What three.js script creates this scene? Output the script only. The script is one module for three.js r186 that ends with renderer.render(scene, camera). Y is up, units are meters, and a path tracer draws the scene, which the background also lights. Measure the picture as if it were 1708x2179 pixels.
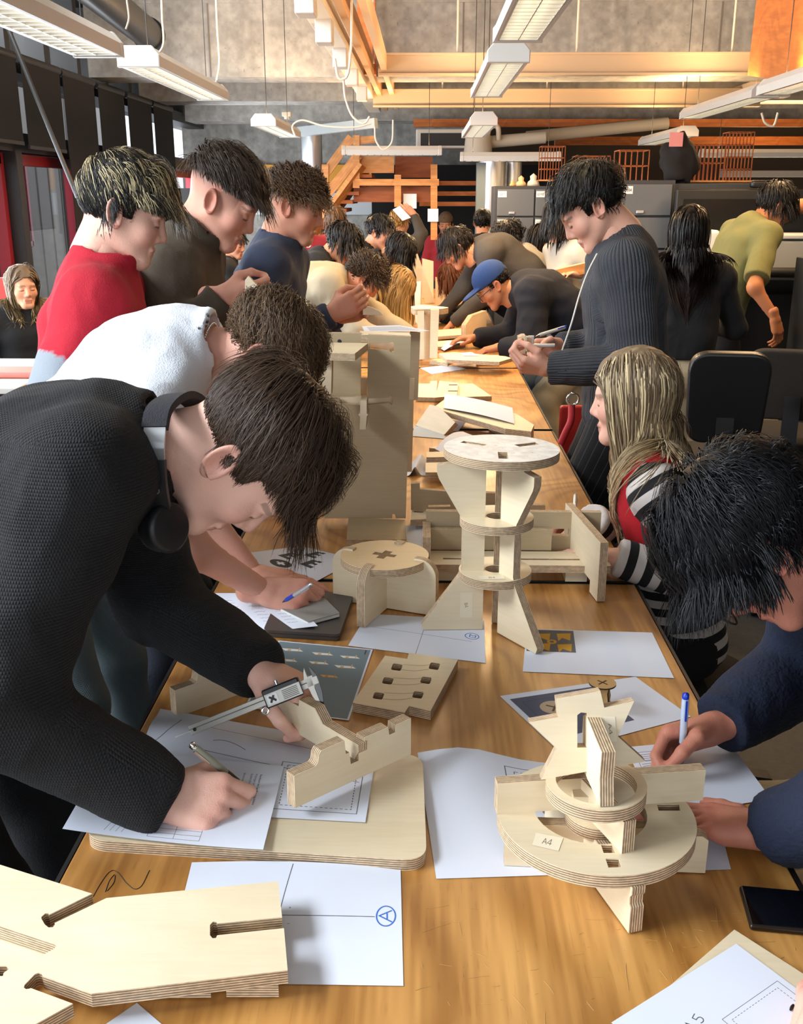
import * as THREE from 'three';
import { mergeGeometries, toCreasedNormals } from 'three/addons/utils/BufferGeometryUtils.js';
import { RoundedBoxGeometry } from 'three/addons/geometries/RoundedBoxGeometry.js';
import { RectAreaLightUniformsLib } from 'three/addons/lights/RectAreaLightUniformsLib.js';
import { ImprovedNoise } from 'three/addons/math/ImprovedNoise.js';

// ---------------------------------------------------------------- camera, light, exposure
const scene = new THREE.Scene();
const camera = new THREE.PerspectiveCamera(53.75, 1708 / 2179, 0.05, 80);
const EYE = new THREE.Vector3(0, 1.61, 0), PITCH = Math.atan(673 / 2150), YAW = 0.0213;
camera.position.copy(EYE);
camera.rotation.set(-PITCH, YAW, 0, 'YXZ');
const renderer = new THREE.WebGLRenderer({ antialias: true });
renderer.toneMapping = THREE.LinearToneMapping;
renderer.toneMappingExposure = 1.0;
renderer.shadowMap.enabled = true;
RectAreaLightUniformsLib.init();
scene.background = new THREE.Color().setRGB(1.7, 1.85, 2.1);

const WALL_X = -3.2;
// daylight through the openings of the left wall: one soft panel just inside each bank of glass
function daylight(name, w, h, pos, look, intensity, color = [0.86, 0.93, 1.0]) {
  const l = new THREE.RectAreaLight(new THREE.Color().setRGB(...color), intensity, w, h);
  l.name = name; l.position.set(...pos); l.lookAt(...look); scene.add(l); return l;
}
daylight('window_light_upper', 2.6, 0.8, [WALL_X + 0.3, 3.02, -1.0], [0.0, 0.75, -1.25], 36);
daylight('window_light_lower', 4.0, 1.4, [WALL_X + 0.3, 1.35, -0.2], [0, 1.2, -1.2], 7);
daylight('window_light_clerestory', 7.0, 0.6, [WALL_X + 0.3, 3.0, -6.6], [0.5, 2.6, -8.6], 15);
daylight('window_light_far', 6.4, 1.3, [WALL_X + 0.3, 1.28, -7.6], [0, 1.2, -7.6], 9);
daylight('window_light_end', 3.4, 1.2, [WALL_X + 0.3, 1.4, -12.9], [0, 1.6, -14.2], 9);
daylight('window_light_behind', 3.4, 1.5, [0.3, 1.95, 3.3], [0.1, 1.1, -1.5], 3.4);

// a surveyed point: picture column and row, and how far down the room (metres)
const FOC = 2150, cP = Math.cos(PITCH), sP = Math.sin(PITCH), cY = Math.cos(YAW), sY = Math.sin(YAW);
function sight(u, v) {
  const a = u - 854, b = -(v - 1089.5);
  const f = [-sY * cP, -sP, -cY * cP], r = [cY, 0, -sY];
  const up = [r[1] * f[2] - r[2] * f[1], r[2] * f[0] - r[0] * f[2], r[0] * f[1] - r[1] * f[0]];
  return [0, 1, 2].map(i => f[i] * FOC + r[i] * a + up[i] * b);
}
const V = (x, y, z) => new THREE.Vector3(x, y, z);
function at(u, v, Z) { const d = sight(u, v), t = Z / -d[2]; return V(d[0] * t, EYE.y + d[1] * t, -Z); }
const TABLE = 0.75;
function onTable(u, v, h = 0) { const d = sight(u, v), t = (TABLE + h - EYE.y) / d[1]; return V(d[0] * t, TABLE + h, d[2] * t); }
// ---------------------------------------------------------------- helpers
let seed = 12345;
function rnd() { seed = (seed * 1664525 + 1013904223) >>> 0; return seed / 4294967296; }
const rr = (a, b) => a + (b - a) * rnd();
const clamp = (x, a = 0, b = 1) => Math.min(b, Math.max(a, x));
const lerp = (a, b, t) => a + (b - a) * t;
const sstep = (a, b, x) => { const t = clamp((x - a) / (b - a)); return t * t * (3 - 2 * t); };
const perlin = new ImprovedNoise();
const n3 = (x, y, z) => perlin.noise(x, y, z);
function h2(x, y) { let h = (x * 374761393 + y * 668265263) | 0; h = Math.imul(h ^ (h >>> 13), 1274126177); return ((h ^ (h >>> 16)) >>> 0) / 4294967296; }
function vn(x, y, px, py) {
  const xi = Math.floor(x), yi = Math.floor(y), fx = x - xi, fy = y - yi, sx = fx * fx * (3 - 2 * fx), sy = fy * fy * (3 - 2 * fy);
  const w = (a, p) => ((a % p) + p) % p;
  const a = h2(w(xi, px), w(yi, py)), b = h2(w(xi + 1, px), w(yi, py)), c = h2(w(xi, px), w(yi + 1, py)), d = h2(w(xi + 1, px), w(yi + 1, py));
  return lerp(lerp(a, b, sx), lerp(c, d, sx), sy);
}
function fbm(u, v, fx, fy, oct = 4) { let s = 0, a = 0.5, t = 0; for (let i = 0; i < oct; i++) { s += a * vn(u * fx + i * 17, v * fy + i * 31, fx, fy); t += a; a *= 0.5; fx *= 2; fy *= 2; } return s / t; }
function tex(w, h, fn, srgb = true, size = 1) {
  const d = new Uint8Array(w * h * 4);
  for (let y = 0; y < h; y++) for (let x = 0; x < w; x++) {
    const c = fn(x / w, y / h), i = (y * w + x) * 4;
    d[i] = clamp(c[0], 0, 255); d[i + 1] = clamp(c[1], 0, 255); d[i + 2] = clamp(c[2], 0, 255); d[i + 3] = 255;
  }
  const t = new THREE.DataTexture(d, w, h, THREE.RGBAFormat);
  t.wrapS = t.wrapT = THREE.RepeatWrapping; t.magFilter = THREE.LinearFilter; t.minFilter = THREE.LinearMipmapLinearFilter; t.generateMipmaps = true;
  if (srgb) t.colorSpace = THREE.SRGBColorSpace;
  t.repeat.set(1 / size, 1 / size); t.needsUpdate = true; return t;
}
const grey = g => [g, g, g];
function canvasTex(w, h, draw) {
  const c = document.createElement('canvas'); c.width = w; c.height = h; const x = c.getContext('2d');
  draw(x, w, h); const t = new THREE.CanvasTexture(c); t.colorSpace = THREE.SRGBColorSpace; t.magFilter = THREE.LinearFilter; return t;
}
const std = (color, o = {}) => new THREE.MeshStandardMaterial({ color, roughness: 0.7, ...o });
const phys = (color, o = {}) => new THREE.MeshPhysicalMaterial({ color, roughness: 0.7, ...o });
function planarUV(g) {      // uv in metres by the way each face points
  if (g.index) g = g.toNonIndexed();
  const p = g.attributes.position, n = p.count, uv = new Float32Array(n * 2), a = V(), b = V(), c = V();
  for (let i = 0; i < n; i += 3) {
    a.fromBufferAttribute(p, i); b.fromBufferAttribute(p, i + 1).sub(a); c.fromBufferAttribute(p, i + 2).sub(a); b.cross(c);
    const ax = Math.abs(b.x), ay = Math.abs(b.y), az = Math.abs(b.z);
    for (let k = i; k < i + 3; k++) {
      const x = p.getX(k), y = p.getY(k), z = p.getZ(k);
      if (ax > ay && ax > az) { uv[2 * k] = z; uv[2 * k + 1] = y; } else if (ay > az) { uv[2 * k] = x; uv[2 * k + 1] = z; } else { uv[2 * k] = x; uv[2 * k + 1] = y; }
    }
  }
  g.setAttribute('uv', new THREE.BufferAttribute(uv, 2)); return g;
}
function box(w, h, d, x = 0, y = 0, z = 0, r = 0) {
  let g = r > 0 ? new RoundedBoxGeometry(w, h, d, 2, Math.min(r, w / 2.02, h / 2.02, d / 2.02)) : new THREE.BoxGeometry(w, h, d);
  g = planarUV(g.translate(x, y, z)); return g;
}
const plain = g => { if (g.index) g = g.toNonIndexed(); for (const k of Object.keys(g.attributes)) if (!['position', 'normal', 'uv'].includes(k)) g.deleteAttribute(k); return g; };
const join = a => mergeGeometries(a.map(plain));
function cyl(r0, r1, h, x = 0, y = 0, z = 0, seg = 20) { return new THREE.CylinderGeometry(r1, r0, h, seg).translate(x, y, z); }
function rod(a, b, r, seg = 8, r2 = r) {      // a bar between two points
  const d = b.clone().sub(a), g = new THREE.CylinderGeometry(r2, r, d.length(), seg);
  g.translate(0, d.length() / 2, 0); g.applyQuaternion(new THREE.Quaternion().setFromUnitVectors(V(0, 1, 0), d.clone().normalize())); g.translate(a.x, a.y, a.z); return g;
}
function beam(a, b, w, h, upv = V(0, 1, 0)) {  // a rectangular bar between two points
  const d = b.clone().sub(a), L = d.length(); d.normalize();
  const s = V().crossVectors(upv, d).normalize(), u = V().crossVectors(d, s);
  const g = box(w, h, L); g.applyMatrix4(new THREE.Matrix4().makeBasis(s, u, d).setPosition(a.clone().add(b).multiplyScalar(0.5))); return g;
}
function wire(pts, r, seg = 24, rs = 6) { return new THREE.TubeGeometry(new THREE.CatmullRomCurve3(pts), seg, r, rs); }
const used = {};
function numbered(n) { used[n] = (used[n] ?? -1) + 1; return used[n] ? `${n}_${String(used[n]).padStart(3, '0')}` : n; }
function mesh(name, g, m, parent) {
  const o = new THREE.Mesh(Array.isArray(g) ? join(g) : g, m); o.castShadow = o.receiveShadow = true;
  o.name = parent ? name : numbered(name); (parent || scene).add(o); return o;
}
function tag(o, label, category, group) { o.userData.label = label; o.userData.category = category; if (group) o.userData.group = group; return o; }
function thing(name, label, category, pos = [0, 0, 0], turn = 0, group) {
  const o = new THREE.Group(); o.name = numbered(name); o.position.set(...pos); o.rotation.y = turn; scene.add(o); return tag(o, label, category, group);
}
function struct(name, g, m, label, category) {
  const o = mesh(name, g, m); o.userData.kind = 'structure'; o.userData.label = label; o.userData.category = category; return o;
}
function dup(root, label, pos, turn) {
  const r = root.clone(); r.name = numbered(root.name.replace(/_\d{3}$/, '')); r.userData = { ...root.userData, label }; if (pos) r.position.set(...pos); if (turn !== undefined) r.rotation.y = turn; scene.add(r); return r;
}

// ---------------------------------------------------------------- surfaces
const T = {}, M = {};
T.table = tex(2048, 2048, (u, v) => {        // rotary cut veneer under old varnish
  const w = fbm(u, v, 3, 2, 3), k = vn(u * 7, v * 4, 7, 4), a = u * 4 + 2.4 * w, ring = Math.pow(Math.abs(Math.sin((a * 3 + 1.1 * Math.sin(v * 6.283 + 5 * w)) * 3.1416)), 5), band = Math.sin(a * 6.283);
  const pore = vn(u * 700, v * 46, 700, 46), fine = vn(u * 260, v * 14, 260, 14), blot = fbm(u, v, 8, 8, 3);
  const g = 0.58 + 0.12 * band - 0.5 * ring * (0.25 + 0.9 * k) + 0.42 * (fine - 0.5) + 0.55 * (blot - 0.5) - (pore > 0.8 ? 0.2 * (pore - 0.8) / 0.2 : 0);
  return [lerp(148, 216, g), lerp(97, 160, g), lerp(40, 88, g)];
}, true, 1.6);
T.tableRough = tex(512, 512, (u, v) => grey(88 + 90 * fbm(u, v, 9, 9, 5) + 24 * fbm(u, v, 90, 12, 2)), false, 1.0);
T.birch = tex(1024, 1024, (u, v) => {
  const w = fbm(u, v, 2, 3, 3), cath = Math.sin((v * 7 + w * 4 + 0.35 * Math.sin(u * 6.283 + w * 5)) * 6.283), fine = fbm(u, v, 12, 150, 3), bl = fbm(u, v, 5, 5, 4);
  const g = 0.5 + 0.07 * cath * w + 0.22 * (fine - 0.5) + 0.4 * (bl - 0.5);
  return [lerp(205, 238, g), lerp(186, 224, g), lerp(150, 197, g)];
}, true, 0.6);
T.ply = tex(256, 128, (u, v) => {          // one sheet of 18 mm: light and dark veneers
  const k = v * 11, i = Math.floor(k), f = k - i, n = fbm(u, v, 40, 4, 2), line = (f < 0.14 || f > 0.9) ? 0.62 : 1;
  const d = i % 2 ? 0.66 : 1; const s = d * line * (0.88 + 0.24 * n);
  return [226 * s, 200 * s * (d < 1 ? 0.94 : 1), 165 * s * (d < 1 ? 0.88 : 1)];
}, true, 1);
T.ply.repeat.set(4, 1 / 0.018);
T.concrete = tex(1024, 1024, (u, v) => {
  const a = fbm(u, v, 4, 4, 6), b = fbm(u, v, 40, 40, 3), st = fbm(u, v, 24, 3, 3), pit = vn(u * 120, v * 120, 120, 120) > 0.965 ? 0.82 : 1;
  const g = (150 + 70 * (a - 0.5) + 40 * (b - 0.5) + 34 * (st - 0.5)) * pit; return [g, g * 0.975, g * 0.93];
}, true, 2.2);
T.concreteBump = tex(512, 512, (u, v) => grey(255 * (0.6 * fbm(u, v, 20, 20, 5) + 0.4 * fbm(u, v, 3, 3, 3))), false, 1.4);
T.timber = tex(512, 512, (u, v) => {
  const w = fbm(u, v, 3, 2, 3), g = 0.5 + 0.3 * Math.sin((v * 8 + w * 4) * 6.283) * 0.4 + 0.6 * (fbm(u, v, 6, 60, 3) - 0.5);
  return [lerp(168, 222, g), lerp(104, 160, g), lerp(50, 96, g)];
}, true, 0.9);
T.cloth = tex(512, 512, (u, v) => grey(255 * (0.55 * fbm(u, v, 128, 128, 2) + 0.45 * fbm(u, v, 20, 20, 4))), false, 0.22);
T.knit = tex(512, 512, (u, v) => {          // rows of loops
  const row = v * 48, c = u * 56 + (Math.floor(row) % 2) * 0.5, f = row - Math.floor(row), l = Math.abs(Math.sin(c * Math.PI));
  const w = fbm(u, v, 30, 30, 3); return grey(255 * clamp(Math.pow(Math.sin(f * Math.PI), 0.7) * (0.45 + 0.4 * l) + 0.4 * (w - 0.5)));
}, false, 0.22);
T.rib = tex(256, 256, (u, v) => { const f = Math.abs(Math.sin(v * 16 * Math.PI)); return grey(255 * clamp(Math.pow(f, 0.8) * 0.85 + 0.3 * (fbm(u, v, 64, 64, 2) - 0.5))); }, false, 0.16);
T.twill = tex(256, 256, (u, v) => grey(255 * (0.5 + 0.35 * Math.sin((u + v) * 40 * 6.283) + 0.3 * (fbm(u, v, 32, 32, 3) - 0.5))), false, 0.16);
T.fleece = tex(512, 512, (u, v) => grey(255 * clamp(0.65 * fbm(u, v, 70, 70, 3) + 0.5 * fbm(u, v, 22, 22, 3) - 0.05)), false, 0.3);
T.skin = tex(512, 512, (u, v) => grey(255 * (0.6 * fbm(u, v, 100, 100, 3) + 0.4 * fbm(u, v, 28, 28, 3))), false, 0.12);
T.speck = tex(512, 512, (u, v) => grey(200 + 55 * fbm(u, v, 60, 60, 4) - 30 * (vn(u * 200, v * 200, 200, 200) > 0.93)), true, 0.8);

M.table = phys(0xffffff, { map: T.table, roughness: 0.75, roughnessMap: T.tableRough, clearcoat: 0.35, clearcoatRoughness: 0.28 });
M.tableEdge = std(0x191512, { roughness: 0.5 });
M.birch = std(0xffffff, { map: T.birch, roughness: 0.55 });
M.plyEdge = std(0xffffff, { map: T.ply, roughness: 0.7 });
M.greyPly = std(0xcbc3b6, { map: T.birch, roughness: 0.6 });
M.concrete = std(0xffffff, { map: T.concrete, bumpMap: T.concreteBump, bumpScale: 0.006, roughness: 0.88 });
M.timber = std(0xffffff, { map: T.timber, roughness: 0.6 });
M.timberDark = std(0xc09468, { map: T.timber, roughness: 0.6 });
M.white = std(0xcac5bc, { roughness: 0.45 });
M.cream = std(0xd9cbb4, { roughness: 0.5 });
M.black = std(0x141414, { roughness: 0.55 });
M.blind = std(0x1b1a19, { roughness: 0.85, bumpMap: T.cloth, bumpScale: 0.001 });
M.frame = std(0x2a2826, { roughness: 0.45, metalness: 0.2 });
M.red = std(0x9c1f2e, { roughness: 0.45 });
M.steel = std(0xc9cbcd, { metalness: 0.85, roughness: 0.36 });
M.chrome = std(0xdedede, { metalness: 1, roughness: 0.15 });
M.locker = std(0x62666a, { roughness: 0.42, metalness: 0.25 });
M.lockerBody = std(0x3a3c3f, { roughness: 0.5, metalness: 0.2 });
M.paper = std(0xd9deea, { roughness: 0.85, side: THREE.DoubleSide });
M.floor = std(0x4a4a4a, { map: T.speck, roughness: 0.6 });
M.plastic = std(0x1b1b1d, { roughness: 0.38 });
M.seat = std(0x2e2922, { roughness: 0.95, bumpMap: T.cloth, bumpScale: 0.002 });
M.glass = phys(0xffffff, { transmission: 1, roughness: 0.02, ior: 1.45, thickness: 0 });
M.lens = phys(0xffffff, { transmission: 1, roughness: 0.0, ior: 1.3, thickness: 0 });
M.ochre = std(0xc98a1c, { roughness: 0.6 });
M.louver = std(0xd8d8d4, { metalness: 0.7, roughness: 0.3 });
// ---------------------------------------------------------------- the room
struct('floor', box(12, 0.2, 22, 1.4, -0.1, -7), M.floor, 'dark grey speckled studio floor', 'floor');
struct('ceiling', box(12, 0.2, 22, 1.4, 3.68, -7), M.concrete, 'raw concrete ceiling slab', 'ceiling');
struct('wall_right', box(0.2, 3.8, 22, 7.3, 1.8, -7), std(0x8f8577), 'plain wall far right of the studio', 'wall');
{ // the wall behind the camera, with a window
  const g = [box(2.4, 3.8, 0.2, -3.4, 1.8, 3.6), box(5.4, 3.8, 0.2, 4.7, 1.8, 3.6), box(4.4, 1.1, 0.2, -0.1, 0.55, 3.6), box(4.4, 0.9, 0.2, -0.1, 3.2, 3.6)];
  const w = struct('wall_rear', g, std(0xa7a29a), 'plain wall behind the camera', 'wall'); mesh('pane', box(4.4, 1.65, 0.008, -0.1, 1.925, 3.6), M.glass, w);
}
{ // left wall: sill, rail between windows and clerestory, head
  const g = [box(0.25, 0.45, 20, WALL_X, 0.225, -6.4), box(0.22, 0.12, 20, WALL_X, 2.56, -6.4), box(0.25, 0.3, 20, WALL_X, 3.46, -6.4), box(0.22, 0.14, 20, WALL_X, 2.0, -6.4)];
  const w = struct('wall_left', g, M.frame, 'dark framed window wall along the left side', 'wall');
  for (let z = 3.4; z > -16.4; z -= 0.82) mesh('mullion', box(0.24, 0.75, 0.09, WALL_X, 2.96, z, 0.004), M.frame, w);
  for (let z = 3.4; z > -16.4; z -= 1.64) mesh('post', box(0.24, 1.5, 0.12, WALL_X, 1.2, z, 0.004), M.frame, w);
  for (let z = 3.4; z > -15; z -= 1.64) {
    const f = mesh('window_frame', [box(0.09, 1.46, 0.07, WALL_X - 0.02, 1.19, z - 0.11), box(0.09, 1.46, 0.07, WALL_X - 0.02, 1.19, z - 1.53), box(0.09, 0.08, 1.4, WALL_X - 0.02, 1.88, z - 0.82), box(0.09, 0.1, 1.4, WALL_X - 0.02, 0.5, z - 0.82)], M.red, w);
    f.userData.label = 'red painted window frame';
    mesh('pane', box(0.008, 1.4, 1.42, WALL_X - 0.02, 1.19, z - 0.82), M.glass, w);
    mesh('pane', box(0.008, 0.72, 1.6, WALL_X - 0.04, 2.96, z - 0.82), M.glass, w);
  }
}
// outside: boarded building with a red window, ground, eaves
{
  const o = thing('outbuilding', 'grey weathered boarded building with red window outside the glass', 'building', [-6.2, 0, -15]);
  for (let i = 0; i < 44; i++) mesh('board', box(0.06, 5, 0.25, (i % 2) * 0.02, 2.3, 5.9 - i * 0.27, 0.006), M.boards ??= std(0x8f8a84, { roughness: 0.9 }), o);
  mesh('window_frame', [box(0.1, 0.08, 1.5, 0.08, 2.15, -0.4), box(0.1, 0.08, 1.5, 0.08, 0.9, -0.4), box(0.1, 1.3, 0.08, 0.08, 1.5, 0.34), box(0.1, 1.3, 0.08, 0.08, 1.5, -1.14)], M.red, o);
  mesh('pane', box(0.02, 1.2, 1.4, 0.06, 1.52, -0.4), std(0x30363c, { roughness: 0.1 }), o);
  for (let i = 0; i < 4; i++) mesh('notice', box(0.01, 0.07, 0.12, 0.08, 1.05 + i * 0.27, -0.1 - (i % 2) * 0.03), M.paper, o);
  struct('ground', box(8, 0.1, 30, -7.4, -0.16, -6), std(0x77746c, { map: T.speck }), 'paved ground outside the windows', 'ground');
  const e = tag(mesh('concrete_beam', box(0.3, 1.1, 22, WALL_X - 1.1, 3.3, -10), M.concrete), 'pale concrete beam outside the clerestory windows', 'beam');
  const e2 = tag(mesh('concrete_column', box(0.4, 3.0, 0.4, WALL_X - 1.1, 1.3, -7.4), M.concrete), 'concrete column outside the left windows', 'column');
}
// roller blinds over the left windows
[[-7.6, 0.7, 0.60], [-8.45, 0.86, 0.62], [-9.35, 0.86, 1.25], [-10.3, 0.86, 1.3], [-11.3, 0.95, 1.35], [-12.3, 0.9, 1.35], [-6.6, 1.1, 0.6]].forEach(([z, w, h], i) => {
  const t = thing('roller_blind', ['short black roller blind beside the red framed window', 'short black roller blind over the red framed window', 'long black roller blind behind the streaked-hair student', 'long black roller blind, second beyond the red window', 'long black roller blind, third beyond the red window', 'last long black roller blind before the concrete wall', 'black roller blind nearest the camera at picture edge'][i], 'blind', [WALL_X + 0.2, 2.58, z]);
  mesh('roller_tube', cyl(0.035, 0.035, w).rotateX(Math.PI / 2), M.frame, t);
  mesh('fabric', box(0.006, h, w - 0.04, 0.02, -h / 2, 0), M.blind, t);
  mesh('bottom_bar', box(0.02, 0.03, w - 0.04, 0.02, -h, 0, 0.005), M.frame, t);
});
{ // slanted strap in front of the blinds
  tag(mesh('window_pole', rod(at(0, 18, 6.4), at(165, 420, 6.4), 0.014), M.frame), 'thin dark pole slanting in front of the black blinds', 'pole');
}
// concrete: beams across the room
{
  const b = struct('trim_1', box(10.4, 0.92, 0.5, 2.05, 3.13, -10.45), M.concrete, 'deep raw concrete beam across the ceiling', 'beam');
  mesh('formwork_ledge', box(10.4, 0.03, 0.02, 2.05, 3.31, -10.195), M.concrete, b);
  for (const x of [-2.0, 0.35, 2.7]) mesh('formwork_seam', box(0.012, 0.92, 0.008, x, 3.13, -10.198), std(0x777069), b);
  struct('trim_2', box(10.4, 0.35, 0.5, 2.05, 2.78, -12.2), M.concrete, 'lower concrete beam behind the deep one', 'beam');
  struct('trim_3', box(10.4, 0.5, 0.6, 2.05, 2.78, -14.2), M.concrete, 'third concrete beam far down the room', 'beam');
  struct('wall_back', [box(4.2, 3.7, 0.3, -1.3, 1.8, -15.2)], M.concrete, 'grey concrete wall at the back left', 'wall');
  struct('wall_back_right', [box(7.4, 3.8, 0.3, 4.5, 1.8, -17.8)], std(0x5a4c3e), 'brown wall at the far back right', 'wall');
  const y = tag(mesh('wall_panel', box(2.6, 0.34, 0.05, -2.0, 1.86, -14.98, 0.008), M.ochre), 'ochre yellow panel on the concrete back wall', 'panel');
  tag(mesh('wall_panel', box(2.0, 0.3, 0.05, -1.4, 1.5, -14.97, 0.008), std(0xb9bcbe)), 'pale grey panel below the ochre one', 'panel');
  tag(mesh('dark_curtain', box(2.6, 2.0, 0.12, 0.6, 1.0, -14.2), std(0x0e0d0d, { roughness: 0.95 })), 'black screen wall behind the far students', 'screen');
  tag(mesh('dark_curtain', box(0.5, 1.7, 0.1, -3.0, 0.85, -13.2), std(0x151413, { roughness: 0.95 })), 'black screen beside the far end of the blinds', 'screen');
}
// orange glulam beams upper right and far
{
  const b = struct('trim_4', beam(at(1640, 60, 8.0), at(1960, 40, 5.0), 0.25, 0.62), M.timberBright ??= std(0xffd29a, { map: T.timber, roughness: 0.5 }), 'orange laminated timber beam at upper right', 'beam');
  struct('trim_5', beam(at(880, 262, 13.6), at(1708, 262, 13.4), 0.1, 0.09), M.timberBright, 'orange timber beam far down the ceiling', 'beam');
  struct('trim_6', beam(at(1180, 300, 16), at(1708, 300, 16), 0.1, 0.12), M.timberBright, 'farther orange timber beam under the ceiling', 'beam');
  struct('trim_7', box(0.16, 0.9, 0.16, at(780, 40, 9.9).x, 3.1, -9.9), M.timberBright, 'orange timber post head above the cable tray', 'post');
}
// ventilation duct upper left, columns
{
  const a = at(150, -60, 7.4), b = at(318, 75, 9.6);
  const t = thing('ventilation_duct', 'round dark steel ventilation duct above the left lights', 'duct');
  mesh('pipe', rod(a, b, 0.125, 24), std(0x4d4a47, { metalness: 0.75, roughness: 0.35 }), t);
  mesh('end_collar', rod(b.clone().lerp(a, 0.03), b, 0.14, 24), std(0x2b2a29, { metalness: 0.6, roughness: 0.4 }), t);
  const cols = [[664, 12.5, 0.12, 'shiny steel column left of the wooden stair'], [1048, 12.2, 0.16, 'left grey steel column behind the lockers'], [1092, 12.4, 0.1, 'right steel column behind the lockers']];
  for (const [u, Z, r, l] of cols) {
    const p = at(u, 340, Z), c = thing('steel_column', l, 'column', [p.x, 0, p.z]);
    const hh = r === 0.12 ? 2.3 : 1.98; mesh('shaft', cyl(r, r, hh, 0, hh / 2, 0, 24), M.steel, c); mesh('base_plate', box(r * 2.6, 0.03, r * 2.6, 0, 0.015, 0), M.frame, c);
  }
  const p = at(1020, 500, 11.6), c = thing('steel_channel', 'grey blue steel channel post left of the lockers', 'post', [p.x, 0, p.z]);
  mesh('flange', box(0.1, 1.95, 0.02, 0, 0.975, 0.06), std(0x6c777c, { metalness: 0.4, roughness: 0.5 }), c); mesh('web', box(0.02, 1.95, 0.12, -0.04, 0.975, 0), std(0x6c777c, { metalness: 0.4 }), c); mesh('switch_box', box(0.07, 0.1, 0.05, 0.01, 1.4, 0.09, 0.006), std(0x8b9295), c);
}

// ---------------------------------------------------------------- hanging lights
const WARM = [1.0, 0.66, 0.34];
function fixture(label, x, y, z0, z1, o = {}) {      // runs from z0 (near) to z1 along -z, bottom at y
  const L = z1 - z0, t = thing('pendant_light', label, 'light', [x, y, -(z0 + z1) / 2], o.turn || 0, 'hanging fluorescent lights');
  const w = o.w || 0.19, h = 0.085, s = new THREE.Shape();
  s.moveTo(-w / 2, 0.0); s.lineTo(-w / 2, h * 0.55); s.lineTo(-w * 0.33, h); s.lineTo(w * 0.33, h); s.lineTo(w / 2, h * 0.55); s.lineTo(w / 2, 0); s.lineTo(w * 0.43, 0); s.lineTo(w * 0.36, h * 0.6); s.lineTo(-w * 0.36, h * 0.6); s.lineTo(-w * 0.43, 0);
  mesh('housing', planarUV(new THREE.ExtrudeGeometry(s, { depth: L, bevelEnabled: false }).translate(0, 0, -L / 2)), M.white, t);
  const e = new THREE.Shape(); e.moveTo(-w / 2, 0); e.lineTo(-w / 2, h * 0.55); e.lineTo(-w * 0.33, h); e.lineTo(w * 0.33, h); e.lineTo(w / 2, h * 0.55); e.lineTo(w / 2, 0);
  for (const k of [-1, 1]) mesh('end_cap', new THREE.ExtrudeGeometry(e, { depth: 0.03, bevelEnabled: true, bevelSize: 0.004, bevelThickness: 0.004, bevelSegments: 1 }).translate(0, 0, k * (L / 2 + 0.012) - 0.015), M.white, t);
  const glow = o.on === undefined ? 1 : o.on;
  for (const k of [-1, 1]) mesh('fluorescent_tube', new THREE.CylinderGeometry(0.012, 0.012, L * 0.95, 8).rotateX(Math.PI / 2).translate(k * w * 0.17, h * 0.42, 0), std(0xfff2dd, { emissive: new THREE.Color().setRGB(1, 0.86, 0.62), emissiveIntensity: 5 * glow }), t);
  const n = Math.round(L / (o.pitch || 0.075));
  for (let i = 0; i <= n; i++) mesh('louver_slat', box(w * 0.82, 0.03, 0.006, 0, 0.015, -L / 2 + 0.02 + (L - 0.04) * i / n), M.louver, t);
  for (const k of [-1, 1]) mesh('suspension_cable', cyl(0.003, 0.003, 3.58 - y - h, 0, h + (3.58 - y - h) / 2, k * L * 0.4, 5), M.frame, t);
  mesh('louver_rail', [box(0.006, 0.03, L - 0.03, -w * 0.41, 0.015, 0), box(0.006, 0.03, L - 0.03, w * 0.41, 0.015, 0), box(0.004, 0.03, L - 0.03, 0, 0.015, 0)], M.louver, t);
  const add = (dy, face, power) => {
    const l = new THREE.RectAreaLight(new THREE.Color().setRGB(...(o.color || WARM)), power, w * 0.8, L * 0.95); l.name = 'lamp_light';
    l.position.set(0, dy, 0); l.rotation.x = face; t.add(l);
  };
  add(-0.006, -Math.PI / 2, (o.down ?? 46) * glow);
  add(h + 0.012, Math.PI / 2, (o.up ?? 50) * glow);
  return t;
}
fixture('nearest white hanging light at the upper left corner', -1.30, 2.14, 2.6, 4.35, { on: 0.55, color: [1, 0.8, 0.55], down: 8, up: 4 });
fixture('white hanging light, second in the left row', -1.33, 2.185, 5.1, 6.8, { down: 34, up: 16 });
fixture('small white hanging light above the navy polo student', at(570, 280, 8.6).x, 2.13, 8.4, 10.0);
fixture('nearest white hanging light of the middle row, cut by top edge', 0.37, 2.2, 2.8, 4.42, { down: 7, up: 16, color: [1, 0.74, 0.44] });
fixture('white hanging light, second of the middle row', 0.385, 2.2, 5.1, 6.8, { down: 66, up: 45 });
fixture('white hanging light seen end on, farthest of the middle row', 0.42, 2.09, 7.7, 9.3);
fixture('nearest white hanging light of the right row', 2.1, 2.19, 4.7, 6.6);
fixture('white hanging light, second of the right row', 2.35, 2.26, 7.6, 9.6);
fixture('white hanging light, third of the right row', 2.4, 2.13, 9.9, 11.6);
fixture('white hanging light running crossways before the stair', at(833, 325, 11).x, 2.01, 10.52, 11.48, { turn: Math.PI / 2 + 0.06 });
fixture('white hanging light running crossways left of the lockers', at(1085, 340, 11).x, 1.95, 10.52, 11.48, { turn: Math.PI / 2 - 0.06 });
fixture('far hanging light high at the right edge', at(1660, 345, 12).x, 2.02, 11.2, 12.9, { turn: Math.PI / 2 });
fixture('farthest hanging light near the back right wall', at(1640, 378, 15).x, 1.86, 14.4, 15.7, { turn: Math.PI / 2 });
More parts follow.
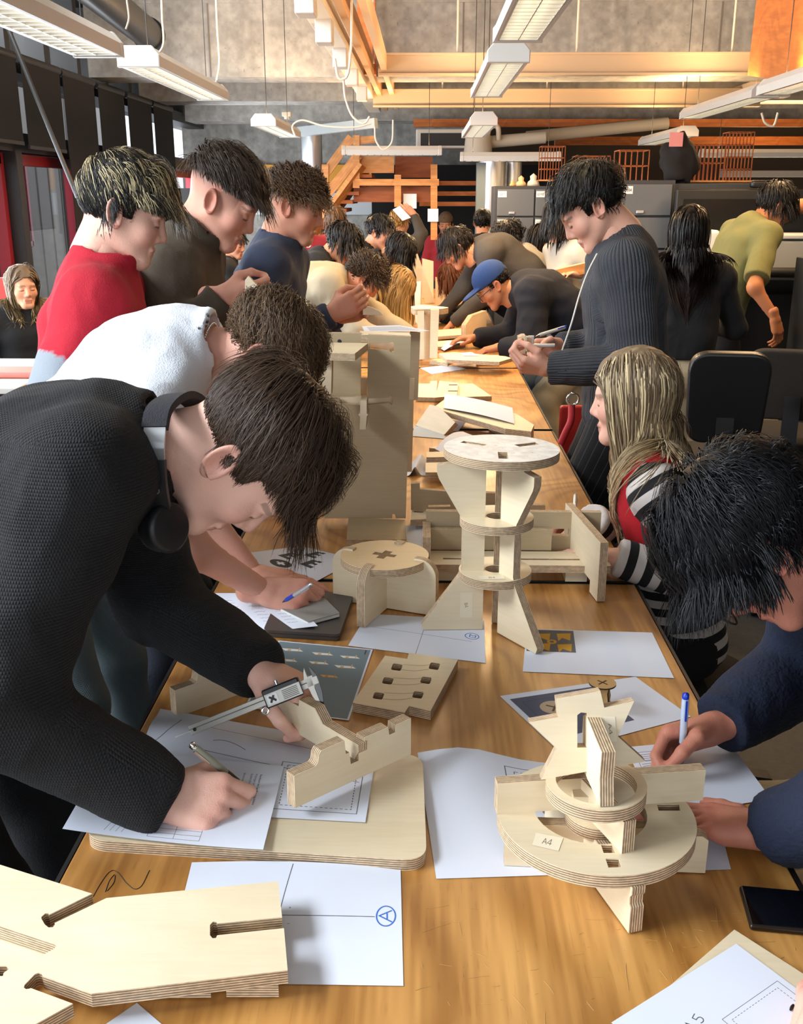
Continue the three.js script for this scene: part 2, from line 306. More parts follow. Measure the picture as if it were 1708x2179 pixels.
// wall power cords of the left lights
function cord(pts, r, m, label) { return tag(mesh('power_cord', wire(pts, r, 30, 6), m), label, 'cord', 'light cords'); }
cord([at(268, 62, 4.1), at(274, 40, 4.1), at(270, 0, 4.1), at(268, -40, 4.1)], 0.004, M.cream, 'cream cord rising from the nearest left light');
cord([at(335, 118, 5.2), at(347, 95, 5.2), at(345, 40, 5.2), at(342, -30, 5.2)], 0.005, M.cream, 'cream cord at the near end of the second left light');
cord([at(457, 185, 6.6), at(466, 140, 6.6), at(462, 60, 6.6), at(458, -30, 6.6)], 0.006, M.cream, 'cream cord at the far end of the second left light');

// ---------------------------------------------------------------- cable trays and rails
{
  const y = 2.6, x0 = -0.62, t = thing('cable_trunking', 'white overhead cable trunking running away above the table', 'trunking');
  mesh('trunk', box(0.15, 0.1, 8.6, x0, y + 0.05, -9.2, 0.006), M.cream, t);
  mesh('side_rail', box(0.05, 0.16, 8.6, x0 + 0.14, y + 0.1, -9.2, 0.004), std(0xc99b6c, { roughness: 0.6 }), t);
  mesh('side_rail', box(0.05, 0.13, 8.6, x0 + 0.27, y + 0.1, -9.2, 0.004), std(0xd9b48c, { roughness: 0.6 }), t);
  for (const z of [-5.6, -6.6, -7.8, -9.0, -10.4]) mesh('socket_box', box(0.1, 0.13, 0.16, x0 + 0.02, y - 0.06, z, 0.008), M.white, t);
  for (const z of [-6, -9, -12]) mesh('hanger_rod', cyl(0.008, 0.008, 0.95, x0 + 0.2, 3.12, z, 6), M.steel, t);
  const rails = [[-9.4, -0.40, 3.35, 'near pale rail crossing below the concrete beam'], [-11.6, -0.55, 3.55, 'far pale rail crossing below the concrete beam', 2.52]];
  for (const [z, xa, xb, l, y = 2.6] of rails) {
    const r = thing('ceiling_rail', l, 'rail');
    mesh('rail', box(xb - xa, 0.15, 0.06, (xa + xb) / 2, y + 0.08, z, 0.004), M.railPaint ??= std(0xb49c80, { roughness: 0.5 }), r);
    mesh('lower_lip', box(xb - xa, 0.02, 0.1, (xa + xb) / 2, y + 0.0, z + 0.01, 0.003), M.railPaint, r);
    mesh('upper_lip', box(xb - xa, 0.02, 0.09, (xa + xb) / 2, y + 0.16, z + 0.01, 0.003), M.railPaint, r);
    for (const k of [0.18, 0.45, 0.8]) mesh('hanger_rod', cyl(0.01, 0.01, 0.85, lerp(xa, xb, k), y + 0.58, z, 6), M.cream, r);
  }
  const r = thing('cable_trunking', 'pale overhead trunking running away on the right side', 'trunking');
  mesh('trunk', box(0.16, 0.14, 8.5, 3.42, y + 0.06, -9.6, 0.006), M.railPaint, r);
  mesh('socket_box', box(0.14, 0.12, 0.2, 3.3, y - 0.06, -8.4, 0.008), M.white, r);
  mesh('socket_box', box(0.14, 0.12, 0.2, 3.3, y - 0.06, -10.2, 0.008), M.white, r);
  const loop = (pts, l) => mesh('hanging_cable', wire(pts, 0.008, 40, 6), M.cream, /right/.test(l) ? r : t);
  loop([at(748, -20, 6.2), at(746, 110, 6.2), at(736, 165, 6.2), at(722, 168, 6.2), at(712, 125, 6.2)], 'cream cable loop hanging from the near socket box');
  loop([at(730, 165, 7.4), at(735, 210, 7.4), at(752, 250, 7.4), at(775, 262, 7.4), at(786, 248, 7.4)], 'cream cable loop hanging below the trunking');
  loop([at(628, 290, 8.4), at(622, 268, 8.4), at(640, 256, 8.4), at(690, 268, 8.4), at(760, 270, 8.4), at(790, 262, 8.4)], 'cream cable swagging from the small hanging light');
  loop([at(797, 270, 9), at(800, 300, 9), at(815, 318, 9), at(832, 305, 9), at(836, 255, 9)], 'cream cable loop at the far end of the trunking');
  loop([at(1620, 240, 7.5), at(1628, 262, 7.5), at(1645, 268, 7.5), at(1655, 240, 7.5)], 'cream cable loop under the right trunking');
  tag(mesh('metal_pipe', rod(at(1010, 305, 12.8), at(1160, 292, 12.8), 0.07, 18), M.cream), 'cream fat pipe left of the right light row', 'pipe');
  tag(mesh('metal_pipe', rod(at(1120, 292, 13.2), at(1420, 262, 13.4), 0.07, 18), M.cream), 'long pale pipe below the orange timber', 'pipe');
  const d = thing('drum_fitting', 'cream drum shaped fitting with curled hose near pipe', 'fitting', at(1017, 308, 12.68).toArray());
  mesh('drum', cyl(0.17, 0.15, 0.2, 0, 0, 0, 24), M.cream, d); mesh('hose', wire([V(0.1, 0.05, 0), V(0.14, 0.2, 0), V(0.22, 0.2, 0), V(0.24, 0.05, 0)], 0.03, 20, 8), M.cream, d);
  tag(mesh('metal_pipe', beam(at(625, 282, 12), at(800, 262, 11.6), 0.08, 0.1), std(0x9fa7a9, { roughness: 0.5 })), 'blue grey strut left of the wooden stair', 'strut');
  const ac = thing('air_unit', 'white ceiling air unit with dark grille', 'air unit', at(960, 297, 13).toArray());
  mesh('casing', box(0.85, 0.22, 0.5, 0, 0, 0, 0.02), M.white, ac); mesh('grille', box(0.74, 0.14, 0.02, 0, -0.01, 0.25, 0.004), M.black, ac);
  tag(mesh('smoke_detector', [box(0.1, 0.05, 0.1, 0, 0, 0, 0.01), cyl(0.03, 0.03, 0.03, 0, -0.035, 0)], M.cream).translateX(at(615, 246, 12).x).translateY(at(615, 246, 12).y).translateZ(-11.8), 'small cream box on the beam over the small light', 'detector');
}
// ---------------------------------------------------------------- worktables
const TX0 = -0.477, TX1 = 0.498, TW = TX1 - TX0;
[[-0.58, -2.2, 'nearest varnished plywood worktable'], [-2.215, -3.8, 'second varnished worktable from the camera'], [-3.83, -5.262, 'third varnished worktable from the camera'], [-5.29, -6.8, 'fourth varnished worktable, crowded with models'], [-6.82, -8.4, 'fifth varnished worktable among the far students'], [-8.42, -10.0, 'farthest varnished worktable of the row']].forEach(([a, b, label], i) => {
  const L = a - b - 0.006, zc = (a + b) / 2, t = thing('worktable', label, 'table', [(TX0 + TX1) / 2, 0, zc]);
  const g = box(TW - 0.008, 0.034, L, 0, TABLE - 0.017, 0, 0.003), uv = g.attributes.uv;
  for (let k = 0; k < uv.count; k++) uv.setXY(k, uv.getX(k) + i * 0.37, uv.getY(k) + i * 0.61);
  mesh('table_top', g, M.table, t);
  mesh('edge_band', [box(0.006, 0.036, L, -TW / 2, TABLE - 0.0185, 0), box(0.006, 0.036, L, TW / 2, TABLE - 0.0185, 0), box(TW, 0.036, 0.005, 0, TABLE - 0.0185, L / 2 + 0.001), box(TW, 0.036, 0.005, 0, TABLE - 0.0185, -L / 2 - 0.001)], M.tableEdge, t);
  for (const x of [-1, 1]) { mesh('apron', box(0.03, 0.06, L - 0.16, x * (TW / 2 - 0.07), TABLE - 0.068, 0), M.frame, t); for (const z of [-1, 1]) mesh('leg', box(0.04, TABLE - 0.036, 0.04, x * (TW / 2 - 0.07), (TABLE - 0.036) / 2, z * (L / 2 - 0.07), 0.004), M.frame, t); }
});
// scribbled pencil line and scratches in the nearest table top
{
  const t = scene.getObjectByName('worktable'), px = (p) => p.map(([u, v]) => { const q = onTable(u, v, 0.0003); return V(q.x - t.position.x, q.y, q.z - t.position.z); });
  mesh('pencil_scribble', wire(px([[198, 1908], [214, 1880], [232, 1856], [240, 1852], [250, 1856], [270, 1880], [288, 1892], [298, 1888], [318, 1852]]), 0.0006, 50, 4), std(0x2a2018), t);
  mesh('pencil_scribble', wire(px([[224, 1898], [234, 1872], [244, 1861], [242, 1878], [228, 1896]]), 0.0006, 30, 4), std(0x2a2018), t);
  const sc = []; for (let i = 0; i < 110; i++) { const u = rr(880, 1700), v = rr(1880, 2175), a = rr(-0.4, 0.4) + (rnd() < 0.3 ? 1.2 : 0), l = rr(5, 70) * rnd(); sc.push(wire(px([[u, v], [u + l * 0.5 * Math.cos(a), v + l * 0.5 * Math.sin(a) + rr(-2, 2)], [u + l * Math.cos(a), v + l * Math.sin(a)]]), 0.0002, 4, 3)); }
  const s = mesh('scratches', sc, std(0xc9a060, { roughness: 0.8 }), t); s.userData.kind = 'stuff';
}

// ---------------------------------------------------------------- plywood
const PLY = 0.018, PM = [M.birch, M.plyEdge];
const plyUV = {
  generateTopUV: (g, v, a, b, c) => [a, b, c].map(i => new THREE.Vector2(v[3 * i], v[3 * i + 1])),
  generateSideWallUV: (g, v, a, b, c, d) => { const L = Math.hypot(v[3 * b] - v[3 * a], v[3 * b + 1] - v[3 * a + 1]), s = v[3 * a] + v[3 * a + 1]; return [[a, 0], [b, L], [c, L], [d, 0]].map(([i, o]) => new THREE.Vector2(s + o, v[3 * i + 2])); },
};
function plate(pts, holes = [], t = PLY) {     // outline in its own plane (metres), thickness along +z
  const mk = (K, p) => { const s = new K(); p.forEach(([x, y], i) => i ? s.lineTo(x, y) : s.moveTo(x, y)); return s; };
  const s = mk(THREE.Shape, pts); for (const h of holes) s.holes.push(mk(THREE.Path, h));
  const g = new THREE.ExtrudeGeometry(s, { depth: t, bevelEnabled: false, curveSegments: 24, UVGenerator: plyUV });
  return g;
}
const circle = (cx, cy, r, n = 40, a0 = 0, a1 = Math.PI * 2) => Array.from({ length: n }, (_, i) => { const a = a0 + (a1 - a0) * i / (a1 - a0 > 6.28 ? n : n - 1); return [cx + r * Math.cos(a), cy + r * Math.sin(a)]; });
const slotHole = (cx, cy, l, w, a) => [[-1, -1], [1, -1], [1, 1], [-1, 1]].map(([i, j]) => [cx + i * l / 2 * Math.cos(a) - j * w / 2 * Math.sin(a), cy + i * l / 2 * Math.sin(a) + j * w / 2 * Math.cos(a)]);
function roundRect(x0, y0, x1, y1, r, n = 8) {
  const o = []; for (const [cx, cy, a] of [[x1 - r, y1 - r, 0], [x0 + r, y1 - r, 1], [x0 + r, y0 + r, 2], [x1 - r, y0 + r, 3]]) for (let i = 0; i <= n; i++) { const t = (a + i / n) * Math.PI / 2; o.push([cx + r * Math.cos(t), cy + r * Math.sin(t)]); } return o;
}
function rounded(poly, r, n = 6) {     // rounds the corners of any polygon
  const o = []; poly.forEach((p, i) => {
    const a = poly[(i + poly.length - 1) % poly.length], b = poly[(i + 1) % poly.length];
    const da = [a[0] - p[0], a[1] - p[1]], db = [b[0] - p[0], b[1] - p[1]], la = Math.hypot(...da), lb = Math.hypot(...db), k = Math.min(r, la / 2.2, lb / 2.2);
    const A = [p[0] + da[0] / la * k, p[1] + da[1] / la * k], B = [p[0] + db[0] / lb * k, p[1] + db[1] / lb * k];
    for (let j = 0; j <= n; j++) { const t = j / n; o.push([0, 1].map(c => (1 - t) * (1 - t) * A[c] + 2 * t * (1 - t) * p[c] + t * t * B[c])); }
  }); return o;
}
const pix = (list, h) => list.map(([u, v]) => { const p = onTable(u, v, h); return [p.x, -p.z]; });
function flatGeo(pts, holes, base, t = PLY) { return plate(pts, holes, t).rotateX(-Math.PI / 2).translate(0, TABLE + base, 0); }   // outline as (x, -z)
function flatBoard(name, label, cat, list, base, o = {}) {      // a board lying flat: the outline of its top face
  const t = o.t || PLY, m = mesh(name, flatGeo(pix(list, base + t), (o.holes || []).map(h => pix(h, base + t)), base, t), o.mat || PM, o.parent);
  if (!o.parent) tag(m, label, cat, o.group); return m;
}
function uprightGeo(p0, p1, prof, t = PLY, lean = 0, holes = []) {   // stands on edge from p0 to p1; profile [share of length, height]; thickness away from the camera
  const s = p1.clone().sub(p0); const L = s.length(); s.normalize(); const n0 = V().crossVectors(s, V(0, 1, 0)).normalize();
  const up = V(0, 1, 0).applyAxisAngle(s, lean), n = V().crossVectors(s, up).normalize();
  const mid = p0.clone().add(p1).multiplyScalar(0.5), away = n.dot(mid.clone().sub(EYE)) > 0 ? 1 : -1;
  const g = plate(prof.map(([a, b]) => [a * L, b]), holes.map(h => h.map(([a, b]) => [a * L, b])), t);
  if (away < 0) g.translate(0, 0, -t);
  return g.applyMatrix4(new THREE.Matrix4().makeBasis(s, up, n).setPosition(p0));
}
function facing(list, Z, t = PLY, holes = []) {     // an upright panel across the room at distance Z: traced outline, real thickness
  const c = p => { const q = at(p[0], p[1], Z); return [q.x, q.y]; }; return plate(list.map(c), holes.map(h => h.map(c)), t).translate(0, 0, -Z - t);
}
function decal(text, w, h, o = {}) {
  return std(0xffffff, { roughness: 0.8, map: canvasTex(256, Math.round(256 * h / w), (x, W, H) => { x.fillStyle = o.bg || '#e4d8bd'; x.fillRect(0, 0, W, H); x.strokeStyle = x.fillStyle = o.ink || '#6b6254'; x.font = `${o.italic ? 'italic ' : ''}${o.size || 110}px sans-serif`; x.textAlign = 'center'; x.save(); x.translate(W / 2, H / 2); if (o.rot) x.rotate(o.rot); x.fillText(text, 0, (o.size || 110) * 0.35); x.restore(); }) });
}
// a sheet of paper through four corners (metres), slightly curled; corners: top left, top right, bottom right, bottom left of the print
function sheet(label, corners, mat, o = {}) {
  const n = 14, g = new THREE.BufferGeometry(), P = [], U = [], I = [];
  for (let j = 0; j <= n; j++) for (let i = 0; i <= n; i++) {
    const a = i / n, b = j / n, p = corners[0].clone().lerp(corners[1], a).lerp(corners[3].clone().lerp(corners[2], a), b);
    if (o.lift) p.y += o.lift(a, b);
    P.push(p.x, p.y, p.z); U.push(a, 1 - b); if (i < n && j < n) { const k = j * (n + 1) + i; I.push(k, k + n + 1, k + 1, k + 1, k + n + 1, k + n + 2); }
  }
  g.setAttribute('position', new THREE.Float32BufferAttribute(P, 3)); g.setAttribute('uv', new THREE.Float32BufferAttribute(U, 2)); g.setIndex(I); g.computeVertexNormals();
  return tag(mesh('paper_sheet', g, mat), label, 'paper', o.group);
}
const tabs = (list, h) => list.map(([u, v], i) => onTable(u, v, Array.isArray(h) ? h[i] : h));
function print(draw, W = 594, H = 420) { return std(0xffffff, { roughness: 0.85, side: THREE.DoubleSide, map: canvasTex(W, H, (x, w, h) => { x.fillStyle = '#d9deea'; x.fillRect(0, 0, w, h); x.fillStyle = x.strokeStyle = '#2b2b30'; x.lineWidth = 1.5; draw(x, w, h); }) }); }
// ---------------------------------------------------------------- back of the studio
{ // wooden stair
  const Z = 12.0, t = thing('timber_stair', 'open pine stair climbing to a landing at the back', 'stair');
  const a = at(652, 516, Z), b = at(772, 352, Z);
  for (const k of [0, 1]) mesh('stringer', beam(a.clone().add(V(0, 0, -k * 0.95)), b.clone().add(V(0, 0, -k * 0.95)), 0.05, 0.2, V(0, 0.5, 1)), M.timber, t);
  for (let i = 1; i < 9; i++) { const p = a.clone().lerp(b, i / 9); mesh('tread', box(0.24, 0.04, 0.9, p.x + 0.05, p.y - 0.02, p.z - 0.5, 0.004), M.timberDark, t); }
  for (const [u0, v0, u1, v1] of [[694, 416, 762, 330], [690, 372, 748, 292]]) mesh('handrail', beam(at(u0, v0, Z), at(u1, v1, Z), 0.04, 0.1), M.timber, t);
  for (const [u, v0, v1] of [[692, 350, 472], [758, 288, 400], [923, 350, 510], [846, 372, 440]]) mesh('post', beam(at(u, v0, Z), at(u, v1, Z), 0.075, 0.075, V(0, 0, 1)), M.timber, t);
  mesh('guard_panel', facing([[764, 332], [838, 332], [838, 368], [764, 368]], Z + 0.05, 0.03), M.timber, t);
  mesh('guard_panel', facing([[840, 332], [920, 334], [920, 378], [840, 378]], Z + 0.6, 0.03), M.timberDark, t);
  mesh('landing_deck', box(0.95, 0.07, 1.2, at(844, 388, Z).x, at(844, 388, Z).y, -Z - 0.55), M.timber, t);
  mesh('landing_beam', facing([[752, 397], [922, 397], [922, 430], [752, 430]], Z + 0.15, 0.05), M.timberDark, t);
  mesh('top_rail', beam(at(758, 300, Z), at(800, 296, Z), 0.04, 0.08), M.timber, t);
}
const lockerLabels = ['L2-1', 'L2-102', 'L2-104', 'L2-103', 'L2-209', 'L2-213'];
function tagTex(s) { return canvasTex(128, 64, (x, w, h) => { x.fillStyle = '#e8e6e0'; x.fillRect(0, 0, w, h); x.fillStyle = '#222'; x.font = 'bold 34px sans-serif'; x.textAlign = 'center'; x.fillText(s, w / 2, 44); }); }
function lockers(label, X, Z, top, cols, rows, w, h, marks) {
  const t = thing('drawer_cabinet', label, 'cabinet', [X, 0, -Z]);
  mesh('body', box(cols * w + 0.03, top, 0.5, cols * w / 2, top / 2, -0.25), M.lockerBody, t);
  for (let c = 0; c < cols; c++) for (let r = 0; r < rows; r++) {
    const x = (c + 0.5) * w, y = top - 0.02 - (r + 0.5) * h; if (y - h / 2 < 0.02) continue;
    const d = mesh('drawer', box(w - 0.014, h - 0.014, 0.025, x, y, 0.012, 0.004), M.locker, t);
    mesh('latch', box(0.05, 0.02, 0.02, x - w * 0.1, y - h * 0.36, 0.03, 0.004), M.steel, d);
    mesh('label_card', new THREE.PlaneGeometry(0.075, 0.05).translate(x - w * 0.36, y + h * 0.3, 0.0265), marks[(c + r * cols) % marks.length], d);
  }
  return t;
}
const marks = lockerLabels.map(s => std(0xffffff, { map: tagTex(s), roughness: 0.8 }));
lockers('tall grey steel drawer cabinet left of the standing grey sweater student', at(1057, 400, 9.2).x, 9.2, 1.69, 3, 7, 0.33, 0.235, marks);
lockers('tall grey steel drawer cabinet right of the standing grey sweater student', at(1318, 385, 7.2).x, 7.2, 1.71, 1, 8, 0.36, 0.215, marks.slice(2));
{
  const p = at(1436, 385, 7.2), t = thing('side_cabinet', 'plain dark cabinet behind the long haired student', 'cabinet', [p.x, 0, -7.25]);
  mesh('body', box(0.62, 1.69, 0.5, 0.3, 0.845, -0.25, 0.006), M.lockerBody, t); mesh('door', box(0.58, 1.55, 0.02, 0.3, 0.86, 0.01, 0.004), std(0x343639, { roughness: 0.45 }), t);
  // two-panel display screen on a stand
  const q = at(1484, 402, 6.75), s = thing('display_screen', 'large black wall screen behind the olive shirt student', 'screen', [q.x, 0, -7.0]);
  mesh('bezel', box(1.15, 0.82, 0.06, 0.5, 1.24, 0, 0.01), M.black, s); mesh('panel', box(1.06, 0.7, 0.004, 0.5, 1.24, 0.032), std(0x161616, { roughness: 0.25 }), s);
  mesh('stand', [box(0.08, 0.86, 0.06, 0.5, 0.43, -0.02), box(0.7, 0.04, 0.45, 0.5, 0.02, 0)], M.black, s);
  const c = at(1668, 400, 6.75), cam = thing('conference_bar', 'black conference camera bar on top of the screen', 'camera bar', [c.x, 1.652, -7.0]);
  mesh('body', box(0.28, 0.05, 0.06, 0, 0.03, 0, 0.02), M.plastic, cam); mesh('lens', cyl(0.016, 0.016, 0.01, 0.05, 0.03, 0.03).rotateX(0), M.black, cam);
  // plotter
  const r = at(1530, 500, 6.3), pl = thing('plotter', 'pale grey large format plotter beside the olive shirt student', 'printer', [r.x, 0, -6.6]);
  mesh('body', box(1.2, 0.24, 0.32, 0.6, 1.23, 0, 0.02), std(0x9a9b97, { roughness: 0.5 }), pl); mesh('lid', box(1.16, 0.03, 0.34, 0.6, 1.37, 0.0, 0.01), std(0xb7b7b2), pl); mesh('side_pod', box(0.08, 0.34, 0.36, 0.0, 1.24, 0, 0.02), std(0xd6d3cb), pl);
  mesh('roller', cyl(0.03, 0.03, 1.05, 0, 0, 0).rotateZ(Math.PI / 2).translate(0.6, 1.16, 0.19), M.black, pl); mesh('stand', [box(0.05, 1.1, 0.3, 0.1, 0.55, 0), box(0.05, 1.1, 0.3, 1.1, 0.55, 0), box(1.0, 0.4, 0.03, 0.6, 0.8, -0.1)], M.black, pl);
  const bc = thing('black_locker', 'tall black locker at the right picture edge', 'locker', [1.98, 0, -5.35]);
  mesh('body', box(0.4, 1.3, 0.45, 0.2, 0.65, 0, 0.005), M.black, bc);
  mesh('label_card', new THREE.PlaneGeometry(0.05, 0.1).translate(0.03, 1.22, 0.2265), marks[4], bc); mesh('label_card', new THREE.PlaneGeometry(0.05, 0.1).translate(0.03, 0.97, 0.2265), marks[5], bc);
}
// stick models stored on the cabinets
function stickModel(label, u, v, Z, w, h, d, nx, ny) {
  const p = at(u, v, Z), t = thing('stick_model', label, 'model', p.toArray(), 0, 'wooden models on the cabinets');
  const bars = [], r = 0.006;
  for (let i = 0; i <= nx; i++) for (const z of [-d / 2, d / 2]) bars.push(box(r, h, r, -w / 2 + w * i / nx, h / 2, z));
  mesh('upright_bars', bars, M.timberDark, t).userData.kind = 'stuff';
  const hb = []; for (let j = 0; j <= ny; j++) for (const z of [-d / 2, d / 2]) hb.push(box(w, r, r, 0, h * j / ny, z));
  for (const x of [-w / 2, w / 2]) for (let j = 0; j <= ny; j++) hb.push(box(r, r, d, x, h * j / ny, 0));
  mesh('cross_bars', hb, M.timberDark, t).userData.kind = 'stuff'; mesh('base_board', box(w * 1.1, 0.012, d * 1.1, 0, 0.0, 0), M.timber, t);
}
stickModel('small wooden frame model over the near cabinet corner', 1172, 384, 9.4, 0.2, 0.28, 0.2, 4, 3);
stickModel('low wooden frame model beside the black bag', 1340, 386, 7.4, 0.2, 0.2, 0.2, 5, 2);
stickModel('wide wooden cage model right of the black bag', 1490, 386, 7.5, 0.26, 0.24, 0.2, 9, 2);
stickModel('tall wooden cage model at the cabinet end', 1562, 386, 7.5, 0.17, 0.32, 0.16, 7, 4);
stickModel('tiny wooden lattice model behind the dark haired head', 1255, 384, 9.4, 0.3, 0.2, 0.2, 6, 3);
{
  const p = at(1440, 384, 7.35), t = thing('black_bag', 'black cloth bag slumped on the cabinet', 'bag', p.toArray());
  const g = new THREE.SphereGeometry(0.14, 20, 16); const q = g.attributes.position;
  for (let i = 0; i < q.count; i++) { const x = q.getX(i), y = q.getY(i), z = q.getZ(i), k = 1 + 0.5 * n3(x * 11, y * 11, z * 11); q.setXYZ(i, x * 0.85 * k, Math.max(y, -0.1) * 1.15 * k + 0.115, z * 0.7 * k); } g.computeVertexNormals();
  mesh('sack', g, std(0x131214, { roughness: 0.9 }), t); mesh('pink_card', box(0.09, 0.09, 0.004, -0.05, 0.26, 0.1), std(0xd98f8f), t);
  for (const [u, w, l, c] of [[1090, 0.03, 'small wooden turned figure on the left cabinet', 0xc79a62], [1108, 0.05, 'small pale wooden block model on the left cabinet', 0xd9b27c], [1134, 0.06, 'small rounded pale model on the left cabinet', 0xcfc3b2]]) {
    const s = at(u, 398, 9.35), b = tag(mesh('desk_model', new THREE.LatheGeometry([[0.0, 0], [w, 0], [w * 0.8, w * 0.6], [w * 0.45, w * 0.9], [w * 0.5, w * 1.4], [0, w * 1.8]].map(a => new THREE.Vector2(...a)), 16), std(c)), l, 'model'); b.position.set(s.x, 1.69, s.z);
  }
  const st = scene.getObjectByName('timber_stair'), n1 = at(872, 428, 12.05), n2 = at(921, 458, 11.93); mesh('pinned_notice', box(0.15, 0.16, 0.003, n1.x, n1.y, -12.05), M.paper, st); mesh('pinned_notice', box(0.12, 0.14, 0.003, n2.x, n2.y, -11.94), M.paper, st);
  tag(mesh('storage_shelf', [box(0.75, 0.05, 0.3, 0, 0, 0), box(0.75, 0.05, 0.3, 0, 0.12, 0), box(0.75, 0.05, 0.3, 0, -0.12, 0)], M.timberBright).translateX(at(957, 412, 13).x).translateY(at(957, 412, 13).y).translateZ(-13), 'orange stacked timber boards beyond the landing', 'shelf');
}
// swivel chairs on the right
function swivel(label, x, z, turn, o = {}) {
  const t = thing('swivel_chair', label, 'chair', [x, 0, z], turn), sy = o.seat || 0.47;
  if (o.back !== 0) {
    const bw = o.bw || 0.4, bh = o.bh || 0.36, s = new THREE.Shape(), r = 0.07;
    s.moveTo(-bw / 2 + r, 0); s.lineTo(bw / 2 - r, 0); s.quadraticCurveTo(bw / 2 - 0.01, 0, bw / 2 - 0.01, r); s.lineTo(bw / 2, bh - r); s.quadraticCurveTo(bw / 2, bh, bw / 2 - r, bh); s.lineTo(-bw / 2 + r, bh); s.quadraticCurveTo(-bw / 2, bh, -bw / 2, bh - r); s.lineTo(-bw / 2 + 0.01, r); s.quadraticCurveTo(-bw / 2 + 0.01, 0, -bw / 2 + r, 0);
    mesh('backrest', planarUV(new THREE.ExtrudeGeometry(s, { depth: 0.03, bevelEnabled: true, bevelSize: 0.012, bevelThickness: 0.014, bevelSegments: 3 }).rotateX(-0.12).translate(0, sy + 0.14, -0.24)), o.shell || M.plastic, t);
    mesh('back_bar', [beam(V(0, sy - 0.04, -0.1), V(0, sy - 0.03, -0.27), 0.06, 0.02), beam(V(0, sy - 0.03, -0.27), V(0, sy + 0.24, -0.26), 0.07, 0.02, V(0, 0, 1))], M.plastic, t);
  }
  mesh('seat', new THREE.LatheGeometry([[0, 0], [0.2, 0.005], [0.235, 0.03], [0.235, 0.06], [0.2, 0.085], [0, 0.09]].map(a => new THREE.Vector2(...a)), 28).translate(0, sy - 0.05, 0), o.fabric || M.seat, t);
  mesh('gas_column', [cyl(0.025, 0.025, sy - 0.12, 0, (sy - 0.12) / 2 + 0.07, 0, 12), cyl(0.04, 0.05, 0.12, 0, 0.13, 0, 12)], M.black, t);
  for (let i = 0; i < 5; i++) { const a = i * 1.2566; mesh('foot', beam(V(0, 0.1, 0), V(Math.cos(a) * 0.28, 0.06, Math.sin(a) * 0.28), 0.045, 0.03), M.plastic, t); mesh('caster', new THREE.SphereGeometry(0.026, 10, 8).translate(Math.cos(a) * 0.28, 0.026, Math.sin(a) * 0.28), M.plastic, t); }
  return t;
}
swivel('black plastic backed swivel chair facing away behind the blonde student', 1.28, -4.36, Math.PI - 0.15, { bw: 0.30, bh: 0.36, seat: 0.5 });
swivel('worn black round drafting stool at the right edge', 1.86, -4.2, 0.4, { seat: 0.76, back: 0 });
swivel('dark fabric swivel chair with rounded back under the reaching hand', 1.74, -4.82, 2.9, { seat: 0.5, shell: M.seat, bw: 0.4, bh: 0.3 });
swivel('dark fabric swivel chair in front of the black locker', 2.25, -4.6, 2.8, { seat: 0.5, shell: M.seat, bw: 0.4, bh: 0.3 });
swivel('low dark round stool seat between the plastic chair and drafting stool', 1.56, -3.95, 0, { seat: 0.52, back: 0 });
swivel('black swivel chair at the left picture edge behind the leaning students', -1.42, -2.62, 1.9, { seat: 0.6, shell: M.seat, bw: 0.5, bh: 0.5 });
{ // red chair glimpsed beside the table, and table by the window
  const t = thing('red_chair', 'red plastic chair glimpsed beside the table edge', 'chair', [0.79, 0, -4.1]);
  mesh('seat', box(0.4, 0.03, 0.4, 0, 0.46, 0, 0.012), std(0xb02a24, { roughness: 0.4 }), t); mesh('backrest', box(0.4, 0.3, 0.03, 0, 0.6, -0.2, 0.012), std(0xb02a24, { roughness: 0.4 }), t);
  for (const [x, z] of [[-.17, -.17], [.17, -.17], [-.17, .17], [.17, .17]]) mesh('leg', cyl(0.012, 0.012, 0.45, x, 0.225, z, 8), M.steel, t);
  const w = thing('side_table', 'white table by the window beside the seated student', 'table', [-2.35, 0, -5.1]);
  mesh('top', box(0.9, 0.03, 0.9, 0, 0.735, 0, 0.006), M.white, w); for (const [x, z] of [[-.4, -.4], [.4, -.4], [-.4, .4], [.4, .4]]) mesh('leg', cyl(0.02, 0.02, 0.72, x, 0.36, z, 8), M.frame, w);
  const rc = thing('red_chair', 'red chair with high back by the left window', 'chair', [-2.72, 0, -6.35], 0.4);
  mesh('seat', box(0.42, 0.04, 0.42, 0, 0.46, 0, 0.015), std(0xc23a36, { roughness: 0.5 }), rc); mesh('backrest', box(0.42, 0.62, 0.04, 0, 0.8, -0.21, 0.015), std(0xc23a36, { roughness: 0.5 }), rc);
  for (const [x, z] of [[-.17, -.17], [.17, -.17], [-.17, .17], [.17, .17]]) mesh('leg', cyl(0.012, 0.012, 0.45, x, 0.225, z, 8), M.steel, rc);
  const pb = tag(mesh('pink_bag', box(0.4, 0.03, 0.2, 0, 0, 0, 0.014), std(0xe07a70, { roughness: 0.7 })), 'pink cloth folder on the white window table', 'folder'); pb.position.set(at(25, 688, 5.0).x, 0.766, -5.0);
}
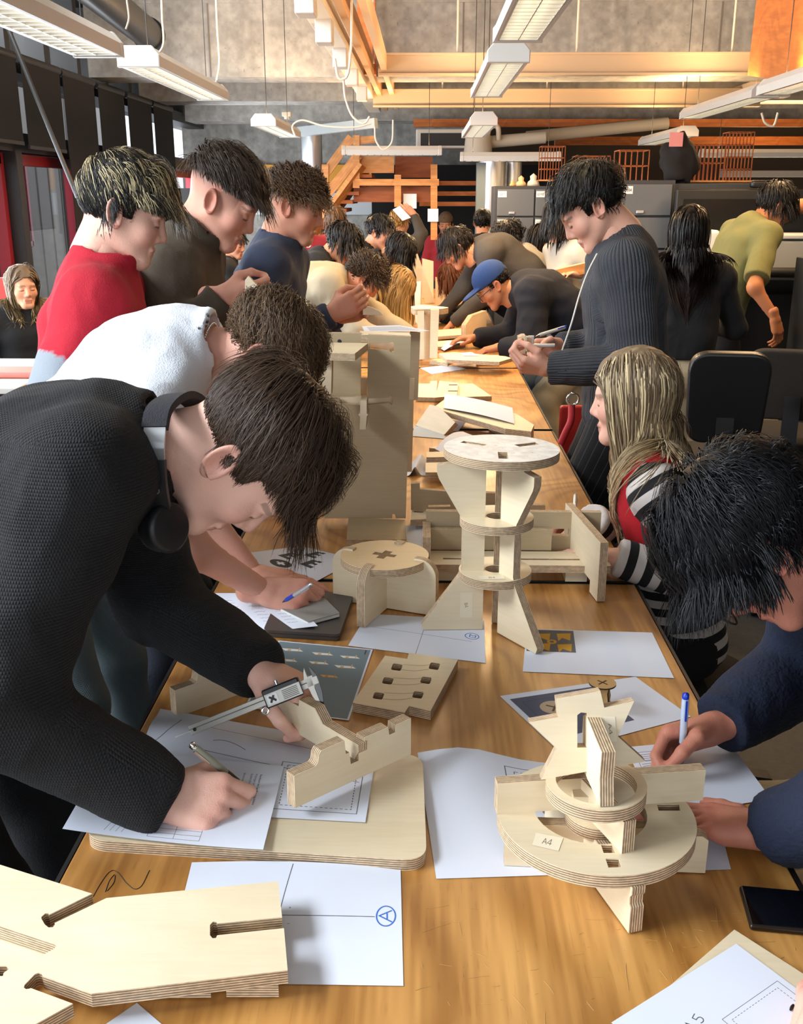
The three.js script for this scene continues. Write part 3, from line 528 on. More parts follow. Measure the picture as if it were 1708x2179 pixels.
// ---------------------------------------------------------------- foreground boards and sheets
{ // sheet marked A
  const mat = print((x, w, h) => {
    x.lineWidth = 2; x.beginPath(); x.moveTo(w * 0.49, h * 0.02); x.quadraticCurveTo(w * 0.46, h * 0.3, w * 0.45, h * 0.48); x.stroke(); x.beginPath(); x.moveTo(w * 0.45, h * 0.47); x.lineTo(w * 0.88, h * 0.46); x.stroke();
    x.font = '14px sans-serif'; x.fillText('+', w * 0.49, h * 0.42); x.fillText('~', w * 0.49, h * 0.55);
    x.strokeStyle = '#2f62b8'; x.fillStyle = '#2f62b8'; x.lineWidth = 4; x.beginPath(); x.ellipse(w * 0.93, h * 0.45, 25, 36, 0.1, 0, 6.3); x.stroke(); x.beginPath(); x.moveTo(w * 0.957, h * 0.40); x.lineTo(w * 0.90, h * 0.45); x.lineTo(w * 0.957, h * 0.50); x.moveTo(w * 0.935, h * 0.425); x.lineTo(w * 0.935, h * 0.475); x.stroke();
  });
  sheet('white paper marked with a circled blue A', tabs([[408, 1835], [852, 1848], [858, 2098], [345, 2090]], 0.001), mat, { lift: (a, b) => 0.006 * Math.sin(a * 3.1) * (1 - b) * (1 - b) });
}
const mainTop = 2 * PLY + 0.002;
flatBoard('plywood_board', 'small plywood board lying under the big slotted board, front left', 'board', [[592, 2094], [480, 2094], [480, 2080], [447, 2080], [447, 2095], [235, 2097], [235, 1985], [585, 1968]], 0.0025);
flatBoard('plywood_board', 'plywood board peeking out below the big slotted board at left edge', 'board', [[-90, 1935], [60, 1980], [110, 2030], [60, 2075], [20, 2104], [-110, 2080]], 0.001, { holes: [[[-20, 2056], [14, 2056], [19, 2062], [8, 2070], [6, 2077], [-20, 2077]]] });
flatBoard('slotted_board', 'large angular birch plywood board with keyhole slots, front left', 'board', [
  [-70, 1818], [196, 1901.6], [104, 1946.6], [103, 1943], [96, 1943.5], [88, 1951], [88, 1955], [95, 1967], [103, 1973.5], [112, 1973], [117, 1967], [116, 1964], [226, 1911], [591.8, 1875.2], [599.9, 1951.7], [461.7, 1965.4], [461, 1962], [453, 1961], [446.5, 1968], [446.5, 1990], [452, 1996.5], [459, 1996], [462, 1990], [604, 1974.9], [611.8, 2064.5], [194.5, 2114.4], [91, 2077.2], [89, 2072], [82, 2070], [74, 2073], [52, 2096], [50.6, 2102], [56, 2105], [66, 2102.8], [154.9, 2135.6], [40, 2199], [-110, 2140], [115, 2019], [121, 2012], [116, 2008], [-90, 1940]], PLY + 0.004);
sheet('corner of a white paper below the big slotted board', tabs([[291, 2134], [380, 2210], [300, 2270], [180, 2210]], 0.001), M.paper);
// rounded board under the form, left
{
  const FL = onTable(176, 1786, PLY), FR = onTable(908, 1832, PLY), BR = onTable(899, 1606, PLY), BL = FL.clone().add(BR).sub(FR);
  tag(mesh('rounded_board', flatGeo(rounded([FL, FR, BR, BL].map(p => [p.x, -p.z]), 0.035, 8), [], 0), PM), 'birch plywood board with rounded corners under the form sheets', 'board');
}
{ // drawing sheet and form
  const draw = print((x, w, h) => {
    x.strokeRect(w * 0.62, h * 0.45, w * 0.34, h * 0.47); x.setLineDash([7, 5]); x.strokeRect(w * 0.645, h * 0.48, w * 0.29, h * 0.4); x.setLineDash([]);
    x.beginPath(); x.moveTo(w * 0.12, h * 0.1); x.quadraticCurveTo(w * 0.1, h * 0.3, w * 0.03, h * 0.45); x.moveTo(w * 0.2, h * 0.14); x.lineTo(w * 0.9, h * 0.3); x.moveTo(w * 0.2, h * 0.42); x.lineTo(w * 0.95, h * 0.58); x.moveTo(w * 0.3, h * 0.33); x.quadraticCurveTo(w * 0.36, h * 0.28, w * 0.45, h * 0.38); x.stroke();
  });
  sheet('large white drawing sheet under the notched planks', [onTable(341, 1508, 0.003), onTable(700, 1535, 0.003), onTable(800, 1640, PLY + 0.003), onTable(777, 1750, PLY + 0.002)].map((p, i) => p).slice(0, 1).concat([onTable(806, 1590, 0.003), onTable(777, 1750, 0.0202), onTable(250, 1722, 0.0202)]), draw, { lift: (a, b) => 0.0172 * (sstep(0, 0.3, b) - b) });
  const form = print((x, w, h) => {
    x.save(); x.translate(w * 0.86, h * 0.14); x.rotate(Math.PI / 2);
    x.font = 'bold 15px sans-serif'; x.fillText('Furniture Set Car Planning Kolors', 0, -22); x.font = '15px sans-serif'; x.fillText('Prototype Group Number: A1', 0, 0); x.fillText('Student Group Number: S13/4/06', 0, 22); x.fillText('Recommendation:', 0, 58); x.restore();
    for (let i = 0; i < 4; i++) { x.beginPath(); x.moveTo(w * 0.2 + i * 26, h * 0.95); x.lineTo(w * 0.25 + i * 26, h * 0.7); x.stroke(); }
    x.strokeRect(w * 0.42, h * 0.72, w * 0.26, h * 0.24); for (let i = 1; i < 5; i++) { x.beginPath(); x.moveTo(w * 0.42, h * (0.72 + i * 0.048)); x.lineTo(w * 0.68, h * (0.72 + i * 0.048)); x.stroke(); }
    x.beginPath(); x.moveTo(w * 0.55, h * 0.72); x.lineTo(w * 0.55, h * 0.96); x.stroke(); x.font = 'italic 15px serif'; x.save(); x.translate(w * 0.33, h * 0.76); x.rotate(1.4); x.fillText('Eliza Avis', 0, 0); x.restore();
  }, 894, 632);
  const BL = onTable(133, 1767, 0.024), BR = onTable(560, 1816, 0.022), TR = onTable(604, 1630, 0.0225); sheet('white printed form being filled in by the black sweater student', [BL.clone().add(TR).sub(BR), TR, BR, BL], form, { lift: (a, b) => 0.004 * Math.pow(a - 0.4, 2) * 4 * b });
}
// notched planks of the left joint
const P1L = onTable(628, 1720, PLY + 0.0225), P1R = onTable(874, 1605, PLY + 0.0225);
tag(mesh('notched_plank', uprightGeo(P1L, P1R, [[0, 0], [1, 0], [1, 0.062], [0.86, 0.062], [0.855, 0.05], [0.8, 0.05], [0.79, 0.064], [0.58, 0.064], [0.575, 0.05], [0.53, 0.05], [0.53, 0.03], [0.46, 0.03], [0.45, 0.05], [0.42, 0.05], [0.41, 0.073], [0.22, 0.073], [0.2, 0.068], [0.19, 0.056], [0.17, 0.052], [0, 0.052]]), PM), 'notched birch plank standing on the drawing sheet', 'plank');
{
  const a = onTable(762, 1637, 0.058), b = onTable(560, 1518, 0.042);
  tag(mesh('notched_plank', uprightGeo(b, a, [[0, 0], [0.93, 0], [1, 0.028], [1, 0.04], [0.66, 0.042], [0.63, 0.05], [0.58, 0.062], [0.42, 0.062], [0.41, 0.05], [0.26, 0.05], [0.24, 0.056], [0, 0.056]]), PM), 'notched birch plank held by the hand with the caliper', 'plank');
  const c = onTable(376, 1527), d = onTable(540, 1466);
  tag(mesh('notched_plank', uprightGeo(c, d, [[0, 0], [1, 0], [1, 0.075], [0.34, 0.075], [0.3, 0.072], [0.27, 0.055], [0.24, 0.052], [0, 0.052]]), PM), 'notched birch plank standing alone by the left table edge', 'plank');
}
// blue print with furniture drawings
{
  const m = print((x, w, h) => {
    x.fillStyle = '#d9deea'; x.fillRect(0, 0, w, h); x.fillStyle = '#74848c'; x.fillRect(8, 8, w - 16, h - 16); x.fillStyle = '#3c444a'; x.fillRect(w - 30, 14, 6, 40);
    const iso = (cx, cy, s, wood) => { x.fillStyle = wood ? '#d9a766' : '#e6e1d6'; x.beginPath(); x.moveTo(cx - s, cy); x.lineTo(cx + s * 0.6, cy - s * 0.1); x.lineTo(cx + s, cy + s * 0.25); x.lineTo(cx - s * 0.6, cy + s * 0.4); x.fill(); x.fillStyle = wood ? '#b98543' : '#c9a878'; x.fillRect(cx - s * 0.4, cy + s * 0.05, s * 0.3, s * 0.35); x.fillRect(cx + s * 0.5, cy - s * 0.4, s * 0.1, s * 0.6); };
    iso(80, 70, 50); iso(215, 80, 48); iso(335, 85, 45); iso(80, 170, 45); iso(215, 165, 45); iso(330, 175, 48); iso(120, 300, 26, 1); iso(190, 290, 30, 1); iso(280, 270, 40, 1); iso(230, 330, 22, 1); iso(170, 350, 44, 1); iso(90, 380, 36, 1);
  }, 420, 594);
  sheet('blue grey printed sheet with small furniture drawings', tabs([[592, 1363], [793, 1382], [742, 1533], [520, 1505]], 0.002), m);
}
// slotted board
flatBoard('slotted_board', 'plywood board with six rectangular slots beside the blue print', 'board', [[819, 1395], [866, 1402], [870, 1389], [974, 1404], [916, 1512], [870, 1502], [861, 1516], [750, 1495]], 0.001, { holes: [[844, 1419], [924, 1417], [825, 1448], [906, 1447], [805, 1480], [889, 1478]].map(([u, v]) => rounded([[u - 8, v - 8], [u + 13, v - 5], [u + 8, v + 9], [u - 13, v + 6]], 4, 3)) });
{ // lines routed between its slots
  const b = scene.getObjectByName('slotted_board_001'); for (const [p, q] of [[[856, 1414], [936, 1412]], [[852, 1425], [913, 1424]], [[836, 1442], [918, 1441]], [[832, 1455], [898, 1454]], [[817, 1474], [900, 1472]], [[814, 1487], [880, 1485]]]) mesh('routed_line', wire([onTable(...p, PLY + 0.0012), onTable((p[0] + q[0]) / 2, (p[1] + q[1]) / 2 + 3, PLY + 0.0012), onTable(...q, PLY + 0.0012)], 0.00022, 6, 4), std(0x8c7a60), b);
}
// sheet B under the stools
{
  const m = print((x, w, h) => { x.beginPath(); x.moveTo(w * 0.52, 0); x.lineTo(w * 0.5, h); x.moveTo(w * 0.1, h * 0.4); x.lineTo(w * 0.9, h * 0.55); x.stroke(); x.strokeStyle = '#2f62b8'; x.lineWidth = 4; x.beginPath(); x.ellipse(w * 0.9, h * 0.42, 32, 30, 0.4, 0, 6.3); x.stroke(); x.beginPath(); x.moveTo(w * 0.89, h * 0.45); x.lineTo(w * 0.925, h * 0.45); x.lineTo(w * 0.93, h * 0.4); x.lineTo(w * 0.905, h * 0.41); x.lineTo(w * 0.885, h * 0.38); x.lineTo(w * 0.88, h * 0.45); x.stroke(); });
  sheet('white paper marked with a circled blue B', tabs([[782, 1306], [1030, 1320], [1033, 1411], [740, 1374]], 0.001), m);
  const l = print((x, w, h) => { x.fillStyle = '#5f6064'; x.fillRect(8, 8, w * 0.36, h * 0.52); x.fillStyle = '#c8982c'; for (const [a, b] of [[0.08, 0.12], [0.24, 0.1], [0.08, 0.36], [0.24, 0.36]]) { x.beginPath(); x.moveTo(w * a, h * b); x.lineTo(w * (a + 0.11), h * (b - 0.02)); x.lineTo(w * (a + 0.1), h * (b + 0.16)); x.lineTo(w * (a + 0.04), h * (b + 0.1)); x.lineTo(w * (a + 0.01), h * (b + 0.18)); x.fill(); } x.beginPath(); x.arc(w * 0.2, h * 0.3, 22, 0, 7); x.fill(); x.fillStyle = '#5f6064'; x.beginPath(); x.arc(w * 0.2, h * 0.3, 10, 0, 7); x.fill(); });
  sheet('white sheet with a grey and orange pattern by the tall stool foot', tabs([[1120, 1338], [1387, 1346], [1434, 1443], [1112, 1429]], 0.001), l);
  const k = print((x, w, h) => { x.fillStyle = '#55586a'; x.fillRect(w * 0.04, h * 0.08, w * 0.6, h * 0.74); x.strokeStyle = '#3a3d4c'; x.strokeRect(w * 0.1, h * 0.16, w * 0.48, h * 0.58); x.fillStyle = '#b8a58c'; x.beginPath(); x.ellipse(w * 0.26, h * 0.34, 58, 52, 0, 0, 7); x.fill(); x.strokeStyle = '#57493a'; x.lineWidth = 9; x.beginPath(); x.moveTo(w * 0.22, h * 0.28); x.lineTo(w * 0.3, h * 0.4); x.moveTo(w * 0.3, h * 0.28); x.lineTo(w * 0.22, h * 0.4); x.stroke(); });
  sheet('sheet printed with a dark stool drawing under the tiny stool', tabs([[1063, 1481], [1352, 1440], [1470, 1525], [1190, 1600]], 0.001), k);
  const f = print((x, w, h) => { x.strokeRect(w * 0.3, h * 0.1, w * 0.4, h * 0.66); x.setLineDash([8, 6]); x.strokeRect(w * 0.33, h * 0.14, w * 0.34, h * 0.58); x.setLineDash([]); x.fillStyle = '#77787c'; x.beginPath(); x.arc(w * 0.5, h * 0.45, 60, 0, 7); x.fill(); }, 594, 420);
  sheet('large white drawing sheet under the round plywood model', tabs([[888, 1612], [1500, 1640], [1555, 1850], [928, 1870]], 0.001), f, { lift: (a, b) => 0.022 * Math.exp(-Math.pow((a - 0.16) * 6, 2)) * Math.pow(1 - b, 1.5) });
  const q = print((x, w, h) => { x.lineWidth = 2; for (let i = 0; i < 5; i++) { x.strokeRect(w * 0.06, h * (0.1 + i * 0.14), w * 0.34, h * 0.13); for (let j = 0; j < 3; j++) { x.beginPath(); x.moveTo(w * 0.08, h * (0.14 + i * 0.14 + j * 0.03)); x.lineTo(w * rr(0.22, 0.36), h * (0.14 + i * 0.14 + j * 0.03)); x.stroke(); } } });
  sheet('white form under the writing hand of the navy fleece student', tabs([[1330, 1590], [1545, 1570], [1640, 1700], [1400, 1740]], 0.002), q);
}
{ // bottom right: board, sheet A5
  flatBoard('plywood_board', 'pale board under the A5 sheet, bottom right corner', 'board', [[1562, 1978], [1760, 2105], [1700, 2330], [1290, 2250], [1330, 2180]], 0.001);
  const m = print((x, w, h) => { x.save(); x.translate(w * 0.3, h * 0.36); x.rotate(-0.2); x.strokeStyle = '#33343c'; x.lineWidth = 3; x.beginPath(); x.moveTo(0, 40); x.lineTo(14, 0); x.lineTo(28, 40); x.moveTo(5, 26); x.lineTo(24, 26); x.moveTo(66, 0); x.lineTo(46, 4); x.lineTo(48, 18); x.quadraticCurveTo(70, 14, 66, 32); x.quadraticCurveTo(58, 44, 46, 36); x.stroke(); x.restore(); x.strokeRect(w * 0.5, h * 0.5, w * 0.46, h * 0.46); x.setLineDash([8, 6]); x.strokeRect(w * 0.54, h * 0.55, w * 0.38, h * 0.36); });
  sheet('white paper marked A5 at the bottom right corner', tabs([[1300, 2176], [1566, 2008], [1770, 2160], [1500, 2370]], PLY + 0.002), m);
  const p = onTable(1660, 1935, 0.008), t = thing('smartphone', 'black smartphone lying face up near the right edge', 'phone', [p.x + 0.02, TABLE, p.z], -0.12);
  mesh('case', box(0.15, 0.009, 0.078, 0.012, 0.0045, 0, 0.0042), std(0x3a332c, { metalness: 0.7, roughness: 0.3 }), t); mesh('display', box(0.143, 0.001, 0.071, 0.012, 0.0092, 0), std(0x05060a, { roughness: 0.08 }), t);
}
// ---------------------------------------------------------------- tall stool
{
  const c = V(0.15, TABLE + 0.002, -1.94), t = thing('tall_stool_model', 'tall plywood stool model with slotted round top', 'stool', c.toArray());
  const fin = [[0.024, 0], [0.146, 0], [0.150, 0.012], [0.075, 0.118], [0.069, 0.135], [0.069, 0.235], [0.074, 0.247], [0.118, 0.325], [0.121, 0.335], [0.121, 0.352], [0.092, 0.356], [0.084, 0.362], [0.080, 0.370], [0.024, 0.370]];
  [177, 56, -74].forEach(deg => { const a = deg * Math.PI / 180, g = plate(fin).translate(0, 0, -PLY / 2); g.rotateY(-a); mesh('leg', g, PM, t); });
  const ring = (h, name) => mesh(name, plate(circle(0, 0, 0.074, 56), [circle(0, 0, 0.021, 24)]).rotateX(-Math.PI / 2).translate(0, h, 0), PM, t);
  ring(0.112, 'shelf_disc'); ring(0.226, 'shelf_disc');
  mesh('seat_disc', plate(circle(0, 0, 0.114, 72), [30, 150, 268].map(d => { const a = d * Math.PI / 180; return slotHole(0.062 * Math.cos(a), 0.062 * Math.sin(a), 0.052, 0.0185, a); })).rotateX(-Math.PI / 2).rotateZ(-0.015).translate(0.006, 0.366, -0.004), [std(0xe2e4e1, { map: T.speck, roughness: 0.5 }), M.plyEdge], t);
  mesh('tape_label', new THREE.PlaneGeometry(0.026, 0.055).rotateY(0.07).translate(-0.058, 0.055, 0.0125), decal('B4', 0.026, 0.055, { rot: 1.4, size: 90 }), t);
  mesh('tape_label', new THREE.PlaneGeometry(0.05, 0.022).rotateX(-Math.PI / 2).rotateY(0.1).translate(-0.01, 0.1305, 0.05), decal('B4', 0.05, 0.022, { size: 60 }), t);
}
{ // low round stool with curved fins
  const t = thing('low_stool_model', 'low round plywood stool model with curved fins', 'stool', [-0.08, TABLE + 0.002, -2.05]);
  const a0 = 22 * Math.PI / 180, fin = [[0.009, 0], [0.122, 0]].concat(Array.from({ length: 9 }, (_, i) => { const k = i / 8 * Math.PI / 2; return [0.084 + 0.038 * Math.cos(k), 0.086 + 0.038 * Math.sin(k)]; }), [[0.072, 0.124], [0.072, 0.10], [0.009, 0.10]]);
  for (let i = 0; i < 4; i++) mesh('fin', plate(fin).translate(0, 0, -PLY / 2).rotateY(-(a0 + i * Math.PI / 2)), PM, t);
  const holes = []; const cs = [[-1, 0.34], [-0.34, 0.34], [-0.34, 1], [0.34, 1], [0.34, 0.34], [1, 0.34], [1, -0.34], [0.34, -0.34], [0.34, -1], [-0.34, -1], [-0.34, -0.34], [-1, -0.34]].map(([x, y]) => [x * 0.026, y * 0.026]).map(([x, y]) => [x * Math.cos(-a0) - y * Math.sin(-a0), x * Math.sin(-a0) + y * Math.cos(-a0)]);
  mesh('seat_disc', plate(circle(0, 0, 0.095, 64), [cs]).rotateX(-Math.PI / 2).translate(0, 0.102, 0), [std(0xf2e6d4, { map: T.birch, roughness: 0.55 }), M.plyEdge], t);
  mesh('cross_tenon', plate(cs, [], 0.017).rotateX(-Math.PI / 2).translate(0, 0.102, 0), [std(0x9d8a72, { map: T.ply, roughness: 0.7 }), M.plyEdge], t);
}
{ // tiny stool
  const p = onTable(1278, 1508), t = thing('tiny_stool_model', 'tiny laser cut stool model with a cross in its top', 'stool', [p.x, TABLE + 0.002, p.z]);
  const br = std(0xb8945f, { roughness: 0.7 }), dk = std(0x3a2517, { roughness: 0.8 });
  const pr = [[0, 0], [0.017, 0], [0.019, 0.02], [0.016, 0.034], [0.019, 0.046], [0, 0.046]];
  for (let i = 0; i < 4; i++) mesh('fin', plate(pr, [], 0.003).translate(0, 0, -0.0015).rotateY(i * Math.PI / 2 + 0.5), [br, dk], t);
  const X = [[-1, 0.14], [-0.14, 0.14], [-0.14, 1], [0.14, 1], [0.14, 0.14], [1, 0.14], [1, -0.14], [0.14, -0.14], [0.14, -1], [-0.14, -1], [-0.14, -0.14], [-1, -0.14]].map(([x, y]) => { const c = Math.cos(0.75), s = Math.sin(0.75); x *= 0.011; y *= 0.011; return [x * c - y * s, x * s + y * c]; });
  mesh('seat_disc', plate(circle(0, 0, 0.0235, 40), [X], 0.003).rotateX(-Math.PI / 2).translate(0, 0.046, 0), [br, dk], t); mesh('cross_tenon', plate(X, [], 0.0028).rotateX(-Math.PI / 2).translate(0, 0.046, 0), dk, t);
}
// ---------------------------------------------------------------- round model on the right
{
  const t = thing('disc_model', 'round plywood disc model with crossed planks and star board on top', 'model');
  const H = 0.083, c = V(0.231, 0, -1.158);
  mesh('base_plank', uprightGeo(onTable(1072, 1842, 0.002), onTable(1500, 1858, 0.002), [[0, 0], [1, 0], [1, 0.05], [0.97, 0.056], [0.92, 0.056], [0.91, H - PLY], [0.08, H - PLY], [0, H - PLY]]), PM, t);
  { const f = onTable(1337, 1986, 0.002), b = V(f.x - 0.075, TABLE + 0.002, f.z - 0.24); mesh('base_plank', uprightGeo(b, f, [[0, 0], [1, 0], [1, 0.036], [0.985, 0.04], [0.985, 0.05], [1, 0.055], [1, H - PLY], [0, H - PLY]]), PM, t); }
  const inner = circle(0.225, 1.165, 0.074, 40);
  mesh('base_disc', flatGeo(circle(c.x, -c.z, 0.129, 80), [inner, pix([[1278, 1797], [1302, 1798], [1308, 1815], [1284, 1815]], H), pix([[1288, 1827], [1316, 1828], [1322, 1845], [1294, 1846]], H), pix([[1397, 1711], [1444, 1711], [1447, 1725], [1401, 1725]], H)], H - PLY), PM, t);
  mesh('hub_disc', flatGeo(circle(0.235, 1.165, 0.043, 40), [slotHole(0.24, 1.15, 0.012, 0.022, 0)], H - PLY), PM, t);
  mesh('hub_bridge', box(0.05, 0.03, 0.018, 0.225, TABLE + H + 0.015, -1.158), M.birch, t);
  const a = onTable(1057, 1733, H), b = onTable(1495, 1703, H);
  mesh('cross_plank', uprightGeo(a, b, [[0, 0], [1, 0], [1, 0.046], [0, 0.046]]), PM, t);
  const f = onTable(1322, 1817, H), g = V(f.x - 0.055, f.y, f.z - 0.14);
  mesh('cross_plank', uprightGeo(g, f, [[0, 0], [1, 0], [1, 0.045], [0, 0.045]], 0.0175), PM, t);
  const R = H + 0.046, rc = V(0.224, 0, -1.132);
  mesh('ring', flatGeo(circle(rc.x, -rc.z, 0.0635, 64), [circle(rc.x, -rc.z, 0.051, 56)], R), PM, t);
  // star board: traced on an upright plane leaning back a little
  const Z = 1.155, pts = [[1148, 1652], [1183, 1594], [1125, 1544], [1187, 1534], [1184, 1499], [1279, 1484], [1286, 1516], [1350, 1504], [1313, 1571], [1369, 1618]];
  const lean = p => { const q = at(p[0], p[1], Z); return [q.x, (q.y - TABLE - R - 0.018) / Math.cos(0.2)]; };
  const sg = plate(pts.map(lean), [[[1226, 1592], [1228, 1530], [1236, 1525], [1248, 1526], [1252, 1592]].map(lean)]).rotateX(-0.2).translate(0, TABLE + R + 0.019, -Z - 0.004);
  mesh('star_board', sg, PM, t);
  mesh('fin', uprightGeo(V(at(1240, 1600, Z).x, TABLE + R + 0.019, -Z - 0.03), V(at(1278, 1684, 1.075).x, TABLE + R + 0.019, -1.075), [[0.3, 0], [1, 0], [0.92, 0.034], [0.93, 0.07], [0.2, 0.078], [0.1, 0.07], [0.1, 0.03]], 0.0175), PM, t);
  mesh('tape_label', sheetDecal([[1140, 1772], [1198, 1783], [1188, 1811], [1132, 1798]], H + 0.0006), decal('A4', 0.055, 0.028, { size: 80 }), t);
  { const o = [[1284, 1532], [1308, 1532], [1310, 1580], [1286, 1582]].map(p => { const [x, y] = lean(p); return V(x, y, PLY + 0.0006).applyAxisAngle(V(1, 0, 0), -0.2).add(V(0, TABLE + R + 0.019, -Z - 0.004)); }); mesh('tape_label', quad(o), decal('A4', 0.05, 0.05, { rot: 1.45, size: 100 }), t); }
}
function quad([a, b, c, d]) { const g = new THREE.BufferGeometry(); g.setAttribute('position', new THREE.Float32BufferAttribute([a, b, c, d].flatMap(p => p.toArray()), 3)); g.setAttribute('uv', new THREE.Float32BufferAttribute([0, 1, 1, 1, 1, 0, 0, 0], 2)); g.setIndex([0, 2, 1, 0, 3, 2]); g.computeVertexNormals(); return g; }
function sheetDecal(list, h) { return quad(tabs(list, h)); }
// ---------------------------------------------------------------- tall shelf model (behind the leaning students)
{
  const t = thing('shelf_model', 'tall interlocking plywood shelf model behind the dark haired head', 'model');
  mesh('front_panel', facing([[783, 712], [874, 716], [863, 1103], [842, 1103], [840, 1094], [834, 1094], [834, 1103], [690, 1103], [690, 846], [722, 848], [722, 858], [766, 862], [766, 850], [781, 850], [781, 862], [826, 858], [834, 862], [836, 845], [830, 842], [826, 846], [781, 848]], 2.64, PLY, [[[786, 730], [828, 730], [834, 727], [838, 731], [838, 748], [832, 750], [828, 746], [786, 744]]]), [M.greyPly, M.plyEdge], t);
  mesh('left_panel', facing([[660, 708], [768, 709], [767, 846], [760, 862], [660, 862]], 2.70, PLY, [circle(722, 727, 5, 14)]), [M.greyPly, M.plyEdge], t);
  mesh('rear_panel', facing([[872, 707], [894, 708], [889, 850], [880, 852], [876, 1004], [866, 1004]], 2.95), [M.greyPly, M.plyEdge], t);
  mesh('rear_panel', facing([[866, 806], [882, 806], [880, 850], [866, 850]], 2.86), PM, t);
  { const h = at(720, 738, 2.56).y - TABLE; mesh('shelf_board', flatGeo(pix([[655, 728], [783, 730], [755, 752], [655, 750]], h), [], h - PLY), [std(0xdfe0da, { map: T.birch }), M.plyEdge], t); }
  mesh('bracket', facing([[686, 766], [706, 766], [704, 842], [686, 838]], 2.55, 0.05), PM, t);
  mesh('cross_bar', facing([[766, 852], [780, 852], [780, 880], [783, 882], [780, 886], [778, 914], [765, 914], [766, 886], [762, 883], [766, 880]], 2.56, 0.07), PM, t);
  mesh('cross_bar', facing([[722, 846], [836, 842], [836, 860], [722, 862]], 2.665, 0.018), PM, t);
  { const h = at(790, 712, 2.7).y - TABLE; mesh('top_board', flatGeo(pix([[765, 704], [870, 708], [874, 714], [768, 712]], h), [], h - PLY), PM, t); }
  mesh('post', facing([[768, 805], [781, 805], [780, 850], [768, 850]], 2.72), PM, t);
}
flatBoard('plywood_board', 'plywood board lying in front of the tall shelf model', 'board', [[741, 1101], [790, 1103], [862, 1106], [863, 1148], [737, 1148]], 0.001, { mat: [M.greyPly, M.plyEdge] });
sheet('white paper under the low boards behind the small stool', tabs([[862, 1118], [915, 1118], [912, 1165], [866, 1165]], 0.001), M.paper);
// ---------------------------------------------------------------- bench model between stool and blonde student
{
  const t = thing('bench_model', 'long plywood bench model with upright ends behind the tall stool', 'model');
  const z0 = -2.24, x0 = 0.02, x1 = 0.40;
  mesh('base_board', flatGeo([[x0 - 0.02, 2.19], [x1 + 0.035, 2.19], [x1 + 0.035, 2.285], [x0 - 0.02, 2.285]], [[[x0 + 0.03, 2.225], [x1 - 0.03, 2.225], [x1 - 0.03, 2.236], [x0 + 0.03, 2.236]]], 0.03), PM, t);
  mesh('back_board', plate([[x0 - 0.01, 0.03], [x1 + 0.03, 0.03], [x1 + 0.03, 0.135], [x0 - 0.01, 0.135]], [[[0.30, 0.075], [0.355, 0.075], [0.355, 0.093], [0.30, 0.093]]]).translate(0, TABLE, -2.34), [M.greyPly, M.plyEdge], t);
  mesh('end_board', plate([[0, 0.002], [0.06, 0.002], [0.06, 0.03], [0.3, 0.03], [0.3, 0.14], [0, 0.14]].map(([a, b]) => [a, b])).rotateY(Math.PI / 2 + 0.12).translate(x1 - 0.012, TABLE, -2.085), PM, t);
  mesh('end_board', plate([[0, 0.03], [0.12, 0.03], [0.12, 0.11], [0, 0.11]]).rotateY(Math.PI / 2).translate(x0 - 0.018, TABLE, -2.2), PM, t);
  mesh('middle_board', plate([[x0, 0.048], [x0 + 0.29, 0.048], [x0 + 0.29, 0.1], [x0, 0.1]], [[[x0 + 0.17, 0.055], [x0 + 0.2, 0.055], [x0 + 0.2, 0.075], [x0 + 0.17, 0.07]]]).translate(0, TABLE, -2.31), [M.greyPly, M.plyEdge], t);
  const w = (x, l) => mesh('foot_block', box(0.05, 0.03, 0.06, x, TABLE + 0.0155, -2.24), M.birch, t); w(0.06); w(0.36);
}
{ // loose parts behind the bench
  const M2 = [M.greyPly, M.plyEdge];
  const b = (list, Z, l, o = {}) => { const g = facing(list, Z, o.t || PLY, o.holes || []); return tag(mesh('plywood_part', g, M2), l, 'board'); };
  b([[874, 1030], [893, 1028], [893, 1041], [955, 1046], [1060, 1050], [1060, 1085], [874, 1085]], 2.66, 'notched plywood upright behind the tall stool, left');
  b([[911, 1079], [958, 1078], [958, 1128], [911, 1128]], 2.52, 'square plywood upright in front of the dark slot block');
  b([[1128, 1075], [1160, 1075], [1160, 1112], [1128, 1112]], 2.58, 'small plywood upright with a keyhole right of the tall stool', { holes: [circle(1144, 1092, 4, 12), circle(1145, 1104, 5, 12)] });
  flatBoard('plywood_part', 'thick plywood block with a dark slot behind the bench', 'board', [[876, 1083], [911, 1079], [911, 1104], [873, 1106]], 0.012, { holes: [[[882, 1087], [902, 1088], [900, 1091], [880, 1090]]] });
  flatBoard('plywood_part', 'small plywood block under the tape roll behind the bench', 'board', [[925, 1100], [960, 1098], [975, 1108], [930, 1112]], 0.001);
  const p = onTable(940, 1104, 0.03), t = thing('tape_roll', 'roll of tape lying on a small block behind the bench', 'tape', [p.x, TABLE + 0.02, p.z]); mesh('roll', new THREE.LatheGeometry([[0.018, 0], [0.03, 0], [0.03, 0.015], [0.018, 0.015], [0.018, 0]].map(a => new THREE.Vector2(...a)), 28), std(0x8a7a62), t);
  sheet('crumpled white scrap by the bench end', tabs([[1218, 1150], [1235, 1148], [1232, 1164], [1222, 1162]], 0.06), M.paper, { lift: (a, b) => 0.01 * Math.sin(a * 5) });
}
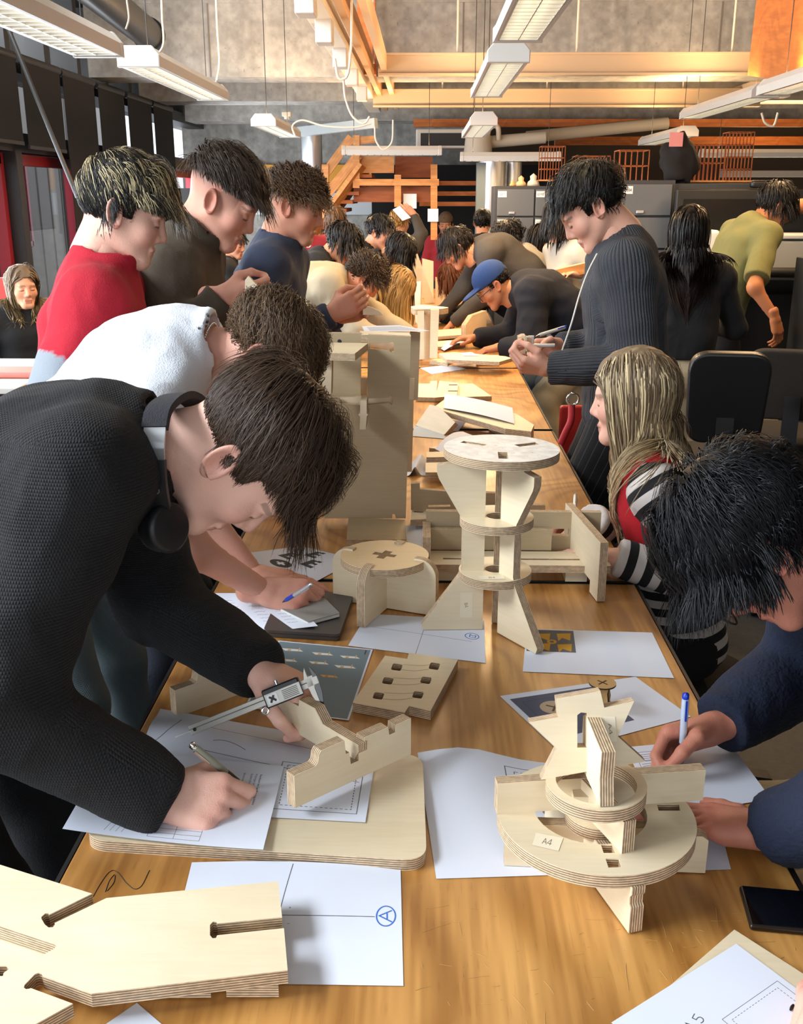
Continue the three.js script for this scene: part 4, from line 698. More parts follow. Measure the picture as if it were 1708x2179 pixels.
// boards and sheets on the second table
flatBoard('plywood_part', 'stepped plywood piece with a slot, second table', 'board', [[905, 1005], [905, 985], [960, 983], [960, 1005]], 0.02);
flatBoard('plywood_part', 'plywood piece on the second table beside the white stool top, lower', 'board', [[907, 973], [907, 962], [960, 960], [960, 972]], 0.03);
flatBoard('plywood_part', 'plywood piece on the second table, nearest the tall shelf', 'board', [[913, 953], [940, 946], [980, 948], [960, 958]], 0.001);
sheet('curled white paper beside the tall shelf model', tabs([[870, 985], [925, 983], [905, 1012], [865, 1013]], 0.002), M.paper, { lift: (a, b) => 0.03 * Math.exp(-Math.pow((a - 0.45) * 5, 2)) });
sheet('pale blue paper curving behind the white stool top', tabs([[925, 955], [985, 920], [1010, 930], [950, 968]], 0.04), M.paper, { lift: (a, b) => 0.02 * Math.sin(a * 3) });
sheet('grey striped printed paper on the second table', tabs([[880, 906], [935, 912], [950, 934], [878, 928]], 0.002), std(0xa7b1bb, { side: THREE.DoubleSide }));
sheet('white paper beside the leaning taped board', tabs([[940, 893], [992, 896], [975, 917], [935, 917]], 0.002), M.paper);
{ // leaning board with tape, angled plank with white sheet
  const t = tag(mesh('plywood_part', uprightGeo(onTable(884, 905, 0.002), onTable(945, 925, 0.002), [[0, 0], [1, 0], [1.08, 0.06], [0.35, 0.1], [0.02, 0.1]], PLY, -0.7), PM), 'leaning plywood board with a strip of tape on the third table', 'board');
  const pl = [[923, 866], [945, 858], [1110, 895], [1140, 912], [1128, 928], [930, 874]];
  flatBoard('angled_plank', 'long notched plywood plank carrying a white sheet', 'plank', [[921, 868], [950, 846], [1098, 880], [1136, 904], [1130, 918], [1075, 912]], 0.045, { t: 0.02 });
  flatBoard('angled_plank', 'pair of notched plywood ends under the long plank', 'plank', [[1040, 895], [1095, 882], [1136, 908], [1130, 922], [1090, 922]], 0.002, { t: 0.036 });
  sheet('white sheet lying on the long notched plank', [onTable(946, 838, 0.072), onTable(1090, 868, 0.07), onTable(1094, 902, 0.068), onTable(943, 868, 0.07)], M.paper, { lift: a => 0.006 * Math.sin(a * 3) });
}
flatBoard('plywood_part', 'broad pale plywood board on the third table', 'board', [[975, 817], [1006, 816], [1046, 843], [972, 845]], 0.002);
flatBoard('plywood_part', 'plywood board with two narrow slots on the third table', 'board', [[935, 810], [975, 815], [972, 842], [925, 846]], 0.016, { holes: [[[955, 818], [973, 818], [973, 820], [955, 820]], [[953, 831], [973, 831], [973, 833], [953, 833]]] });
flatBoard('plywood_part', 'notched plywood board at the left of the third table', 'board', [[885, 816], [915, 816], [915, 811], [930, 810], [928, 846], [885, 845]], 0.002);
sheet('blank white sheet at the far end of the third table', tabs([[893, 783], [955, 776], [993, 785], [918, 796]], 0.001), M.paper);
// fourth table
flatBoard('plywood_part', 'octagonal plywood board on a round base near the denim jacket', 'board', [[934, 752], [965, 749], [1075, 758], [1089, 762], [1062, 770], [950, 765]], 0.05);
{ const p = onTable(990, 772, 0.02); tag(mesh('round_base', cyl(0.07, 0.07, 0.03, p.x, TABLE + 0.035, p.z, 32), M.birch), 'round plywood base below the octagonal board', 'disc'); tag(mesh('square_base', box(0.12, 0.045, 0.09, onTable(1040, 776, 0.02).x, TABLE + 0.0235, onTable(1040, 776).z, 0.003), M.birch), 'plywood block below the octagonal board', 'block'); }
flatBoard('plywood_part', 'thin plywood wedge left of the octagonal board', 'board', [[914, 768], [925, 763], [965, 764], [952, 772]], 0.002);
{
  tag(mesh('plywood_part', uprightGeo(onTable(990, 727, 0.002), onTable(1034, 714, 0.002), rounded([[0, 0], [1, 0.03], [1, 0.16], [0.3, 0.15], [0, 0.1]], 0.02).map(([a, b]) => [a, b]), 0.03), PM), 'upright plywood plate with a slot on the fourth table', 'board');
  flatBoard('plywood_part', 'flat plywood strip behind the upright slotted plate', 'board', [[932, 702], [985, 698], [988, 712], [932, 716]], 0.02);
  sheet('curved white sheet on the fourth table', tabs([[938, 742], [965, 728], [1000, 732], [945, 746]], 0.01), M.paper, { lift: (a, b) => 0.02 * Math.sin(a * 3) });
  sheet('small white sheet under the denim jacket student hand', tabs([[980, 751], [1002, 749], [1020, 757], [985, 757]], 0.07), M.paper);
  flatBoard('plywood_part', 'stack of thin boards left of the slotted plate', 'board', [[930, 726], [985, 722], [990, 732], [932, 738]], 0.002);
  // tower stool model
  const Z = 5.45, t = thing('tower_model', 'tall narrow plywood tower model with triangular top', 'model');
  mesh('post', facing([[888, 662], [902, 662], [902, 765], [888, 765]], Z - 0.08, 0.03), PM, t); mesh('post', facing([[916, 660], [934, 660], [930, 762], [914, 762]], Z - 0.1, 0.05), PM, t); mesh('panel', facing([[900, 662], [918, 662], [916, 765], [898, 765]], Z, 0.04), PM, t);
  const h = at(915, 655, Z).y - TABLE; mesh('top_board', flatGeo(rounded(pix([[873, 652], [900, 648], [956, 654], [940, 657], [880, 658]], h), 0.02), [], h - 0.03, 0.03), PM, t);
  const w = tag(mesh('white_board', facing([[848, 605], [895, 601], [893, 690], [885, 694], [848, 692]], 7.02, 0.1), std(0xefe9dc)), 'tall white block standing on the far table', 'block');
  sheet('printed sheet resting on the shelf model top', [at(770, 694, 3.1), at(850, 692, 3.1), at(915, 704, 2.9), at(775, 706, 2.9)], print((x, w, h) => { x.fillStyle = '#8d9196'; for (let i = 0; i < 6; i++) x.fillRect(w * 0.1, h * (0.2 + i * 0.12), w * 0.8, h * 0.06); }));
  const b2 = [[[870, 545, 8.6], [888, 540, 8.6], [925, 645, 8.6], [905, 645, 8.6]], [[898, 550, 9.0], [922, 556, 9.0], [922, 634, 9.0], [898, 634, 9.0]], [[886, 570, 8.13], [898, 572, 8.13], [898, 658, 8.13], [884, 658, 8.13]], [[926, 590, 8.3], [945, 590, 8.3], [945, 652, 8.3], [926, 652, 8.3]]];
  b2.forEach((q, i) => tag(mesh('plywood_part', facing(q.map(a => [a[0], a[1]]), q[0][2], 0.03), PM), ['slanting plywood fin among the far models', 'tallest upright plywood panel among the far models', 'narrow upright plywood strip behind the white block', 'plywood upright beside the ginger haired student'][i], 'board'));
}
// laptop, notebook, lettered sheet
{
  const A = onTable(640, 1352, 0.004), B = onTable(724, 1346, 0.004), C = onTable(752, 1262, 0.004);
  const t = thing('laptop', 'closed dark grey laptop under the notebook', 'laptop', [0, 0, 0]);
  const r = rounded(pix([[560, 1340], [722, 1350], [752, 1264], [600, 1250]], 0.016), 0.012); mesh('base', plate(r, [], 0.008).rotateX(-Math.PI / 2).translate(0, TABLE + 0.001, 0), M.lap ??= std(0x5a5857, { metalness: 0.7, roughness: 0.4 }), t); mesh('lid', plate(r, [], 0.006).rotateX(-Math.PI / 2).translate(0, TABLE + 0.0098, 0), M.lap, t);
  const n = thing('notebook', 'grey closed notebook lying on the laptop', 'notebook'); const q = rounded(pix([[590, 1290], [655, 1322], [723, 1304], [665, 1246]], 0.026), 0.004); mesh('pages', plate(q, [], 0.006).rotateX(-Math.PI / 2).translate(0, TABLE + 0.0175, 0), std(0xd8d4ca), n); mesh('cover', plate(q, [], 0.0015).rotateX(-Math.PI / 2).translate(0, TABLE + 0.0237, 0), std(0x8b8985, { roughness: 0.6 }), n);
  const l = print((x, w, h) => { x.font = 'italic 15px serif'; for (let i = 0; i < 9; i++) for (let j = 0; j < 3; j++) { x.beginPath(); for (let k = 0; k < 12; k++) x.lineTo(w * (0.12 + j * 0.27) + k * 8, h * (0.2 + i * 0.08) + rr(-4, 4)); x.stroke(); } });
  sheet('handwritten white sheet beside the laptop', tabs([[432, 1262], [610, 1262], [676, 1332], [520, 1350]], [0.004, 0.028, 0.022, 0.004]), l);
  const e = print((x, w, h) => {
    x.fillStyle = '#3d3f42'; x.save(); x.beginPath(); x.ellipse(w * 0.3, h * 0.42, 62, 58, 0, 0, 7); x.fill(); x.fillStyle = '#e9edf5'; x.fillRect(w * 0.3 - 26, h * 0.42 - 9, 52, 18); x.fillRect(w * 0.3 - 9, h * 0.42 - 26, 18, 52); x.fillStyle = '#3d3f42';
    const E = (X, Y) => { x.fillRect(X, Y, 130, 34); x.fillRect(X, Y + 34, 34, 40); x.fillRect(X + 62, Y + 34, 26, 30); x.fillRect(X + 110, Y + 34, 30, 26); }; E(w * 0.46, h * 0.2); E(w * 0.46, h * 0.56); E(w * 0.72, h * 0.36); x.restore();
  });
  sheet('white sheet with bold dark jigsaw shapes', tabs([[500, 1180], [640, 1162], [760, 1190], [640, 1255]], 0.002), e);
  const red = tag(mesh('lanyard_strap', wire([at(1216, 862, 3.45), at(1214, 895, 3.43), at(1203, 920, 3.42), at(1192, 945, 3.42)], 0.012, 20, 6), std(0xb3242c, { roughness: 0.7 })), 'red woven lanyard strap hanging from the striped trousers', 'strap');
  tag(mesh('carabiner', new THREE.TorusGeometry(0.02, 0.004, 8, 20).translate(at(1218, 848, 3.45).x, at(1218, 848, 3.45).y, -3.44), M.chrome), 'small steel clip on the belt loop', 'clip');
}
// ---------------------------------------------------------------- figures: distance fields meshed with surface nets
function surfaceNet(f, lo, hi, cell) {
  const nx = Math.ceil((hi.x - lo.x) / cell) + 2, ny = Math.ceil((hi.y - lo.y) / cell) + 2, nz = Math.ceil((hi.z - lo.z) / cell) + 2;
  const F = new Float32Array(nx * ny * nz), B = 4, hd = B * cell * 0.87 + cell;
  for (let bz = 0; bz < nz; bz += B) for (let by = 0; by < ny; by += B) for (let bx = 0; bx < nx; bx += B) {
    const d = f(lo.x + (bx + 1.5) * cell, lo.y + (by + 1.5) * cell, lo.z + (bz + 1.5) * cell), far = Math.abs(d) > hd * 1.35;
    const ex = Math.min(bx + B, nx), ey = Math.min(by + B, ny), ez = Math.min(bz + B, nz);
    for (let z = bz; z < ez; z++) for (let y = by; y < ey; y++) for (let x = bx; x < ex; x++) F[(z * ny + y) * nx + x] = far ? d : f(lo.x + x * cell, lo.y + y * cell, lo.z + z * cell);
  }
  const id = new Int32Array(nx * ny * nz).fill(-1), P = [], sx = 1, sy = nx, sz = nx * ny, off = [0, sx, sy, sx + sy, sz, sx + sz, sy + sz, sx + sy + sz];
  const E = [[0, 1], [0, 2], [0, 4], [1, 3], [1, 5], [2, 3], [2, 6], [3, 7], [4, 5], [4, 6], [5, 7], [6, 7]];
  for (let z = 0; z < nz - 1; z++) for (let y = 0; y < ny - 1; y++) for (let x = 0; x < nx - 1; x++) {
    const o = (z * ny + y) * nx + x; let m = 0; for (let k = 0; k < 8; k++) if (F[o + off[k]] < 0) m |= 1 << k;
    if (m === 0 || m === 255) continue;
    let ax = 0, ay = 0, az = 0, c = 0;
    for (const [a, b] of E) { if (((m >> a) & 1) === ((m >> b) & 1)) continue; const fa = F[o + off[a]], fb = F[o + off[b]], t = fa / (fa - fb); ax += (a & 1) + t * ((b & 1) - (a & 1)); ay += ((a >> 1) & 1) + t * (((b >> 1) & 1) - ((a >> 1) & 1)); az += (a >> 2) + t * ((b >> 2) - (a >> 2)); c++; }
    id[o] = P.length / 3; P.push(lo.x + (x + ax / c) * cell, lo.y + (y + ay / c) * cell, lo.z + (z + az / c) * cell);
  }
  const I = [];
  for (let z = 1; z < nz - 1; z++) for (let y = 1; y < ny - 1; y++) for (let x = 1; x < nx - 1; x++) {
    const o = (z * ny + y) * nx + x, s = F[o] < 0;
    for (const [d, u, v] of [[sx, sy, sz], [sy, sz, sx], [sz, sx, sy]]) {
      if (s === (F[o + d] < 0)) continue; const a = id[o], b = id[o - u], c = id[o - u - v], e = id[o - v]; if (a < 0 || b < 0 || c < 0 || e < 0) continue;
      if (s) I.push(a, b, c, a, c, e); else I.push(a, c, b, a, e, c);
    }
  }
  const N = new Float32Array(P.length), h = cell * 0.6;
  for (let i = 0; i < P.length; i += 3) {
    const x = P[i], y = P[i + 1], z = P[i + 2]; let a = f(x + h, y, z) - f(x - h, y, z), b = f(x, y + h, z) - f(x, y - h, z), c = f(x, y, z + h) - f(x, y, z - h); const l = Math.hypot(a, b, c) || 1;
    N[i] = a / l; N[i + 1] = b / l; N[i + 2] = c / l;
  }
  const g = new THREE.BufferGeometry(); g.setAttribute('position', new THREE.Float32BufferAttribute(P, 3)); g.setAttribute('normal', new THREE.BufferAttribute(N, 3)); g.setIndex(I); return g;
}
const smin = (a, b, k) => { const h = Math.max(k - Math.abs(a - b), 0) / k; return Math.min(a, b) - h * h * k * 0.25; };
const smax = (a, b, k) => -smin(-a, -b, k);
function cap(a, b, ra, rb = ra) { const dx = b.x - a.x, dy = b.y - a.y, dz = b.z - a.z; return { a, b, ra, rb, dx, dy, dz, q: 1 / (dx * dx + dy * dy + dz * dz + 1e-9) }; }
function capD(c, x, y, z) { const px = x - c.a.x, py = y - c.a.y, pz = z - c.a.z; let h = (px * c.dx + py * c.dy + pz * c.dz) * c.q; h = h < 0 ? 0 : h > 1 ? 1 : h; const ex = px - c.dx * h, ey = py - c.dy * h, ez = pz - c.dz * h; return Math.sqrt(ex * ex + ey * ey + ez * ez) - c.ra - (c.rb - c.ra) * h; }
function blend(bones, x, y, z, k) { let d = 9; for (const b of bones) d = smin(d, capD(b, x, y, z), k); return d; }
const ell = (x, y, z, cx, cy, cz, rx, ry, rz) => { const a = (x - cx) / rx, b = (y - cy) / ry, c = (z - cz) / rz, k0 = Math.hypot(a, b, c), k1 = Math.hypot(a / rx, b / ry, c / rz); return k1 < 1e-6 ? -Math.min(rx, ry, rz) : k0 * (k0 - 1) / k1; };
function bounds(bones, pad) { const lo = V(9e9, 9e9, 9e9), hi = V(-9e9, -9e9, -9e9); for (const b of bones) for (const [p, r] of [[b.a, b.ra], [b.b, b.rb]]) { lo.min(V(p.x - r - pad, p.y - r - pad, p.z - r - pad)); hi.max(V(p.x + r + pad, p.y + r + pad, p.z + r + pad)); } return [lo, hi]; }

// head in its own frame: y up, z forward, x to the person's left; about 24 cm from chin to crown
const C3 = (a, b, r, r2 = r) => cap(V(...a), V(...b), r, r2);
function headField(o = {}) {
  const nose = [C3([0, 0.004, 0.088], [0, -0.030, 0.1035], 0.0085, 0.0115), C3([-0.011, -0.037, 0.0945], [0.011, -0.037, 0.0945], 0.0082)];
  const jaw = [C3([0.05, -0.045, 0.0], [0.018, -0.098, 0.07], 0.02, 0.019), C3([-0.05, -0.045, 0.0], [-0.018, -0.098, 0.07], 0.02, 0.019), C3([-0.014, -0.1, 0.074], [0.014, -0.1, 0.074], 0.0175)];
  const brow = C3([-0.036, 0.02, 0.078], [0.036, 0.02, 0.078], 0.0135), lipU = C3([-0.017, -0.0655, 0.0885], [0.017, -0.0655, 0.0885], 0.0075), lipL = C3([-0.014, -0.0775, 0.087], [0.014, -0.0775, 0.087], 0.0078);
  const neck = C3([0, -0.03, -0.022], [0, -0.13, -0.032], 0.056, 0.058);
  return (x, y, z) => {
    const ax = Math.abs(x);
    let d = ell(x, y, z, 0, 0.036, -0.012, 0.0755, 0.087, 0.097);
    d = smin(d, ell(x, y, z, 0, -0.028, 0.034, 0.0615, 0.08, 0.06), 0.03);
    d = smin(d, ell(ax, y, z, 0.040, -0.028, 0.058, 0.026, 0.026, 0.026), 0.02);
    d = smin(d, blend(jaw, x, y, z, 0.02), 0.022);
    d = smin(d, capD(brow, x, y, z), 0.014);
    d = smax(d, -ell(ax, y, z, 0.032, -0.001, 0.099, 0.018, 0.0115, 0.016), 0.012);
    d = smin(d, ell(ax, y, z, 0.0315, -0.003, 0.0765, 0.0148, 0.0125, 0.0135), 0.004);
    d = smin(d, nose.reduce((m, b) => smin(m, capD(b, x, y, z), 0.008), 9), 0.011);
    d = smin(d, smin(capD(lipU, x, y, z), capD(lipL, x, y, z), 0.003), 0.006);
    d = smin(d, capD(neck, x, y, z), 0.03);
    // ear: a tilted shell with a rim and a hollow
    const ex = ax - 0.076 - Math.max(0, -(z + 0.008)) * 0.35, ey = y + 0.012, ez = z + 0.010 + (y + 0.012) * 0.25;
    let e = ell(ex, ey, ez, 0, 0, 0, 0.0085, 0.033, 0.0185);
    const q = Math.hypot(ey / 0.028, ez / 0.0155) - 1, rim = Math.hypot(q * 0.017, ex - 0.006) - 0.0042;
    e = smax(e, -ell(ex, ey, ez, 0.0095, 0.002, 0.001, 0.0075, 0.021, 0.0105), 0.003); if (ey > -0.024) e = smin(e, rim, 0.003);
    e = smin(e, ell(ex, ey, ez, 0.001, -0.003, 0.010, 0.0055, 0.0065, 0.0045), 0.003);
    return smin(d, e, 0.006);
  };
}
function handField(pose, sgn) {      // x thumb side, y along the fingers, z out of the palm
  const B = [], bx = [0.029, 0.0095, -0.0105, -0.028], by = [0.088, 0.092, 0.088, 0.079], seg = [[0.043, 0.026, 0.02], [0.047, 0.03, 0.021], [0.043, 0.028, 0.02], [0.034, 0.021, 0.018]], rad = [0.0092, 0.0094, 0.009, 0.0078];
  const palm = []; for (let i = 0; i < 4; i++) palm.push(C3([(bx[i]) * 0.55, 0.012, 0], [bx[i], by[i] - 0.006, 0], 0.0165, 0.0128));
  palm.push(C3([0.012, 0.018, 0.006], [0.03, 0.045, 0.012], 0.018, 0.015)); palm.push(C3([-0.014, 0.02, 0.006], [-0.024, 0.06, 0.006], 0.015, 0.013));
  palm.push(C3([0.007, -0.035, 0], [0.008, 0.012, 0], 0.0235, 0.019), C3([-0.007, -0.035, 0], [-0.008, 0.012, 0], 0.0235, 0.019));
  const tips = [];
  for (let i = 0; i < 4; i++) {
    let p = V(bx[i], by[i], 0), a = 0, sp = (pose.spread || 0.05) * (1.5 - i); const ch = [];
    for (let j = 0; j < 3; j++) { a += pose.curl[i][j]; const q = p.clone().add(V(Math.sin(sp) * Math.cos(a), Math.cos(a) * Math.cos(sp), Math.sin(a)).multiplyScalar(seg[i][j])); ch.push(C3(p.toArray(), q.toArray(), rad[i] * (1 - 0.07 * j), rad[i] * (0.93 - 0.09 * j))); p = q; }
    B.push(ch); tips.push(p);
  }
  const th = pose.thumb.map(p => V(...p)); B.push([C3([0.018, 0.022, 0.008], th[0].toArray(), 0.015, 0.0125), C3(th[0].toArray(), th[1].toArray(), 0.0118, 0.0105), C3(th[1].toArray(), th[2].toArray(), 0.0105, 0.0082)]); tips.push(th[2]);
  const f = (x, y, z) => { x *= sgn; let d = blend(palm, x, y, z, 0.012); for (let i = 0; i < 5; i++) d = smin(d, blend(B[i], x, y, z, 0.004), i === 4 ? 0.01 : 0.006); return d; };
  f.tips = tips; return f;
}
const D = Math.PI / 180, dg = a => a.map(r => r.map(v => v * D));
const POSE = {
  write: { curl: dg([[48, 42, 20], [58, 55, 25], [70, 65, 30], [74, 68, 30]]), thumb: [[0.046, 0.05, 0.026], [0.046, 0.08, 0.044], [0.034, 0.102, 0.054]], spread: 0.02 },
  pinch: { curl: dg([[40, 45, 15], [48, 45, 20], [40, 40, 20], [35, 35, 20]]), thumb: [[0.046, 0.05, 0.03], [0.046, 0.08, 0.05], [0.03, 0.105, 0.06]], spread: 0.03 },
  grip: { curl: dg([[45, 60, 35], [50, 65, 35], [52, 68, 35], [55, 68, 35]]), thumb: [[0.046, 0.05, 0.024], [0.048, 0.08, 0.04], [0.036, 0.1, 0.054]], spread: 0.03 },
  relax: { curl: dg([[18, 30, 18], [22, 34, 18], [26, 36, 18], [28, 36, 18]]), thumb: [[0.05, 0.048, 0.014], [0.06, 0.076, 0.02], [0.062, 0.1, 0.026]], spread: 0.05 },
  flat: { curl: dg([[6, 12, 6], [6, 12, 6], [8, 14, 8], [10, 16, 8]]), thumb: [[0.05, 0.046, 0.006], [0.064, 0.07, 0.008], [0.072, 0.094, 0.01]], spread: 0.08 },
};
function basis(x, y, z, p) { return new THREE.Matrix4().makeBasis(x, y, z).setPosition(p); }
function headFrame(pos, yaw, pitch, roll = 0) { const m = new THREE.Matrix4().makeRotationFromEuler(new THREE.Euler(pitch * D, yaw * D, roll * D, 'YXZ')); m.setPosition(pos); return m; }
function colorize(g, fn) { const p = g.attributes.position, n = p.count, c = new Float32Array(n * 3); for (let i = 0; i < n; i++) { const k = fn(p.getX(i), p.getY(i), p.getZ(i)); c[3 * i] = k[0]; c[3 * i + 1] = k[1]; c[3 * i + 2] = k[2]; } g.setAttribute('color', new THREE.BufferAttribute(c, 3)); return g; }
const lin = hex => { const c = new THREE.Color(hex); return [c.r, c.g, c.b]; };
const mixc = (a, b, t) => [0, 1, 2].map(i => a[i] + (b[i] - a[i]) * t);

function ik(a, t, l1, l2, hint) {
  const d = t.clone().sub(a), L = d.length(), k = Math.max(1, L / ((l1 + l2) * 0.995)); l1 *= k; l2 *= k; d.normalize();
  const c = (l1 * l1 + L * L - l2 * l2) / (2 * L), h = Math.sqrt(Math.max(0, l1 * l1 - c * c)), n = hint.clone().addScaledVector(d, -hint.dot(d)).normalize();
  return a.clone().addScaledVector(d, c).addScaledVector(n, h);
}
// bone-following uv: u along the limb, v round it (metres)
function boneUV(g, axes) {
  g = g.index ? g.toNonIndexed() : g; const p = g.attributes.position, n = p.count, uv = new Float32Array(n * 2), q = V();
  const fr = axes.map(c => { const d = V(c.dx, c.dy, c.dz).normalize(), e = Math.abs(d.y) < 0.9 ? V(0, 1, 0) : V(1, 0, 0), x = V().crossVectors(d, e).normalize(), y = V().crossVectors(d, x); return { c, d, x, y }; });
  for (let i = 0; i < n; i += 3) {
    let best = null, bd = 9; const mx = (p.getX(i) + p.getX(i + 1) + p.getX(i + 2)) / 3, my = (p.getY(i) + p.getY(i + 1) + p.getY(i + 2)) / 3, mz = (p.getZ(i) + p.getZ(i + 1) + p.getZ(i + 2)) / 3;
    for (const f of fr) { const d = capD(f.c, mx, my, mz); if (d < bd) { bd = d; best = f; } }
    let a0; for (let k = i; k < i + 3; k++) { q.fromBufferAttribute(p, k).sub(best.c.a); let a = Math.atan2(q.dot(best.y), q.dot(best.x)); if (k === i) a0 = a; else { if (a - a0 > Math.PI) a -= 2 * Math.PI; if (a0 - a > Math.PI) a += 2 * Math.PI; } uv[2 * k] = q.dot(best.d) + (best.c.off || 0); uv[2 * k + 1] = a * (best.c.ra + best.c.rb) * 0.5; }
  }
  g.setAttribute('uv', new THREE.BufferAttribute(uv, 2)); return g;
}
// ---------------------------------------------------------------- hair
const SK = { c: [0, 0.036, -0.012], r: [0.0775, 0.089, 0.099] };
function hairMask(x, y, z, o = {}) {
  const d = o.down || 0; let h;
  if (z > 0.066) h = 0.064; else if (z > 0.03) h = lerp(0.03, 0.064, (z - 0.03) / 0.036); else if (z > 0.004) h = -0.012; else if (z > -0.032) h = lerp(-0.035, 0.022, sstep(-0.036, -0.02, z)); else h = lerp(-0.072, -0.035, clamp((z + 0.08) / 0.048));
  if (o.fade && z < 0.04) h = Math.max(h, o.fade);
  return y > h - d;
}
function strandGeo(paths, width, colors) {      // flat tapering ribbons
  let nv = 0, ni = 0; for (const p of paths) { nv += p.length * 2; ni += (p.length - 1) * 6; }
  const P = new Float32Array(nv * 3), N = new Float32Array(nv * 3), C = new Float32Array(nv * 3), I = new Uint32Array(ni); let a = 0, b = 0; const t = V(), s = V(), nn = V();
  paths.forEach((p, k) => {
    const w = width * (0.6 + 0.8 * h2(k, 7)), tw = (h2(k, 11) - 0.5) * 1.5;
    for (let i = 0; i < p.length; i++) {
      const q = p[i]; t.copy(p[Math.min(i + 1, p.length - 1)].p).sub(p[Math.max(i - 1, 0)].p).normalize(); s.crossVectors(t, q.n).normalize(); nn.crossVectors(s, t).normalize();
      const ww = w * (i === p.length - 1 ? 0.12 : 1 - 0.45 * i / p.length), ct = Math.cos(tw * 0.5), st = Math.sin(tw * 0.5); const dx = s.x * ct + nn.x * st, dy = s.y * ct + nn.y * st, dz = s.z * ct + nn.z * st;
      for (const e of [-1, 1]) { P[3 * a] = q.p.x + dx * ww * e * 0.5; P[3 * a + 1] = q.p.y + dy * ww * e * 0.5; P[3 * a + 2] = q.p.z + dz * ww * e * 0.5; const m = V(nn.x + dx * e * 0.8, nn.y + dy * e * 0.8, nn.z + dz * e * 0.8).normalize(); N[3 * a] = m.x; N[3 * a + 1] = m.y; N[3 * a + 2] = m.z; const c = colors(k, i / (p.length - 1), q.p); C[3 * a] = c[0]; C[3 * a + 1] = c[1]; C[3 * a + 2] = c[2]; a++; }
      if (i < p.length - 1) { const o = a - 2; I.set([o, o + 1, o + 2, o + 1, o + 3, o + 2], b); b += 6; }
    }
  });
  const g = new THREE.BufferGeometry(); g.setAttribute('position', new THREE.BufferAttribute(P, 3)); g.setAttribute('normal', new THREE.BufferAttribute(N, 3)); g.setAttribute('color', new THREE.BufferAttribute(C, 3)); g.setIndex(new THREE.BufferAttribute(I, 1)); return g;
}
